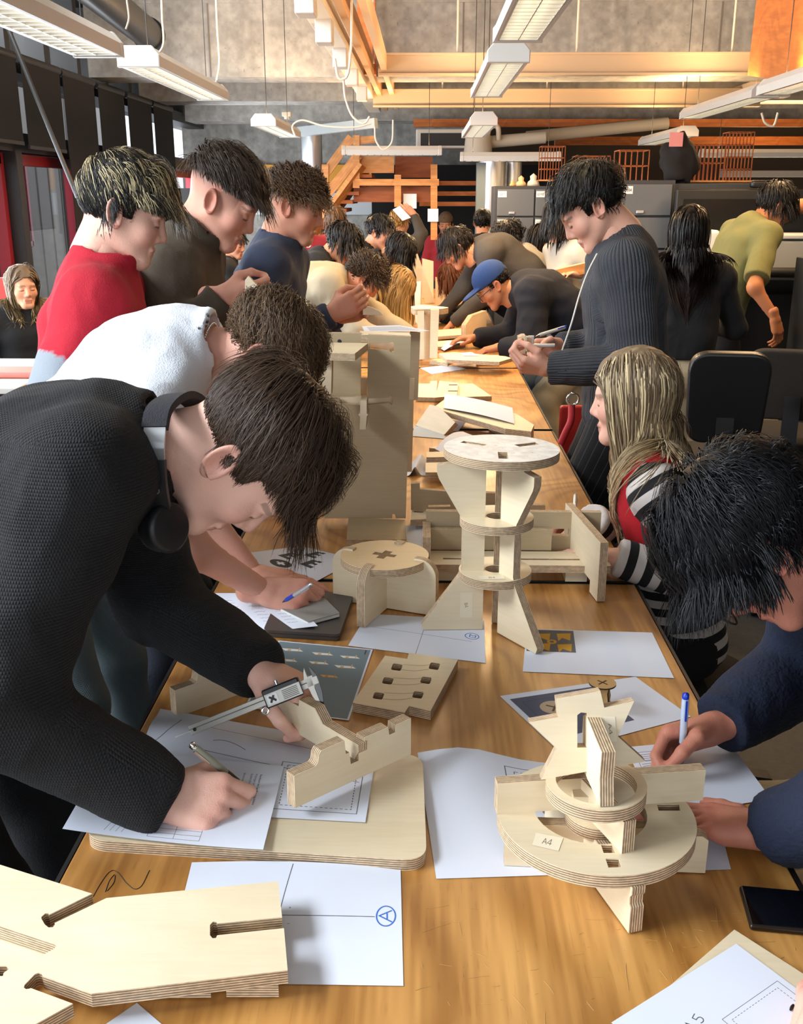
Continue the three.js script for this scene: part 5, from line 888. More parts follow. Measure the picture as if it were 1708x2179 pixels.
function makeHair(frame, o, colliders) {
  const R = new THREE.Matrix4().extractRotation(frame), inv = R.clone().transpose(), grav = V(0, -1, 0).applyMatrix4(inv), paths = [];
  const crown = V(...(o.crown || [0.01, 0.118, -0.055])), n = o.n, seg = o.seg || 7;
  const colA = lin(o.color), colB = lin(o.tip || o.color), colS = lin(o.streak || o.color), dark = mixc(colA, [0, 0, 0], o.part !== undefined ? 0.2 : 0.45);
  const kcol = [];
  const push = (p, lay) => { const x = (p.x - SK.c[0]) / SK.r[0], y = (p.y - SK.c[1]) / SK.r[1], z = (p.z - SK.c[2]) / SK.r[2], l = Math.hypot(x, y, z); if (l < 1 + lay) { const k = (1 + lay) / l; p.set(SK.c[0] + x * k * SK.r[0], SK.c[1] + y * k * SK.r[1], SK.c[2] + z * k * SK.r[2]); } };
  const tmp = V();
  let guard = 0;
  while (paths.length < n && guard++ < n * 30) {
    const u = rr(-1, 1), a = rr(0, Math.PI * 2), s = Math.sqrt(1 - u * u), dir = V(s * Math.cos(a), u, s * Math.sin(a));
    const p = V(SK.c[0] + dir.x * SK.r[0], SK.c[1] + dir.y * SK.r[1], SK.c[2] + dir.z * SK.r[2]);
    if (!hairMask(p.x, p.y, p.z, o)) continue;
    const nrm = V(dir.x / SK.r[0], dir.y / SK.r[1], dir.z / SK.r[2]).normalize();
    let flow;
    if (o.part !== undefined) { flow = V(Math.sign(p.x - o.part) * lerp(0.12, 1, sstep(0.05, 0.12, p.y)) * (p.z < -0.05 ? 0.35 : 1), -0.75, o.partBack ?? -0.15); } else { flow = p.clone().sub(crown); const sw = o.swirl ?? 0.5, e = V().crossVectors(nrm, flow).multiplyScalar(sw * Math.exp(-flow.length() * 18)); flow.add(e); }
    if (o.comb) flow.add(V(...o.comb).multiplyScalar(o.combK || 0.08));
    flow.addScaledVector(nrm, -flow.dot(nrm)).normalize();
    const ci = n3(p.x * 38 + 3, p.y * 38, p.z * 38 + (o.seed || 0));      // locks share a direction
    const side = V().crossVectors(nrm, flow); flow.addScaledVector(side, ci * (o.lock ?? 0.9)).normalize();
    const lay = (o.base || 0) + (o.volume ?? 0.16) * Math.pow(rnd(), 0.7) * (1 + 0.5 * ci) * (o.volFn ? o.volFn(p) : 1), top = sstep(0.02, 0.1, p.y), back = p.z < -0.03 && p.y < 0.05;
    let L = (o.lenFn ? o.lenFn(p) : lerp(o.side ?? o.len * 0.5, o.len, top)) * rr(0.75, 1.12);
    const d = flow.clone().multiplyScalar(1).addScaledVector(nrm, o.lift ?? 0.2).normalize(), pts = [], st = L / seg, q = p.clone(), ph = rr(0, 6.28), world = colliders && L > 0.18;
    pts.push({ p: q.clone(), n: nrm.clone() });
    for (let i = 1; i <= seg; i++) {
      q.addScaledVector(d, st);
      { const x = (q.x - SK.c[0]) / SK.r[0], y = (q.y - SK.c[1]) / SK.r[1], z = (q.z - SK.c[2]) / SK.r[2], l = Math.hypot(x, y, z), t = 1.012 + lay * Math.min(1, 0.25 + i / 2.5), over = !hairMask(q.x, q.y, q.z, o);
        let k = l < t ? t : over ? l : lerp(l, t, o.hold ?? 0.6); if (k !== l) { k /= l; q.set(SK.c[0] + x * k * SK.r[0], SK.c[1] + y * k * SK.r[1], SK.c[2] + z * k * SK.r[2]); }
        if (o.trim && over && i > 1 && Math.abs(q.x) > (o.trimX ?? 0.03) && q.y < o.trim && q.z > 0 && q.z < 0.15) break;
        if (over) d.addScaledVector(grav, o.droop ?? 0.25).normalize(); }
      if (o.faceClear && q.y < 0.055 && q.z > o.faceClear) { const m = q.z - o.faceClear; q.z = o.faceClear - 0.01 * h2(paths.length, 5); q.x += Math.sign(q.x) * Math.min(m, 0.02) * 0.6; }
      if (o.curl) { const k = o.curl * Math.min(1, i / 2); q.addScaledVector(nrm, Math.cos(ph + i * (o.curlF || 1.9)) * k).addScaledVector(side, Math.sin(ph + i * (o.curlF || 1.9)) * k); }
      if (world) { tmp.copy(q).applyMatrix4(frame); for (const c of colliders) { const e = capD(c, tmp.x, tmp.y, tmp.z) - 0.012 - 0.02 * h2(paths.length, 3); if (e < 0) { const gx = capD(c, tmp.x + 0.002, tmp.y, tmp.z) - e - 0.012, gy = capD(c, tmp.x, tmp.y + 0.002, tmp.z) - e - 0.012, gz = capD(c, tmp.x, tmp.y, tmp.z + 0.002) - e - 0.012, b = capD(c, tmp.x, tmp.y, tmp.z); const ux = capD(c, tmp.x + 0.002, tmp.y, tmp.z) - b, uy = capD(c, tmp.x, tmp.y + 0.002, tmp.z) - b, uz = capD(c, tmp.x, tmp.y, tmp.z + 0.002) - b, l = Math.hypot(ux, uy, uz) || 1; tmp.x -= e * ux / l; tmp.y -= e * uy / l; tmp.z -= e * uz / l; } } q.copy(tmp.sub(V().setFromMatrixPosition(frame)).applyMatrix4(inv)); }
      const nq = V((q.x - SK.c[0]) / SK.r[0] ** 2, (q.y - SK.c[1]) / SK.r[1] ** 2, (q.z - SK.c[2]) / SK.r[2] ** 2).normalize();
      pts.push({ p: q.clone(), n: nq });
      d.copy(q).sub(pts[pts.length - 2].p).normalize().addScaledVector(grav, (o.gravity ?? 0.16) * (world ? 1.6 : 1)).addScaledVector(V(rr(-1, 1), rr(-1, 1), rr(-1, 1)), o.frizz ?? 0.10).normalize();
    }
    for (const e of pts) { e.p.applyMatrix4(frame); e.n.applyMatrix4(R); }
    const v = 0.68 + 0.6 * rnd(), st2 = o.streak && (n3(p.x * 60, p.y * 25, p.z * 60) + rr(-0.25, 0.25) > (o.streakAt ?? 0.1)) && (!o.streakTop || p.y > o.streakTop);
    kcol.push([st2 ? colS : colA, v, st2 ? colS : colB]); paths.push(pts);
  }
  const g = strandGeo(paths, o.width, (k, t) => mixc(kcol[k][0], kcol[k][2], sstep(o.tipAt ?? 0.3, 0.9, t)).map(c => c * kcol[k][1]));
  // the dense hair underneath
  const vol = (o.capVol ?? 0.45) * (o.volume ?? 0.16);
  const und = surfaceNet((x, y, z) => { const vv = 1.012 + (o.base || 0) * 0.7 + vol * (o.volFn ? o.volFn({ x, y, z }) : 1), e = ell(x, y, z, SK.c[0], SK.c[1], SK.c[2], SK.r[0] * vv, SK.r[1] * vv, SK.r[2] * vv) + 0.004 * n3(x * 45, y * 45, z * 45); const m = hairMask(x, y, z, o) ? -0.004 : 0.006; return Math.max(e, m); }, V(-0.13, -0.11, -0.17), V(0.13, 0.19, 0.16), o.cell || 0.006);
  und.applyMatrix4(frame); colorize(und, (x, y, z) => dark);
  return mergeGeometries([g.toNonIndexed(), und.toNonIndexed()]);
}
const hairMat = {}; const HM = r => hairMat[r] ??= phys(0xffffff, { vertexColors: true, roughness: r, specularIntensity: 0.55, side: THREE.DoubleSide });
const skinMat = phys(0xffffff, { vertexColors: true, roughness: 0.5, bumpMap: T.skin, bumpScale: 0.0006, specularIntensity: 0.55, sheen: 0.15 });
function cloth(hex, o = {}) { return std(hex, { roughness: 0.92, bumpMap: o.bump || T.cloth, bumpScale: o.depth ?? 0.0012, ...(o.map ? { map: o.map } : {}) }); }

// ---------------------------------------------------------------- a person
function person(o) {
  const s = o.scale || 1, yaw = (o.yaw || 0) * D, Fw = V(Math.sin(yaw), 0, Math.cos(yaw)), S = V(Math.cos(yaw), 0, -Math.sin(yaw)), Y = V(0, 1, 0);
  const tilt = a => Y.clone().multiplyScalar(Math.cos(a * D)).addScaledVector(Fw, Math.sin(a * D));
  const lean = o.lean || 0, U2 = tilt(lean * 1.12 + (o.hunch || 0)), U1 = tilt(lean), U0 = tilt(lean * 0.75), nk = tilt(o.neck ?? Math.max(lean + 18, lean * 1.15));
  const head = o.head, N = o.neckBase || head.clone().addScaledVector(nk, -0.165 * s), C = N.clone().addScaledVector(U2, -0.13 * s), W = C.clone().addScaledVector(U1, -0.2 * s), P = o.pelvis || W.clone().addScaledVector(U0, -0.19 * s);
  if (o.side) for (const q of [C, W, P]) q.addScaledVector(S, o.side * (q === P ? 1 : q === W ? 0.6 : 0.2));
  const J = { head, N, C, W, P }, arms = { L: o.armL || {}, R: o.armR || {} };
  const hw = (o.shoulder || 0.172) * s;
  for (const [k, e] of [['L', 1], ['R', -1]]) {
    const A = arms[k], sh = N.clone().addScaledVector(U2, (-0.055 + (A.shrug || 0)) * s).addScaledVector(S, e * hw).addScaledVector(Fw, (A.fwd ?? 0.01) * s); if (A.shoulder) sh.copy(A.shoulder);
    const wr = A.wrist || (lean > 20 && !o.seated ? V(clamp(head.x + Fw.x * 0.12, -0.4, 0.42), 0.8, sh.z) : null) || sh.clone().add(V(0, -0.5 * s, 0)).addScaledVector(Fw, 0.12 * s).addScaledVector(S, e * 0.04), hint = A.hint || S.clone().multiplyScalar(e * 0.7).addScaledVector(Y, -0.5).addScaledVector(Fw, -0.45);
    J['sh' + k] = sh; J['wr' + k] = wr; J['el' + k] = A.elbow || ik(sh, wr, 0.29 * s, 0.255 * s, hint);
    J['hip' + k] = P.clone().addScaledVector(S, e * 0.085 * s);
    const an = o.seated ? V(P.x, 0.09, P.z).addScaledVector(Fw, 0.4).addScaledVector(S, e * 0.12) : V(P.x, 0.09, P.z).addScaledVector(Fw, (o.feet ?? 0.02 + 0.0018 * lean) + (e > 0 ? 0.03 : -0.03)).addScaledVector(S, e * 0.12); J['an' + k] = an;
    J['kn' + k] = ik(J['hip' + k], an, 0.43 * s, 0.41 * s, Fw.clone().addScaledVector(S, e * 0.12));
  }
  const root = thing('person', o.label, 'person', [P.x, 0, P.z]), back = new THREE.Matrix4().makeTranslation(-P.x, 0, -P.z), put = (n, g, m) => mesh(n, g.applyMatrix4(back), m, root);
  const skin = lin(o.skin || '#d9a68c'), flush = mixc(skin, lin('#b5493c'), o.flush ?? 0.34), hairC = lin(o.hair?.color || '#2a211c');
  const cell = o.cell || 0.012, hc = o.headCell || 0.0045, pieces = [];
  const frame = headFrame(head, o.face[0], o.face[1], o.face[2] || 0); if (s !== 1) frame.scale(V(s, s, s)); const R = frame;
  // body
  const axes = [cap(P, W, 0.1 * s, 0.1 * s), cap(W, C, 0.1 * s, 0.11 * s), cap(C, N, 0.11 * s, 0.06 * s)];
  const sideways = (p, k) => p.clone().addScaledVector(S, k * s);
  const torso = r => [cap(sideways(C, 0.065), sideways(W, 0.055), (0.098 + r) * s, (0.088 + r) * s), cap(sideways(C, -0.065), sideways(W, -0.055), (0.098 + r) * s, (0.088 + r) * s), cap(sideways(W, 0.05), sideways(P, 0.05), (0.09 + r) * s, (0.108 + r) * s), cap(sideways(W, -0.05), sideways(P, -0.05), (0.09 + r) * s, (0.108 + r) * s), cap(N.clone().addScaledVector(U2, -0.02), J.shL.clone().addScaledVector(U2, 0.0), (0.052 + r) * s, (0.058 + r) * s), cap(N.clone().addScaledVector(U2, -0.02), J.shR.clone(), (0.052 + r) * s, (0.058 + r) * s), cap(N.clone().addScaledVector(U2, -0.04), C, (0.07 + r) * s, (0.09 + r) * s)];
  const arm = (k, a, b, c) => [cap(J['sh' + k], J['el' + k], a * s, b * s), cap(J['el' + k], J['wr' + k], b * s, c * s)];
  const leg = (k, a, b, c) => [cap(J['hip' + k], J['kn' + k], a * s, b * s), cap(J['kn' + k], J['an' + k], b * s, c * s)];
  const neckTop = V(0, -0.055, -0.022).applyMatrix4(frame), neckB = cap(neckTop, N.clone().addScaledVector(U2, -0.03 * s), 0.055 * s * (o.neckR || 1), 0.064 * s * (o.neckR || 1));
  const bodyBones = [neckB, ...torso(-0.02), ...arm('L', 0.044, 0.038, 0.026), ...arm('R', 0.044, 0.038, 0.026), ...leg('L', 0.075, 0.05, 0.04), ...leg('R', 0.075, 0.05, 0.04)];
  { const [lo, hi] = bounds(bodyBones, 0.02), g = surfaceNet((x, y, z) => blend(bodyBones, x, y, z, 0.03), lo, hi, cell * 1.3); colorize(g, (x, y, z) => { const n = n3(x * 14, y * 14, z * 14); return mixc(skin, flush, clamp(0.18 + 0.35 * n)); }); pieces.push(g); }
  { // head
    const f = headField(), g = surfaceNet(f, V(-0.115, -0.155, -0.125), V(0.115, 0.14, 0.14), hc), lips = mixc(skin, lin('#9c3f3f'), 0.55);
    colorize(g, (x, y, z) => {
      const ax = Math.abs(x), n = n3(x * 40, y * 40, z * 40); let c = mixc(skin, flush, clamp(0.12 + 0.25 * n));
      c = mixc(c, flush, 0.85 * Math.exp(-((ax - 0.045) ** 2 + (y + 0.03) ** 2 + (z - 0.07) ** 2) / 0.0007)); c = mixc(c, flush, 0.8 * Math.exp(-((ax) ** 2 + (y + 0.034) ** 2 + (z - 0.112) ** 2) / 0.0003));
      if (ax > 0.074 && z > -0.04 && z < 0.02 && y < 0.03 && y > -0.05) c = mixc(c, flush, 0.75);
      if (z > 0.085 && ax < 0.023 && y < -0.057 && y > -0.087) c = mixc(c, lips, 0.85 * sstep(0.016, 0.009, Math.abs(y + 0.0715)) );
      const by = 0.0205 - Math.pow((ax - 0.03) / 0.03, 2) * 0.006; if (ax > 0.011 && ax < 0.053 && Math.abs(y - by) < 0.0042 && z > 0.055) c = mixc(c, hairC, 0.55);
      if (ax > 0.018 && ax < 0.046 && Math.abs(y + 0.0085) < 0.0026 && z > 0.075) c = mixc(c, [0.012, 0.008, 0.006], 0.85);
      if (o.beard) { const b = sstep(-0.06, -0.085, y) * sstep(0.0, 0.05, z); c = mixc(c, hairC, o.beard * b * (0.5 + 0.5 * n)); if (z > 0.09 && Math.abs(y + 0.054) < 0.006 && ax < 0.026) c = mixc(c, hairC, o.beard * 0.8); }
      if (o.hair?.fade && y > -0.02 && y < o.hair.fade + 0.02 && z < 0.05 && !(ax > 0.074)) c = mixc(c, hairC, 0.75 * sstep(-0.03, 0.06, y));
      return c;
    }); pieces.push(g.applyMatrix4(frame));
  }
  const hands = {};
  for (const [k, e] of [['L', -1], ['R', 1]]) { // hands
    const A = arms[k]; if (A.hidden) continue; const wr = J['wr' + k], el = J['el' + k];
    const y = (A.dir || wr.clone().sub(el)).clone().normalize(); let z = (A.palm || V(0, -1, 0)).clone(); z.addScaledVector(y, -z.dot(y)).normalize(); const x = V().crossVectors(y, z), pose = POSE[A.pose || 'relax'], f = handField(pose, e);
    const m = basis(x, y, z, wr); if (A.size || s !== 1) m.scale(V(1, 1, 1).multiplyScalar((A.size || 1) * s)); const g = surfaceNet(f, V(-0.085, -0.06, -0.04), V(0.085, 0.21, 0.12), A.cell || o.handCell || 0.0045);
    colorize(g, (px, py, pz) => { const n = n3(px * 60, py * 60, pz * 60); let kn = 0; for (const [a, b] of [[0.029, 0.088], [0.0095, 0.092], [-0.0105, 0.088], [-0.028, 0.079]]) kn += Math.exp(-((px * e - a) ** 2 + (py - b) ** 2 + (pz + 0.012) ** 2) / 0.0002); let c = mixc(skin, flush, clamp(0.25 + 0.3 * n + 0.5 * kn)); for (const t of f.tips) { const d2 = (px * e - t.x) ** 2 + (py - t.y) ** 2 + (pz - t.z) ** 2; c = mixc(c, flush, 0.8 * Math.exp(-d2 / 0.0002)); } return c; });
    pieces.push(g.applyMatrix4(m)); hands[k] = { m, f, tip: i => { const t = f.tips[i]; return V(t.x * e, t.y, t.z).applyMatrix4(m); } };
  }
  const bodyG = mergeGeometries(pieces.map(g => g.toNonIndexed())), bm = put('body', planarUV(bodyG), skinMat);
  // top
  const T_ = o.top || {}, tr = T_.r ?? 0.012, tb = torso(tr), cuffs = { L: [], R: [] };
  const sleeve = k => { if (T_.sleeve === 'none') return []; if (T_.sleeve === 'short') { const e = J['sh' + k].clone().lerp(J['el' + k], T_.sl ?? 0.72); return [cap(J['sh' + k], e, 0.066 * s, 0.068 * s)]; } return arm(k, (T_.ua ?? 0.064), (T_.ea ?? 0.056), (T_.wa ?? 0.043)); };
  const sl = { L: sleeve('L'), R: sleeve('R') }, down = U0.clone().multiplyScalar(-1), hemP = P.clone().addScaledVector(down, (T_.hem ?? 0.06) * s), amp = T_.fold ?? 0.006, fq = T_.freq || 9;
  const ends = { L: null, R: null }; for (const k of ['L', 'R']) if (sl[k].length) { const b = sl[k][sl[k].length - 1], d = V(b.dx, b.dy, b.dz).normalize(); ends[k] = { p: b.b.clone().addScaledVector(d, T_.sleeve === 'short' ? 0 : (T_.cuff ?? 0.0)), d }; }
  const neckD = V(neckTop.x - N.x, neckTop.y - N.y, neckTop.z - N.z).normalize(), colC = N.clone().addScaledVector(neckD, (T_.collarUp ?? 0.022) * s).addScaledVector(Fw, (T_.collarF ?? 0.008)), colR = (T_.collarR ?? 0.064) * s, colT = (T_.collarT ?? 0.011) * s;
  const extra = (T_.extra ? T_.extra(J, { S, Fw, U2, s, N, neckD }) : []);
  const topF = (x, y, z) => {
    let d = blend(tb, x, y, z, 0.045); for (const c of extra) d = smin(d, capD(c, x, y, z), 0.03);
    d = smax(d, (x - hemP.x) * down.x + (y - hemP.y) * down.y + (z - hemP.z) * down.z, 0.012);
    const qx = x - colC.x, qy = y - colC.y, qz = z - colC.z, t = qx * neckD.x + qy * neckD.y + qz * neckD.z, rad = Math.sqrt(Math.max(0, qx * qx + qy * qy + qz * qz - t * t));
    if (T_.collar !== 0) { d = smin(d, Math.hypot(rad - colR, t) - colT, 0.02); }
    if (t > -0.012) d = smax(d, -(Math.max(rad - colR + 0.003, -t - 0.012)), 0.006);
    for (const k of ['L', 'R']) if (sl[k].length) { let a = blend(sl[k], x, y, z, 0.03); const E = ends[k]; a = smax(a, (x - E.p.x) * E.d.x + (y - E.p.y) * E.d.y + (z - E.p.z) * E.d.z, 0.006); d = smin(d, a, 0.035); }
    return d + amp * (n3(x * fq, y * fq * 1.6, z * fq) + 0.6 * Math.abs(n3(x * fq * 2.1 + 5, y * fq * 1.2, z * fq * 2.1)) - 0.2);
  };
  { const [lo, hi] = bounds([...tb, ...sl.L, ...sl.R, ...extra], 0.04); let g = surfaceNet(topF, lo, hi, o.clothCell || cell * 0.85);
    if (T_.split) { // colour blocks along the body or limb
      g = g.toNonIndexed(); colorize(g, T_.split(J, { S, Fw, U2, axes, sl })); }
    const ax = [...axes.map((c, i) => Object.assign(c, { off: 0 })), ...['L', 'R'].flatMap(k => sl[k].map((b, i) => Object.assign(cap(b.a, b.b, b.ra, b.rb), { off: i * 0.29 })))];
    g = T_.uv === 'bone' ? boneUV(g, ax) : planarUV(g); put(T_.name || 'sweater', g, T_.mat); }
  // trousers and shoes
  const B_ = o.bottom || {}, wide = B_.wide ?? 0.012, bb = [...leg('L', 0.082 + wide, 0.062 + wide, 0.052 + wide), ...leg('R', 0.082 + wide, 0.062 + wide, 0.052 + wide), cap(sideways(P, 0.05), sideways(P, -0.05), 0.112 * s, 0.112 * s), cap(P.clone().addScaledVector(U0, 0.07 * s), P, 0.1 * s, 0.115 * s)];
  { const [lo, hi] = bounds(bb, 0.02); const g = surfaceNet((x, y, z) => Math.max(blend(bb, x, y, z, 0.03) + 0.005 * n3(x * 10, y * 14, z * 10), 0.05 - y), lo, hi, (o.bottomCell || cell * 1.6)); put(B_.name || 'trousers', B_.uv === 'bone' ? boneUV(g, [bb[0], bb[1], bb[2], bb[3]]) : planarUV(g), B_.mat || (M.denim ??= cloth(0x1c2230))); }
  for (const k of ['L', 'R']) { const a = J['an' + k], c = [cap(V(a.x, 0.05, a.z).addScaledVector(Fw, -0.03), V(a.x, 0.045, a.z).addScaledVector(Fw, 0.15), 0.046, 0.038)]; const [lo, hi] = bounds(c, 0.02); put('shoe', planarUV(surfaceNet((x, y, z) => Math.max(blend(c, x, y, z, 0.02), 0.004 - y), lo, hi, 0.022)), o.shoe || (M.shoe ??= std(0x202020))); }
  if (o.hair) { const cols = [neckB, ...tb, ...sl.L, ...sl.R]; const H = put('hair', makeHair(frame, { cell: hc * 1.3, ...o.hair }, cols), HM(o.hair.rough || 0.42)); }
  return { root, J, frame, hands, put, F: Fw, S, colC, neckD, U2 };
}
// ---------------------------------------------------------------- the students
const FAB = {
  blackKnit: cloth(0x0a0a0d, { bump: T.knit, depth: 0.003 }), white: cloth(0xd9dee6), red: std(0xffffff, { vertexColors: true, roughness: 0.92, bumpMap: T.cloth, bumpScale: 0.0012 }),
  brown: cloth(0x4b4236, { bump: T.twill, depth: 0.0012 }), navy: cloth(0x2b3347), cream: cloth(0xa2977f), ink: cloth(0x15181f), rib: cloth(0x34373d, { bump: T.rib, depth: 0.004 }), greyWool: cloth(0x45403a, { bump: T.fleece, depth: 0.002 }),
  denimJacket: cloth(0x10141f, { bump: T.twill, depth: 0.001 }), olive: cloth(0x6d6a3c), black: cloth(0x101012), fleece: cloth(0x0f1930, { bump: T.fleece, depth: 0.003 }), khaki: cloth(0xb7a888), jean: cloth(0x3c4a5c, { bump: T.twill }), darkJean: cloth(0x151a26), off: cloth(0xaaa498), blueShirt: cloth(0x8ba0c0), maroon: cloth(0x8c1c26),
};
const stripeTex = tex(64, 8, (u) => u < 0.5 ? [205, 196, 190] : [24, 23, 26], true, 1); stripeTex.repeat.set(1 / 0.044, 1);
FAB.stripe = cloth(0xffffff, { map: stripeTex });
const pinTex = tex(128, 8, (u) => (u > 0.46 && u < 0.54) ? [62, 62, 68] : [10, 10, 12], true, 1); pinTex.rotation = Math.PI / 2; pinTex.repeat.set(1 / 0.03, 1 / 0.03);
FAB.pin = cloth(0xffffff, { map: pinTex });

// ---- black sweater, headphones: leaning over the form on the left
const boy = person({
  label: 'student in black knit sweater with headphones round the neck, leaning over the form', head: at(522, 962, 1.46), scale: 1.06, face: [86, 74], yaw: 88, lean: 56, hunch: 8, neck: 90, skin: '#e2b5a2', cell: 0.011, headCell: 0.0033, clothCell: 0.0088, handCell: 0.0029, shoulder: 0.18,
  armR: { wrist: onTable(332, 1690, 0.055), elbow: at(-15, 1500, 1.22), shoulder: at(175, 1010, 1.33), pose: 'write', dir: V(1, -0.12, 0.05), palm: V(0.1, -0.75, -0.65) },
  armL: { wrist: at(540, 1418, 1.49), elbow: at(335, 1275, 1.72), shoulder: at(255, 1020, 1.66), pose: 'grip', dir: V(1, -0.35, 0.3), palm: V(0, -1, 0.2) },
  top: { mat: FAB.blackKnit, r: 0.03, ua: 0.082, ea: 0.074, wa: 0.050, cuff: 0.022, fold: 0.010, freq: 7, collarR: 0.072, collarT: 0.012, hem: 0.1 }, bottom: { mat: FAB.black },
  hair: { color: '#3b2a1d', n: 10000, len: 0.13, side: 0.05, width: 0.0016, volume: 0.30, lift: 0.1, gravity: 0.05, seg: 8, lock: 1.0, frizz: 0.09, trim: 0.032, rough: 0.5, lenFn: p => p.y < 0.02 ? 0.028 : (Math.abs(p.x) > 0.045 && p.z > 0.0 && p.y < 0.075) ? 0.014 : lerp(0.05, 0.125, sstep(0.03, 0.1, p.y)), volFn: p => lerp(0.12, 1.1, sstep(0.02, 0.1, p.y + p.z * 0.25)) },
});
// ---- white tee with chain
const tee = person({
  label: 'student in white tee with silver chain, bent over behind the black sweater', head: at(567, 750, 2.14), face: [90, 62], yaw: 90, lean: 48, hunch: 4, neck: 96, skin: '#d29d88', flush: 0.42, cell: 0.013, headCell: 0.0038, handCell: 0.0032,
  armR: { wrist: onTable(560, 1258, 0.05), elbow: at(405, 1165, 1.98), shoulder: at(310, 900, 1.92), pose: 'write', dir: V(1, -0.1, 0.1), palm: V(0.2, -0.7, -0.6) },
  armL: { wrist: onTable(540, 1222, 0.03), elbow: at(430, 1090, 2.2), pose: 'flat', dir: V(1, -0.05, 0.15), palm: V(0, -1, 0.1) },
  top: { name: 'tee_shirt', mat: FAB.white, sleeve: 'short', r: 0.025, fold: 0.008, collarR: 0.074, collarT: 0.008 }, bottom: { mat: cloth(0x5f6c70, { bump: T.twill }) },
  hair: { color: '#463424', tip: '#5d452d', n: 5600, len: 0.075, side: 0.035, width: 0.0018, volume: 0.18, curl: 0.004, lift: 0.15, lock: 1.4, frizz: 0.25, rough: 0.42, lenFn: p => p.y < 0.02 ? 0.025 : 0.07 },
});
{ // his chain
  const g = []; const c = tee.colC.clone().addScaledVector(tee.neckD, 0.012), x = V().crossVectors(tee.neckD, V(0, 0, 1)).normalize(), y = V().crossVectors(tee.neckD, x);
  for (let i = 0; i < 70; i++) { const a = i / 70 * 6.283, p = c.clone().addScaledVector(x, Math.cos(a) * 0.072).addScaledVector(y, Math.sin(a) * 0.07).addScaledVector(V(0, -1, 0), 0.02 * (1 + Math.cos(a - 1.6))); g.push(new THREE.SphereGeometry(0.0028, 6, 5).translate(p.x, p.y, p.z)); }
  const m = tee.put('neck_chain', join(g), M.chrome); m.userData.label = 'silver neck chain'; m.userData.kind = 'stuff';
}
// ---- red and grey sweatshirt
const redGrey = J => { const r = lin('#a31226'), g = lin('#7f868d'); return (x, y, z) => { const q = V(x, y, z); for (const k of ['L', 'R']) { const c = cap(J['sh' + k], J['el' + k], 0.05); if (capD(c, x, y, z) < 0.05 && capD(cap(J.C, J.W, 0.15), x, y, z) > 0.0) { const t = q.clone().sub(J['sh' + k]).dot(V(c.dx, c.dy, c.dz)) * c.q; return t > 0.5 ? g : r; } if (capD(cap(J['el' + k], J['wr' + k], 0.05), x, y, z) < 0.04 && capD(cap(J.C, J.W, 0.15), x, y, z) > 0) return g; } return y < J.W.y + 0.13 ? g : r; }; };
const redTop = person({
  label: 'student with streaked blond and black hair in red and grey sweatshirt', head: at(264, 446, 2.62), scale: 1.05, face: [100, 22], yaw: 100, lean: 9, neck: 24, skin: '#dcae98', cell: 0.013, headCell: 0.0038, clothCell: 0.009,
  armR: { wrist: at(330, 900, 2.45), hint: V(-0.6, -0.6, 0.5), cell: 0.008 }, armL: { wrist: at(380, 880, 2.75), hint: V(-0.3, -0.6, -0.6), cell: 0.008 },
  top: { mat: FAB.red, r: 0.024, ua: 0.074, ea: 0.064, fold: 0.008, split: redGrey, collarR: 0.07, collarUp: 0.05 }, bottom: { mat: FAB.darkJean },
  hair: { color: '#15120f', streak: '#a39470', streakAt: 0.12, streakTop: 0.035, n: 7000, len: 0.13, side: 0.07, width: 0.002, volume: 0.30, volFn: p => lerp(0.35, 1, sstep(-0.09, 0.03, p.z)), lift: 0.15, gravity: 0.2, lock: 1.3, frizz: 0.16, trim: 0.015, seg: 8, rough: 0.4, lenFn: p => p.z < -0.02 ? (p.y < 0.0 ? 0.05 : 0.09) : p.y < 0.03 ? 0.03 : lerp(0.05, 0.13, sstep(0.03, 0.09, p.y)), comb: [0, 0, 1], combK: 0.06 },
});
// ---- brown sweater
const brown = person({
  label: 'student with faded sides in brown ribbed sweater, holding a small board', head: at(474, 424, 3.08), scale: 1.06, face: [88, 33], yaw: 92, lean: 12, neck: 42, skin: '#d6a08a', flush: 0.45, cell: 0.013, headCell: 0.004, handCell: 0.0036,
  armR: { wrist: at(470, 632, 2.8), hint: V(-0.5, -0.8, 0.3), pose: 'grip', dir: V(1, 0.05, 0), palm: V(0, 0.3, -1) }, armL: { wrist: at(470, 660, 3.15), hint: V(-0.3, -0.8, -0.4), cell: 0.008 },
  top: { mat: FAB.brown, r: 0.026, ua: 0.078, ea: 0.066, fold: 0.008, collarUp: 0.06, collarR: 0.07, collarT: 0.018 }, bottom: { mat: FAB.darkJean },
  hair: { color: '#33261d', n: 3000, len: 0.13, side: 0.05, width: 0.0027, volume: 0.30, fade: 0.045, lift: 0.15, gravity: 0.2, lock: 0.6, comb: [0, 0, 1], combK: 0.14, trim: 0.03, rough: 0.4, crown: [0.01, 0.11, -0.07], lenFn: p => p.y < 0.06 ? 0.04 : 0.095 },
});
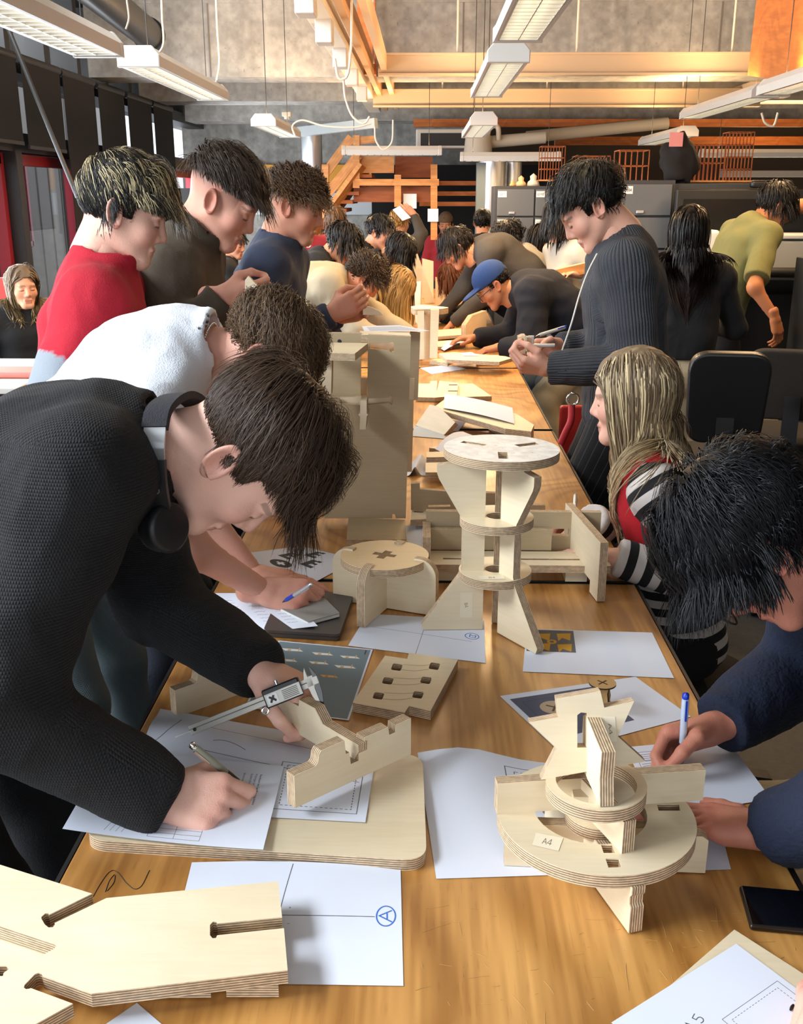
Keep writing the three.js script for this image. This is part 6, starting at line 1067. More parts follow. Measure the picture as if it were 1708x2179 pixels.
// ---- navy polo
const polo = person({
  label: 'student with curly hair and goatee in navy polo shirt', head: at(628, 436, 3.65), face: [84, 20], yaw: 86, lean: 10, neck: 26, skin: '#c98f74', beard: 0.55, cell: 0.014, headCell: 0.0052, handCell: 0.0042,
  armR: { wrist: at(705, 668, 3.35), hint: V(-0.4, -0.9, 0.3), pose: 'pinch', dir: V(0.9, 0.45, 0), palm: V(0.2, 0.2, -1) }, armL: { wrist: at(720, 672, 3.75), hint: V(-0.3, -0.9, -0.3), pose: 'pinch', dir: V(0.9, 0.3, 0.2), palm: V(0, 0, 1) },
  top: { name: 'polo_shirt', mat: FAB.navy, r: 0.022, ua: 0.072, fold: 0.007, collarUp: 0.04, collarT: 0.012, collarR: 0.066 }, bottom: { mat: FAB.jean },
  hair: { color: '#3b2a1c', tip: '#5f4327', n: 2200, len: 0.06, width: 0.0032, volume: 0.2, curl: 0.008, curlF: 2.0, fade: 0.03, lift: 0.15, lock: 1.5, frizz: 0.3, seg: 8, lenFn: p => p.y < 0.05 ? 0.03 : 0.085 },
});
// ---- cream hoodie, bent low
const hood = (J, e) => [cap(e.N.clone().addScaledVector(e.U2, -0.03).addScaledVector(e.Fw, -0.06), e.N.clone().addScaledVector(e.S, 0.08), 0.05, 0.035), cap(e.N.clone().addScaledVector(e.U2, -0.03).addScaledVector(e.Fw, -0.06), e.N.clone().addScaledVector(e.S, -0.08), 0.05, 0.035)];
person({
  label: 'curly haired student in cream hoodie bent close over the table', head: at(778, 590, 5.75), face: [92, 52], yaw: 92, lean: 56, hunch: 12, neck: 84, skin: '#c78664', cell: 0.015, headCell: 0.005,
  armR: { wrist: V(-0.12, 0.82, -5.55), hint: V(-0.4, -0.9, 0.3) }, armL: { wrist: V(-0.02, 0.82, -5.85), hint: V(-0.4, -0.9, -0.3) },
  top: { name: 'hoodie', mat: FAB.cream, r: 0.035, ua: 0.08, ea: 0.07, extra: hood, fold: 0.009 }, bottom: { mat: FAB.jean },
  hair: { color: '#2c2017', tip: '#4a351f', n: 1500, len: 0.07, width: 0.0042, volume: 0.3, curl: 0.009, lift: 0.15, lock: 1.5, frizz: 0.3, lenFn: p => p.y < 0.02 ? 0.03 : 0.08 },
});
// ---- standing charcoal sweater, right
const charcoal = person({
  label: 'tall student in charcoal ribbed sweater standing at the right, measuring a small part', head: at(1256, 440, 3.45), face: [-92, 40], yaw: -94, lean: 5, neck: 40, skin: '#d2a089', flush: 0.3, cell: 0.013, headCell: 0.0042, clothCell: 0.0095, handCell: 0.0036, scale: 1.04,
  armL: { wrist: at(1168, 784, 3.22), hint: V(0.5, -0.8, 0.4), pose: 'grip', dir: V(-1, 0.15, 0.1), palm: V(0, 0.75, -0.6) }, armR: { wrist: at(1190, 738, 3.55), hint: V(0.5, -0.8, -0.4), pose: 'pinch', dir: V(-1, -0.1, 0.3), palm: V(-0.1, -0.3, 0.95) },
  top: { mat: FAB.rib, uv: 'bone', r: 0.03, ua: 0.082, ea: 0.07, wa: 0.048, fold: 0.008, collarR: 0.07 }, bottom: { mat: FAB.pin, uv: 'bone', wide: 0.03 },
  hair: { color: '#17130f', n: 2600, len: 0.12, side: 0.06, width: 0.003, volume: 0.32, lift: 0.15, gravity: 0.2, lock: 1.0, frizz: 0.15, rough: 0.4, comb: [0, 0, 1], combK: 0.06, trim: 0.03, droop: 0.12, lenFn: p => p.y < 0.02 ? 0.03 : (Math.abs(p.x) > 0.05 && p.z > 0.01 && p.y < 0.07) ? 0.03 : lerp(0.05, 0.085, sstep(0.02, 0.09, p.y)) },
});
// ---- seated blonde, red vest over stripes
const blonde = person({
  label: 'student with long blonde hair, red vest and striped sleeves, seated at the right', head: at(1346, 845, 2.5), face: [-106, 8], yaw: -96, lean: 14, neck: 20, seated: true, skin: '#dfae97', cell: 0.013, headCell: 0.0038, handCell: 0.0034, scale: 0.95, shoulder: 0.155,
  armR: { wrist: onTable(1262, 1108, 0.05), hint: V(0.4, -0.8, -0.4), pose: 'write', dir: V(-1, -0.05, 0.0), palm: V(0, -0.8, 0.5) }, armL: { wrist: onTable(1322, 1188, 0.05), hint: V(0.6, -0.8, 0.5), pose: 'flat', dir: V(-1, -0.05, -0.5), palm: V(0, -1, 0) },
  top: { mat: FAB.stripe, uv: 'bone', r: 0.012, ua: 0.06, ea: 0.055, wa: 0.05, cuff: 0.015, fold: 0.005 }, bottom: { mat: FAB.black },
  hair: { color: '#7c6850', tip: '#cdb794', streak: '#c2ad86', streakAt: 0.16, base: 0.10, tipAt: 0.15, hold: 0.1, capVol: 0.1, faceClear: 0.068, n: 4200, len: 0.42, width: 0.004, volume: 0.2, lift: 0.15, gravity: 0.42, part: 0.0, partBack: -0.35, lock: 0.5, frizz: 0.05, seg: 16, rough: 0.45, down: 0.01, lenFn: p => rr(0.48, 0.62) },
});
{ // her red vest
  const { J, S, U2, F } = blonde, s = 0.95, b = [cap(J.C.clone().addScaledVector(S, 0.06), J.W.clone().addScaledVector(S, 0.05), 0.118 * s, 0.105 * s), cap(J.C.clone().addScaledVector(S, -0.06), J.W.clone().addScaledVector(S, -0.05), 0.118 * s, 0.105 * s), cap(J.N.clone().addScaledVector(U2, -0.02), J.shL.clone().lerp(J.N, 0.3), 0.074, 0.072), cap(J.N.clone().addScaledVector(U2, -0.02), J.shR.clone().lerp(J.N, 0.3), 0.074, 0.072)];
  const [lo, hi] = bounds(b, 0.03), nd = blonde.neckD, c = blonde.colC; blonde.put('vest', planarUV(surfaceNet((x, y, z) => { let d = blend(b, x, y, z, 0.04) + 0.004 * n3(x * 12, y * 12, z * 12); const qx = x - c.x, qy = y - c.y, qz = z - c.z, t = qx * nd.x + qy * nd.y + qz * nd.z, r = Math.sqrt(Math.max(0, qx * qx + qy * qy + qz * qz - t * t)); d = smax(d, -Math.max(r - 0.066, -t - 0.06), 0.01); return smax(d, J.W.y - 0.02 - y, 0.01); }, lo, hi, 0.009)), cloth(0xb0101f));
}
// ---- navy fleece, black hair, writing at the right edge
const fleece = person({
  label: 'student with thick black hair and glasses in navy fleece, writing at the right edge', head: at(1600, 1150, 1.38), face: [-97, 66], yaw: -95, lean: 66, hunch: 0, neck: 92, seated: true, pelvis: V(1.02, 0.6, -1.42), skin: '#b97c66', flush: 0.4, cell: 0.012, headCell: 0.004, clothCell: 0.0095, handCell: 0.003,
  armR: { wrist: onTable(1530, 1545, 0.06), elbow: at(1730, 1400, 1.58), shoulder: at(1770, 1230, 1.5), pose: 'write', dir: V(-1, -0.25, 0.1), palm: V(-0.3, -0.6, 0.75) },
  armL: { wrist: onTable(1645, 1768, 0.035), elbow: at(1900, 1690, 1.1), shoulder: at(2010, 1330, 1.2), pose: 'flat', dir: V(-1, -0.05, -0.35), palm: V(0, -1, 0.1) },
  top: { name: 'fleece_jacket', mat: FAB.fleece, r: 0.035, ua: 0.085, ea: 0.076, wa: 0.052, fold: 0.009, collarR: 0.075 }, bottom: { mat: FAB.khaki, wide: 0.03 },
  hair: { color: '#0c0d10', n: 10500, len: 0.11, side: 0.07, width: 0.0018, volume: 0.30, lift: 0.15, gravity: 0.14, lock: 1.2, frizz: 0.16, seg: 8, rough: 0.42, swirl: 1.4, crown: [-0.01, 0.115, -0.05], lenFn: p => p.y < 0.0 ? 0.05 : lerp(0.06, 0.11, sstep(0.02, 0.09, p.y)) },
});
// ---- denim jacket with blue cap
const capG = person({
  label: 'student in blue cap and dark denim jacket bent over the right side', head: at(1050, 606, 5.85), face: [-88, 40], yaw: -90, lean: 55, hunch: 12, neck: 82, skin: '#b9805c', cell: 0.014, headCell: 0.005, handCell: 0.0042,
  armL: { wrist: at(1064, 738, 5.6), elbow: at(1130, 742, 5.55), pose: 'relax', dir: V(-1, -0.2, 0), palm: V(0, -1, 0) }, armR: { wrist: V(0.3, 0.81, -6.0), hint: V(0.3, -0.9, -0.3) },
  top: { name: 'denim_jacket', mat: FAB.denimJacket, r: 0.045, ua: 0.09, ea: 0.08, wa: 0.055, extra: hood, fold: 0.01 }, bottom: { mat: FAB.khaki },
  hair: { color: '#15110e', n: 500, len: 0.03, width: 0.005, volume: 0.08 },
});
{ // the cap
  const g = surfaceNet((x, y, z) => { let d = ell(x, y, z, 0, 0.045, -0.008, 0.087, 0.096, 0.108); d = Math.max(d, 0.028 - y); const b = ell(x, y, z, 0, 0.04, 0.12, 0.075, 0.010, 0.075); return smin(d, b, 0.012); }, V(-0.12, 0, -0.14), V(0.12, 0.17, 0.21), 0.007); g.applyMatrix4(capG.frame); capG.put('cap', planarUV(g), cloth(0x1c3a6e)).userData.label = 'blue baseball cap';
}
person({ // grey wool sweater bending
  label: 'dark haired student in fuzzy grey sweater bent over the far right side', head: at(972, 528, 6.9), face: [-88, 42], yaw: -90, lean: 52, hunch: 20, neck: 88, skin: '#c98d6b', cell: 0.016, headCell: 0.006,
  armL: { wrist: V(0.2, 0.81, -6.75), hint: V(0.4, -0.8, 0.4) }, armR: { wrist: V(0.1, 0.81, -7.05), hint: V(0.4, -0.8, -0.4) }, top: { mat: FAB.greyWool, r: 0.03, ua: 0.08 },
  hair: { color: '#1a1410', n: 900, len: 0.09, width: 0.0055, volume: 0.3, lift: 0.15, lenFn: p => p.y < 0 ? 0.05 : 0.1 },
});
person({ // long dark hair, back turned
  label: 'student with very long black hair and cream trousers, back turned', head: at(1466, 494, 5.0), face: [165, 12], yaw: 172, lean: 4, neck: 8, skin: '#c99a80', cell: 0.014, headCell: 0.006, scale: 0.96, shoulder: 0.165,
  armL: { wrist: at(1432, 690, 5.25), hint: V(-0.5, -0.8, 0.3) }, armR: { wrist: at(1496, 690, 5.25), hint: V(0.6, -0.8, 0.3) },
  top: { mat: FAB.black, r: 0.02, ua: 0.068, hem: -0.07 }, bottom: { mat: FAB.khaki, wide: 0.03 },
  hair: { color: '#15100e', tip: '#2a1d18', n: 1900, hold: 0.05, base: 0.08, capVol: 0.1, len: 0.55, width: 0.0055, volume: 0.2, lift: 0.1, gravity: 0.45, part: 0, lock: 0.4, frizz: 0.04, seg: 14, rough: 0.35, down: 0.01, lenFn: p => rr(0.46, 0.58) },
});
person({ // olive tee reaching
  label: 'student in olive tee leaning and reaching over the plotter', head: at(1650, 440, 5.95), face: [95, 30], yaw: 104, lean: 22, neck: 52, skin: '#b87a52', cell: 0.014, headCell: 0.006, handCell: 0.0045,
  armR: { wrist: at(1648, 676, 5.45), elbow: at(1605, 612, 5.5), pose: 'relax', dir: V(0.35, -1, 0), palm: V(-0.6, 0, -0.7) }, armL: { wrist: at(1760, 425, 6.1), elbow: at(1700, 440, 6.05) },
  top: { name: 'tee_shirt', mat: FAB.olive, sleeve: 'short', sl: 0.85, r: 0.025, hem: 0.08 }, bottom: { mat: FAB.black },
  hair: { color: '#171311', n: 1300, len: 0.1, width: 0.0048, volume: 0.26, lift: 0.15, lenFn: p => p.y < 0 ? 0.05 : 0.1 },
});
// ---- background students
const bg = (label, u, v, Z, face, yaw, lean, top, hair, x = {}) => person({ label, head: at(u, v, Z), face, yaw, lean, skin: x.skin || '#c58f70', cell: 0.02, headCell: 0.0085, handCell: 0.009, clothCell: 0.018, bottomCell: 0.03, top: { mat: top, r: 0.026, ua: 0.076, ...(x.top || {}) }, bottom: { mat: x.bottom || FAB.darkJean }, hair: { n: 420, width: 0.009, len: 0.09, volume: 0.26, seg: 5, cell: 0.01, ...hair }, ...x.more });
bg('black haired student in dark navy top behind the cream hoodie', 730, 518, 6.9, [82, 42], 88, 38, FAB.ink, { color: '#14110f', n: 900, lenFn: p => p.y < 0 ? 0.05 : 0.11, volume: 0.34 });
bg('black haired student with bare shoulders beyond the dark navy top', 808, 494, 8.0, [70, 20], 80, 22, FAB.black, { color: '#14100f' }, { top: { sleeve: 'none' } });
bg('black haired student with face down beside the white block', 848, 534, 7.4, [60, 55], 75, 48, FAB.black, { color: '#14100e', len: 0.14, n: 700, lenFn: () => 0.13 });
bg('student with long blonde hair falling over the table', 842, 612, 6.35, [80, 62], 88, 62, FAB.cream, { color: '#8a6a3c', tip: '#c9a566', len: 0.3, n: 900, part: 0, partBack: -0.6, gravity: 0.45, seg: 10, lenFn: () => rr(0.26, 0.34) });
bg('student at the back raising a white sheet overhead', 850, 474, 10.2, [150, 5], 160, 4, FAB.greyWool, { color: '#a9824a' }, { more: { armR: { wrist: at(880, 456, 10.1), elbow: at(897, 498, 10.1), dir: V(-0.7, 0.6, 0), palm: V(0, 0, -1) } } });
bg('brown haired student at the foot of the stair, back turned', 714, 472, 9.4, [180, 5], 175, 3, FAB.maroon, { color: '#5b4026', len: 0.2, lenFn: () => 0.2, gravity: 0.4, seg: 8 });
const lettered = bg('student in red lettered sweatshirt half hidden by the navy polo', 640, 468, 8.2, [0, 5], 5, 0, FAB.maroon, { color: '#2a1d16' });
bg('black haired student in black tee glimpsed behind the brown sweater', 497, 518, 9.0, [70, 15], 100, 6, FAB.black, { color: '#161210' }, { top: { sleeve: 'short', name: 'tee_shirt' } });
const girl = bg('long haired student in black seated by the left window', 48, 610, 5.9, [38, 6], 35, 6, FAB.black, { color: '#6b5640', tip: '#9c855f', faceClear: 0.055, hold: 0.1, base: 0.08, capVol: 0.1, len: 0.4, n: 900, width: 0.007, part: 0, partBack: -0.6, gravity: 0.45, seg: 12, lenFn: () => rr(0.36, 0.44) }, { more: { seated: true, headCell: 0.004, scale: 0.95, clothCell: 0.014 } });
const bean = bg('smiling student in a brown beanie at the back', 948, 478, 12.6, [-8, 8], -5, 2, FAB.maroon, { color: '#1a1411', n: 120, len: 0.03 }, { skin: '#a8704e' });
{ const g = surfaceNet((x, y, z) => Math.max(ell(x, y, z, 0, 0.05, -0.01, 0.09, 0.105, 0.11), 0.035 - y), V(-0.13, 0, -0.15), V(0.13, 0.2, 0.15), 0.011); g.applyMatrix4(bean.frame); bean.put('beanie', planarUV(g), cloth(0x5a4632)).userData.label = 'brown knitted beanie'; }
bg('black haired student left of the drawer cabinet', 1027, 474, 10.4, [170, 5], 180, 4, FAB.black, { color: '#0f0d0c' });
bg('ginger haired student bent over the far right side of the tables', 970, 590, 7.4, [-80, 50], -88, 58, FAB.black, { color: '#6e3b1c', n: 600, len: 0.16, lenFn: () => 0.15, gravity: 0.3 }, { skin: '#dca38c' });
bg('dark curly haired student in cream top behind the grey sweater', 1080, 506, 8.3, [-120, 25], -105, 30, FAB.off, { color: '#15110f', curl: 0.012, n: 600, lenFn: () => 0.12, volume: 0.4 });
bg('student with black hair in light blue shirt beside the white sweatshirt', 1150, 510, 8.8, [-75, 12], -80, 4, FAB.blueShirt, { color: '#100e0d', len: 0.25, n: 600, gravity: 0.4, seg: 8, lenFn: () => 0.24 }, { skin: '#d09a7a' });
bg('student in cream sweatshirt holding boards behind the charcoal sweater', 1192, 468, 6.6, [-60, 18], -70, 8, FAB.off, { color: '#17120f', len: 0.2, n: 800, gravity: 0.35, seg: 8, lenFn: () => 0.18 }, { skin: '#d6a384', bottom: FAB.jean, more: { armR: { wrist: at(1196, 580, 6.3) }, armL: { wrist: at(1236, 585, 6.2) } } });
// ---------------------------------------------------------------- things held and worn
function pen(label, tip, u, v, len, cols, o = {}) {     // from its tip towards the sighted upper end
  let best = null, bd = 9; for (let Z = -tip.z - 0.16; Z < -tip.z + 0.16; Z += 0.002) { const q = at(u, v, Z), e = Math.abs(q.distanceTo(tip) - len); if (e < bd) { bd = e; best = q; } }
  const d = best.clone().sub(tip).normalize(), t = thing('pen', label, 'pen', tip.toArray()), q = new THREE.Quaternion().setFromUnitVectors(V(0, 1, 0), d), r = o.r || 0.0048;
  const lathe = p => new THREE.LatheGeometry(p.map(([a, b]) => new THREE.Vector2(a, b)), 14).applyQuaternion(q);
  mesh('nib', lathe([[0, 0], [0.001, 0.002], [r * 0.8, 0.016]]), cols[0], t); mesh('grip', lathe([[r * 0.8, 0.016], [r, 0.02], [r, 0.05]]), cols[1], t); mesh('barrel', lathe([[r, 0.05], [r * 1.05, len * 0.86], [r * 0.95, len * 0.93]]), cols[2], t); mesh('end_cap', lathe([[r * 0.95, len * 0.93], [r * 0.95, len - 0.003], [0, len]]), cols[3], t);
  mesh('clip', box(0.003, len * 0.26, 0.0016, 0, len * 0.8, r * 1.5).applyQuaternion(q), cols[4] || cols[3], t); return t;
}
const blueP = std(0x1238b0, { roughness: 0.3 }), clearP = std(0xb9c6d8, { roughness: 0.25 }), greyP = std(0x8f9283, { roughness: 0.45 });
pen('grey pen with chrome clip in the black sweater student hand', onTable(521, 1677, 0.0228), 405, 1583, 0.135, [M.black, M.black, greyP, M.chrome, M.chrome], { r: 0.0052 });
pen('blue ballpoint pen in the navy fleece student hand', onTable(1449, 1633, 0.003), 1459, 1474, 0.145, [M.chrome, std(0x16205a, { roughness: 0.4 }), clearP, blueP, blueP], { r: 0.0055 });
pen('slim grey pen between the white tee student fingers', onTable(600, 1282, 0.05), 664, 1243, 0.12, [M.black, blueP, M.steel, M.steel], { r: 0.0045 });
pen('silver pen in the blonde student hand', onTable(1222, 1116, 0.003), 1224, 1052, 0.14, [M.black, M.steel, M.steel, M.steel], { r: 0.0052 });
pen('blue and white pen held by the charcoal sweater student', at(1138, 716, 3.38), 1206, 695, 0.13, [M.chrome, M.white, M.white, blueP, blueP], { r: 0.006 });
pen('dark pen in the hand beyond the denim jacket', onTable(953, 712, 0.01), 958, 697, 0.13, [M.black, M.black, M.black, M.black], { r: 0.006 });
pen('dark pen above the far sheet beside the ginger student', onTable(968, 668, 0.01), 976, 652, 0.13, [M.black, M.black, M.black, M.black], { r: 0.006 });
{ // digital caliper
  const a = at(386, 1562, 1.41), b = at(672, 1447, 1.42), x = b.clone().sub(a).normalize(), L = b.distanceTo(a), eye = EYE.clone().sub(a).normalize(), z = eye.clone().addScaledVector(x, -eye.dot(x)).normalize(), y = V().crossVectors(z, x), m = basis(x, y, z, a);
  const t = thing('caliper', 'steel digital caliper laid across the held plank', 'caliper', a.toArray()), put = (n, g, mt) => mesh(n, g.applyMatrix4(new THREE.Matrix4().extractRotation(m)), mt, t), st = std(0xa9a59c, { metalness: 0.85, roughness: 0.4 });
  const poly = (p, d, zz) => planarUV(new THREE.ExtrudeGeometry((() => { const s = new THREE.Shape(); p.forEach(([u, v], i) => i ? s.lineTo(u, v) : s.moveTo(u, v)); return s; })(), { depth: d, bevelEnabled: true, bevelSize: 0.0004, bevelThickness: 0.0004, bevelSegments: 1 }).translate(0, 0, zz));
  put('beam', box(L - 0.02, 0.0155, 0.0035, L / 2 + 0.005, 0, 0, 0.0008), st); put('scale_groove', box(L - 0.03, 0.0016, 0.0006, L / 2, 0.001, 0.002), std(0x6f6b63, { metalness: 0.6 }));
  put('depth_rod', box(0.03, 0.0016, 0.0016, 0.004, -0.001, 0), st); put('end_screw', cyl(0.003, 0.003, 0.002, 0, 0, 0, 12).rotateX(Math.PI / 2).translate(0.024, -0.001, 0.0025), M.chrome);
  const hx = L * 0.76; put('housing', box(0.062, 0.03, 0.012, hx, 0.001, 0.002, 0.003), M.plastic); put('face_plate', box(0.06, 0.02, 0.002, hx + 0.002, -0.002, 0.009, 0.0006), std(0xb6b3ab, { metalness: 0.5, roughness: 0.45 }));
  put('logo_plate', box(0.018, 0.015, 0.001, hx - 0.016, -0.002, 0.0103, 0.0004), std(0xe8e8e8)); put('logo_mark', poly([[-0.005, -0.004], [-0.003, -0.0055], [0, -0.001], [0.004, -0.005], [0.0055, -0.003], [0.002, 0.001], [0.004, 0.004], [0.002, 0.005], [0, 0.002], [-0.004, 0.005], [-0.005, 0.003], [-0.002, 0.0005]], 0.0004, 0).translate(hx - 0.016, -0.002, 0.0112), M.black);
  const pr = []; for (let i = 0; i < 6; i++) pr.push(box(0.026, 0.0011, 0.0003, hx + 0.014, 0.004 - i * 0.0026, 0.0102)); const pm = put('printed_scale', join(pr), std(0x55534e)); pm.userData.kind = 'stuff';
  put('lock_screw', cyl(0.0032, 0.0032, 0.008, hx - 0.004, 0.019, 0.002, 12), M.chrome); put('thumb_roller', new THREE.TorusGeometry(0.005, 0.0022, 8, 16).translate(hx - 0.036, -0.015, 0.002), M.chrome);
  const jaw = (X, k) => poly([[X, -0.006], [X + 0.009 * k, -0.006], [X + 0.008 * k, -0.02], [X + 0.002 * k, -0.044], [X, -0.044]], 0.003, -0.0015); put('sliding_jaw', jaw(hx + 0.05, -1), st); put('fixed_jaw', jaw(L - 0.005, 1), std(0x5b5b5b, { metalness: 0.8, roughness: 0.35 }));
  const up = (X, k) => poly([[X, 0.006], [X + 0.007 * k, 0.006], [X + 0.003 * k, 0.018], [X, 0.024]], 0.003, -0.0015); put('inside_jaw', up(hx + 0.045, -1), st); put('inside_jaw', up(L - 0.003, 1), std(0x5b5b5b, { metalness: 0.8, roughness: 0.35 })); put('jaw_body', box(0.02, 0.02, 0.0035, L - 0.006, 0, 0, 0.001), st);
}
{ // headphones
  const t = thing('headphones', 'black over ear headphones with steel sliders round the neck', 'headphones', at(340, 960, 1.42).toArray());
  const o = t.position.clone().negate(), W = (u, v, Z) => at(u, v, Z).add(o), zN = EYE.clone().sub(t.position).normalize();
  function band(pts, w, th) {
    const c = new THREE.CatmullRomCurve3(pts), n = 22, P = [], I = []; for (let i = 0; i <= n; i++) { const p = c.getPoint(i / n), d = c.getTangent(i / n), ctr = W(410, 940, 1.52), nn = p.clone().sub(ctr).addScaledVector(d, -p.clone().sub(ctr).dot(d)).normalize(), s = V().crossVectors(d, nn).normalize(); for (const [a, b] of [[-1, -1], [1, -1], [1, 1], [-1, 1]]) { const q = p.clone().addScaledVector(s, a * w / 2).addScaledVector(nn, b * th / 2); P.push(q.x, q.y, q.z); } if (i < n) for (let k = 0; k < 4; k++) { const A = i * 4 + k, B = i * 4 + (k + 1) % 4; I.push(A, B, A + 4, B, B + 4, A + 4); } }
    I.push(0, 2, 1, 0, 3, 2); const e = n * 4; I.push(e, e + 1, e + 2, e, e + 2, e + 3); const g = new THREE.BufferGeometry(); g.setAttribute('position', new THREE.Float32BufferAttribute(P, 3)); g.setIndex(I); g.computeVertexNormals(); return toCreasedNormals(planarUV(g), 0.6);
  }
  const far = [W(420, 870, 1.60), W(405, 930, 1.625)];
  mesh('headband', band([W(329, 912, 1.365), W(336, 878, 1.385), W(356, 854, 1.43), W(392, 843, 1.52), ...far], 0.036, 0.011), cloth(0x26262b), t);
  mesh('slider', band([W(328, 984, 1.36), W(327, 950, 1.355), W(330, 908, 1.365)], 0.031, 0.004), M.steel, t);
  mesh('yoke', band([W(338, 1078, 1.37), W(330, 1030, 1.355), W(327, 978, 1.358)], 0.034, 0.008), M.plastic, t);
  mesh('far_yoke', band([W(405, 930, 1.625), W(395, 1010, 1.62), W(385, 1060, 1.6)], 0.03, 0.008), M.plastic, t);
  const cup = (p, ax, n) => { const q = new THREE.Quaternion().setFromUnitVectors(V(0, 1, 0), ax.normalize()), g = new THREE.LatheGeometry([[0, -0.02], [0.026, -0.02], [0.034, -0.014], [0.036, -0.004], [0.034, 0.002], [0.036, 0.006], [0.037, 0.014], [0.03, 0.02], [0, 0.021]].map(a => new THREE.Vector2(...a)), 32).applyQuaternion(q).translate(p.x, p.y, p.z); mesh(n, g, std(0x121214, { roughness: 0.5 }), t); };
  cup(W(347, 1122, 1.375), V(0.75, 0.12, 0.5), 'ear_cup'); cup(W(400, 1085, 1.58), V(0.3, 0.1, -0.9), 'ear_cup');
  const mk = W(332, 1046, 1.349), g = [new THREE.CircleGeometry(0.0055, 20).scale(1, 0.9, 1), ]; const skull = new THREE.Shape(); skull.absellipse(0, 0.001, 0.0055, 0.005, 0, 6.283); const e1 = new THREE.Path(); e1.absellipse(-0.002, 0, 0.0014, 0.0016, 0, 6.283); const e2 = new THREE.Path(); e2.absellipse(0.0022, 0, 0.0014, 0.0016, 0, 6.283); skull.holes.push(e1, e2);
  const lg = new THREE.ExtrudeGeometry(skull, { depth: 0.0006, bevelEnabled: false }); lg.applyQuaternion(new THREE.Quaternion().setFromUnitVectors(V(0, 0, 1), V(-0.1, 0.12, 1).normalize())); lg.translate(mk.x, mk.y, mk.z); mesh('logo', lg, std(0x55565a), t);
}
{ // glasses
  function glasses(f, label, w = 0.05) {
    const t = thing('glasses', label, 'glasses', V().setFromMatrixPosition(f).toArray()), R = new THREE.Matrix4().extractRotation(f), put = (n, g, m) => mesh(n, g.applyMatrix4(R), m, t);
    for (const k of [-1, 1]) { const pts = Array.from({ length: 20 }, (_, i) => { const a = i / 20 * 6.283; return V(k * 0.034 + 0.027 * Math.sign(Math.cos(a)) * Math.pow(Math.abs(Math.cos(a)), 0.7), -0.008 + 0.02 * Math.sign(Math.sin(a)) * Math.pow(Math.abs(Math.sin(a)), 0.7), 0.108 - 0.08 * 0.034 * 0.3); }); put('rim', new THREE.TubeGeometry(new THREE.CatmullRomCurve3(pts, true), 40, 0.0017, 6, true), M.black); const sh = new THREE.Shape(pts.map(p => new THREE.Vector2(p.x, p.y))); put('lens', new THREE.ShapeGeometry(sh).translate(0, 0, pts[0].z), M.lens); put('temple', rod(V(k * 0.062, 0.0, 0.105), V(k * 0.083, 0.006, -0.01), 0.002, 6), M.black); }
    put('bridge', rod(V(-0.008, -0.004, 0.108), V(0.008, -0.004, 0.108), 0.0018, 6), M.black);
  }
  glasses(fleece.frame, 'black rimmed glasses on the navy fleece student'); glasses(capG.frame, 'black glasses on the student in the blue cap');
}
// boards and sheets in hands
tag(mesh('held_board', facing([[521, 596], [528, 587], [566, 628], [560, 640], [521, 634]], 2.7, 0.016), PM), 'small plywood board held by the brown sweater student', 'board');
tag(mesh('held_board', facing([[772, 651], [790, 654], [806, 662], [815, 671], [772, 670]], 3.5, 0.014), PM), 'thin curved plywood piece held by the navy polo student', 'board');
tag(mesh('held_block', facing([[1103, 718], [1112, 714], [1118, 714], [1118, 754], [1104, 756]], 3.28, 0.05), PM), 'small plywood block held by the charcoal sweater student', 'block');
tag(mesh('held_block', facing([[1121, 718], [1131, 718], [1131, 748], [1121, 750]], 3.32, 0.04), PM), 'second small plywood block beside the measuring tool', 'block');
tag(mesh('measuring_tool', [box(0.09, 0.012, 0.02, 0, 0, 0, 0.004), box(0.02, 0.04, 0.006, -0.035, 0.012, 0, 0.002)], M.steel).translateX(at(1152, 735, 3.34).x).translateY(at(1152, 735, 3.34).y).translateZ(-3.34), 'small steel measuring tool in the charcoal sweater student hands', 'tool');
tag(mesh('held_sheet', facing([[835, 446], [850, 438], [874, 463], [856, 470]], 10.05, 0.004), M.paper), 'white sheet raised overhead at the back', 'paper');
tag(mesh('held_board', facing([[1184, 574], [1262, 556], [1300, 561], [1300, 574], [1200, 590]], 6.15, 0.08), [M.timber, M.plyEdge]), 'wooden boards carried behind the charcoal sweater student', 'board');
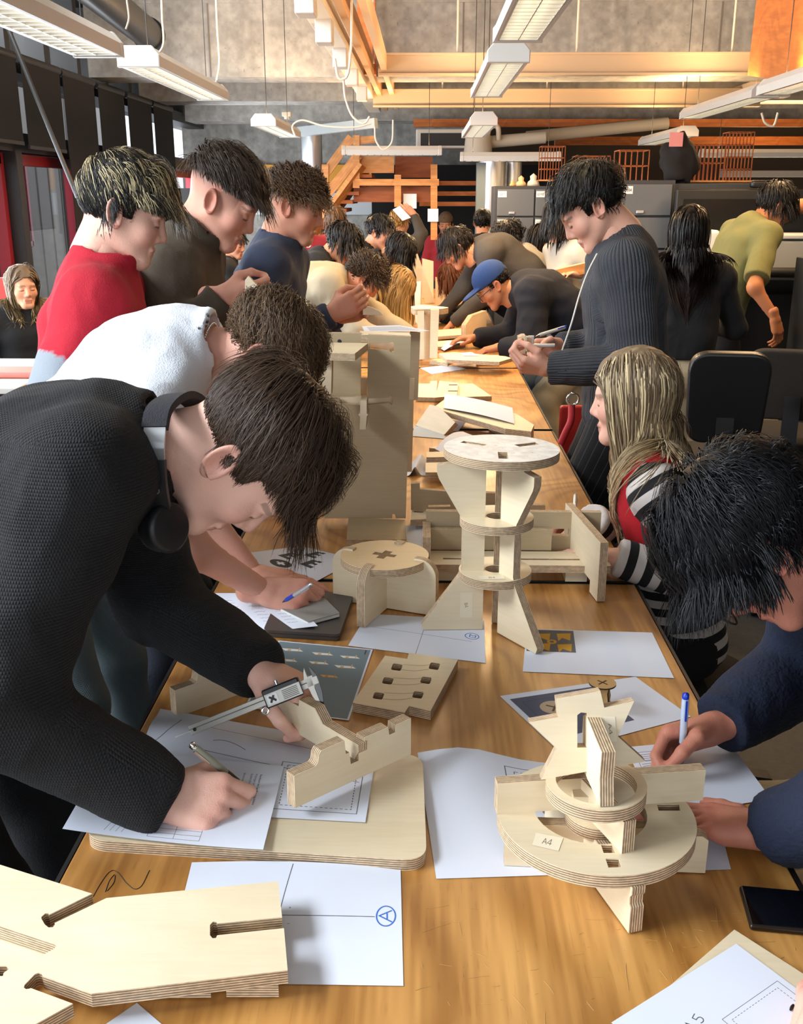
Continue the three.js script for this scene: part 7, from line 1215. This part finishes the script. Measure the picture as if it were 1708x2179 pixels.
{ // lettering on the red sweatshirt
  const p = at(636, 521, 7.98), m = std(0xffffff, { roughness: 0.9, map: canvasTex(256, 96, (x, w, h) => { x.fillStyle = '#8c1c26'; x.fillRect(0, 0, w, h); x.fillStyle = '#ded8d2'; x.font = 'bold 84px serif'; x.textAlign = 'center'; x.fillText('URBO', w / 2, 78); }) });
  const g = new THREE.BoxGeometry(0.2, 0.062, 0.004).translate(p.x, p.y, p.z); lettered.put('lettering', g, m).userData.label = 'white serif lettering';
}
{ // white earphone cable of the charcoal sweater student
  const g = wire([at(1270, 540, 3.24), at(1250, 580, 3.2), at(1232, 630, 3.16), at(1215, 690, 3.14), at(1196, 745, 3.16)], 0.0028, 40, 6); charcoal.put('earphone_cable', planarUV(g), M.white).userData.label = 'thin white earphone cable';
}
const corner = person({ // only fingertips reach into the corner
  label: 'student beyond the bottom right corner, only fingertips and pen in view', head: V(0.86, 1.2, -0.72), face: [-90, 40], yaw: -90, lean: 20, neck: 34, seated: true, skin: '#d8a08c', cell: 0.025, headCell: 0.008, clothCell: 0.02, handCell: 0.0034,
  armR: { wrist: onTable(1895, 2085, 0.07), hint: V(0.5, -0.7, -0.4), pose: 'write', dir: V(-1, -0.2, 0.05), palm: V(-0.1, -0.8, 0.5) }, armL: { wrist: V(0.62, 0.8, -0.55), cell: 0.008 },
  top: { mat: FAB.ink, r: 0.02 }, bottom: { mat: FAB.darkJean }, hair: { color: '#2a1f18', n: 300, width: 0.01, len: 0.08, seg: 5, cell: 0.012 },
});
pen('grey pen at the bottom right corner', onTable(1680, 2150, 0.022), 1740, 2090, 0.13, [M.black, M.black, M.steel, M.steel], { r: 0.005 });

swivel('stool under the navy fleece student', fleece.J.P.x, fleece.J.P.z, 0, { seat: fleece.J.P.y - 0.15, back: 0 });
swivel('stool under the seated blonde student', blonde.J.P.x, blonde.J.P.z, 0, { seat: blonde.J.P.y - 0.15, back: 0 });
swivel('stool under the student beyond the bottom right corner', corner.J.P.x, corner.J.P.z, 0, { seat: corner.J.P.y - 0.15, back: 0 });
renderer.render(scene, camera);
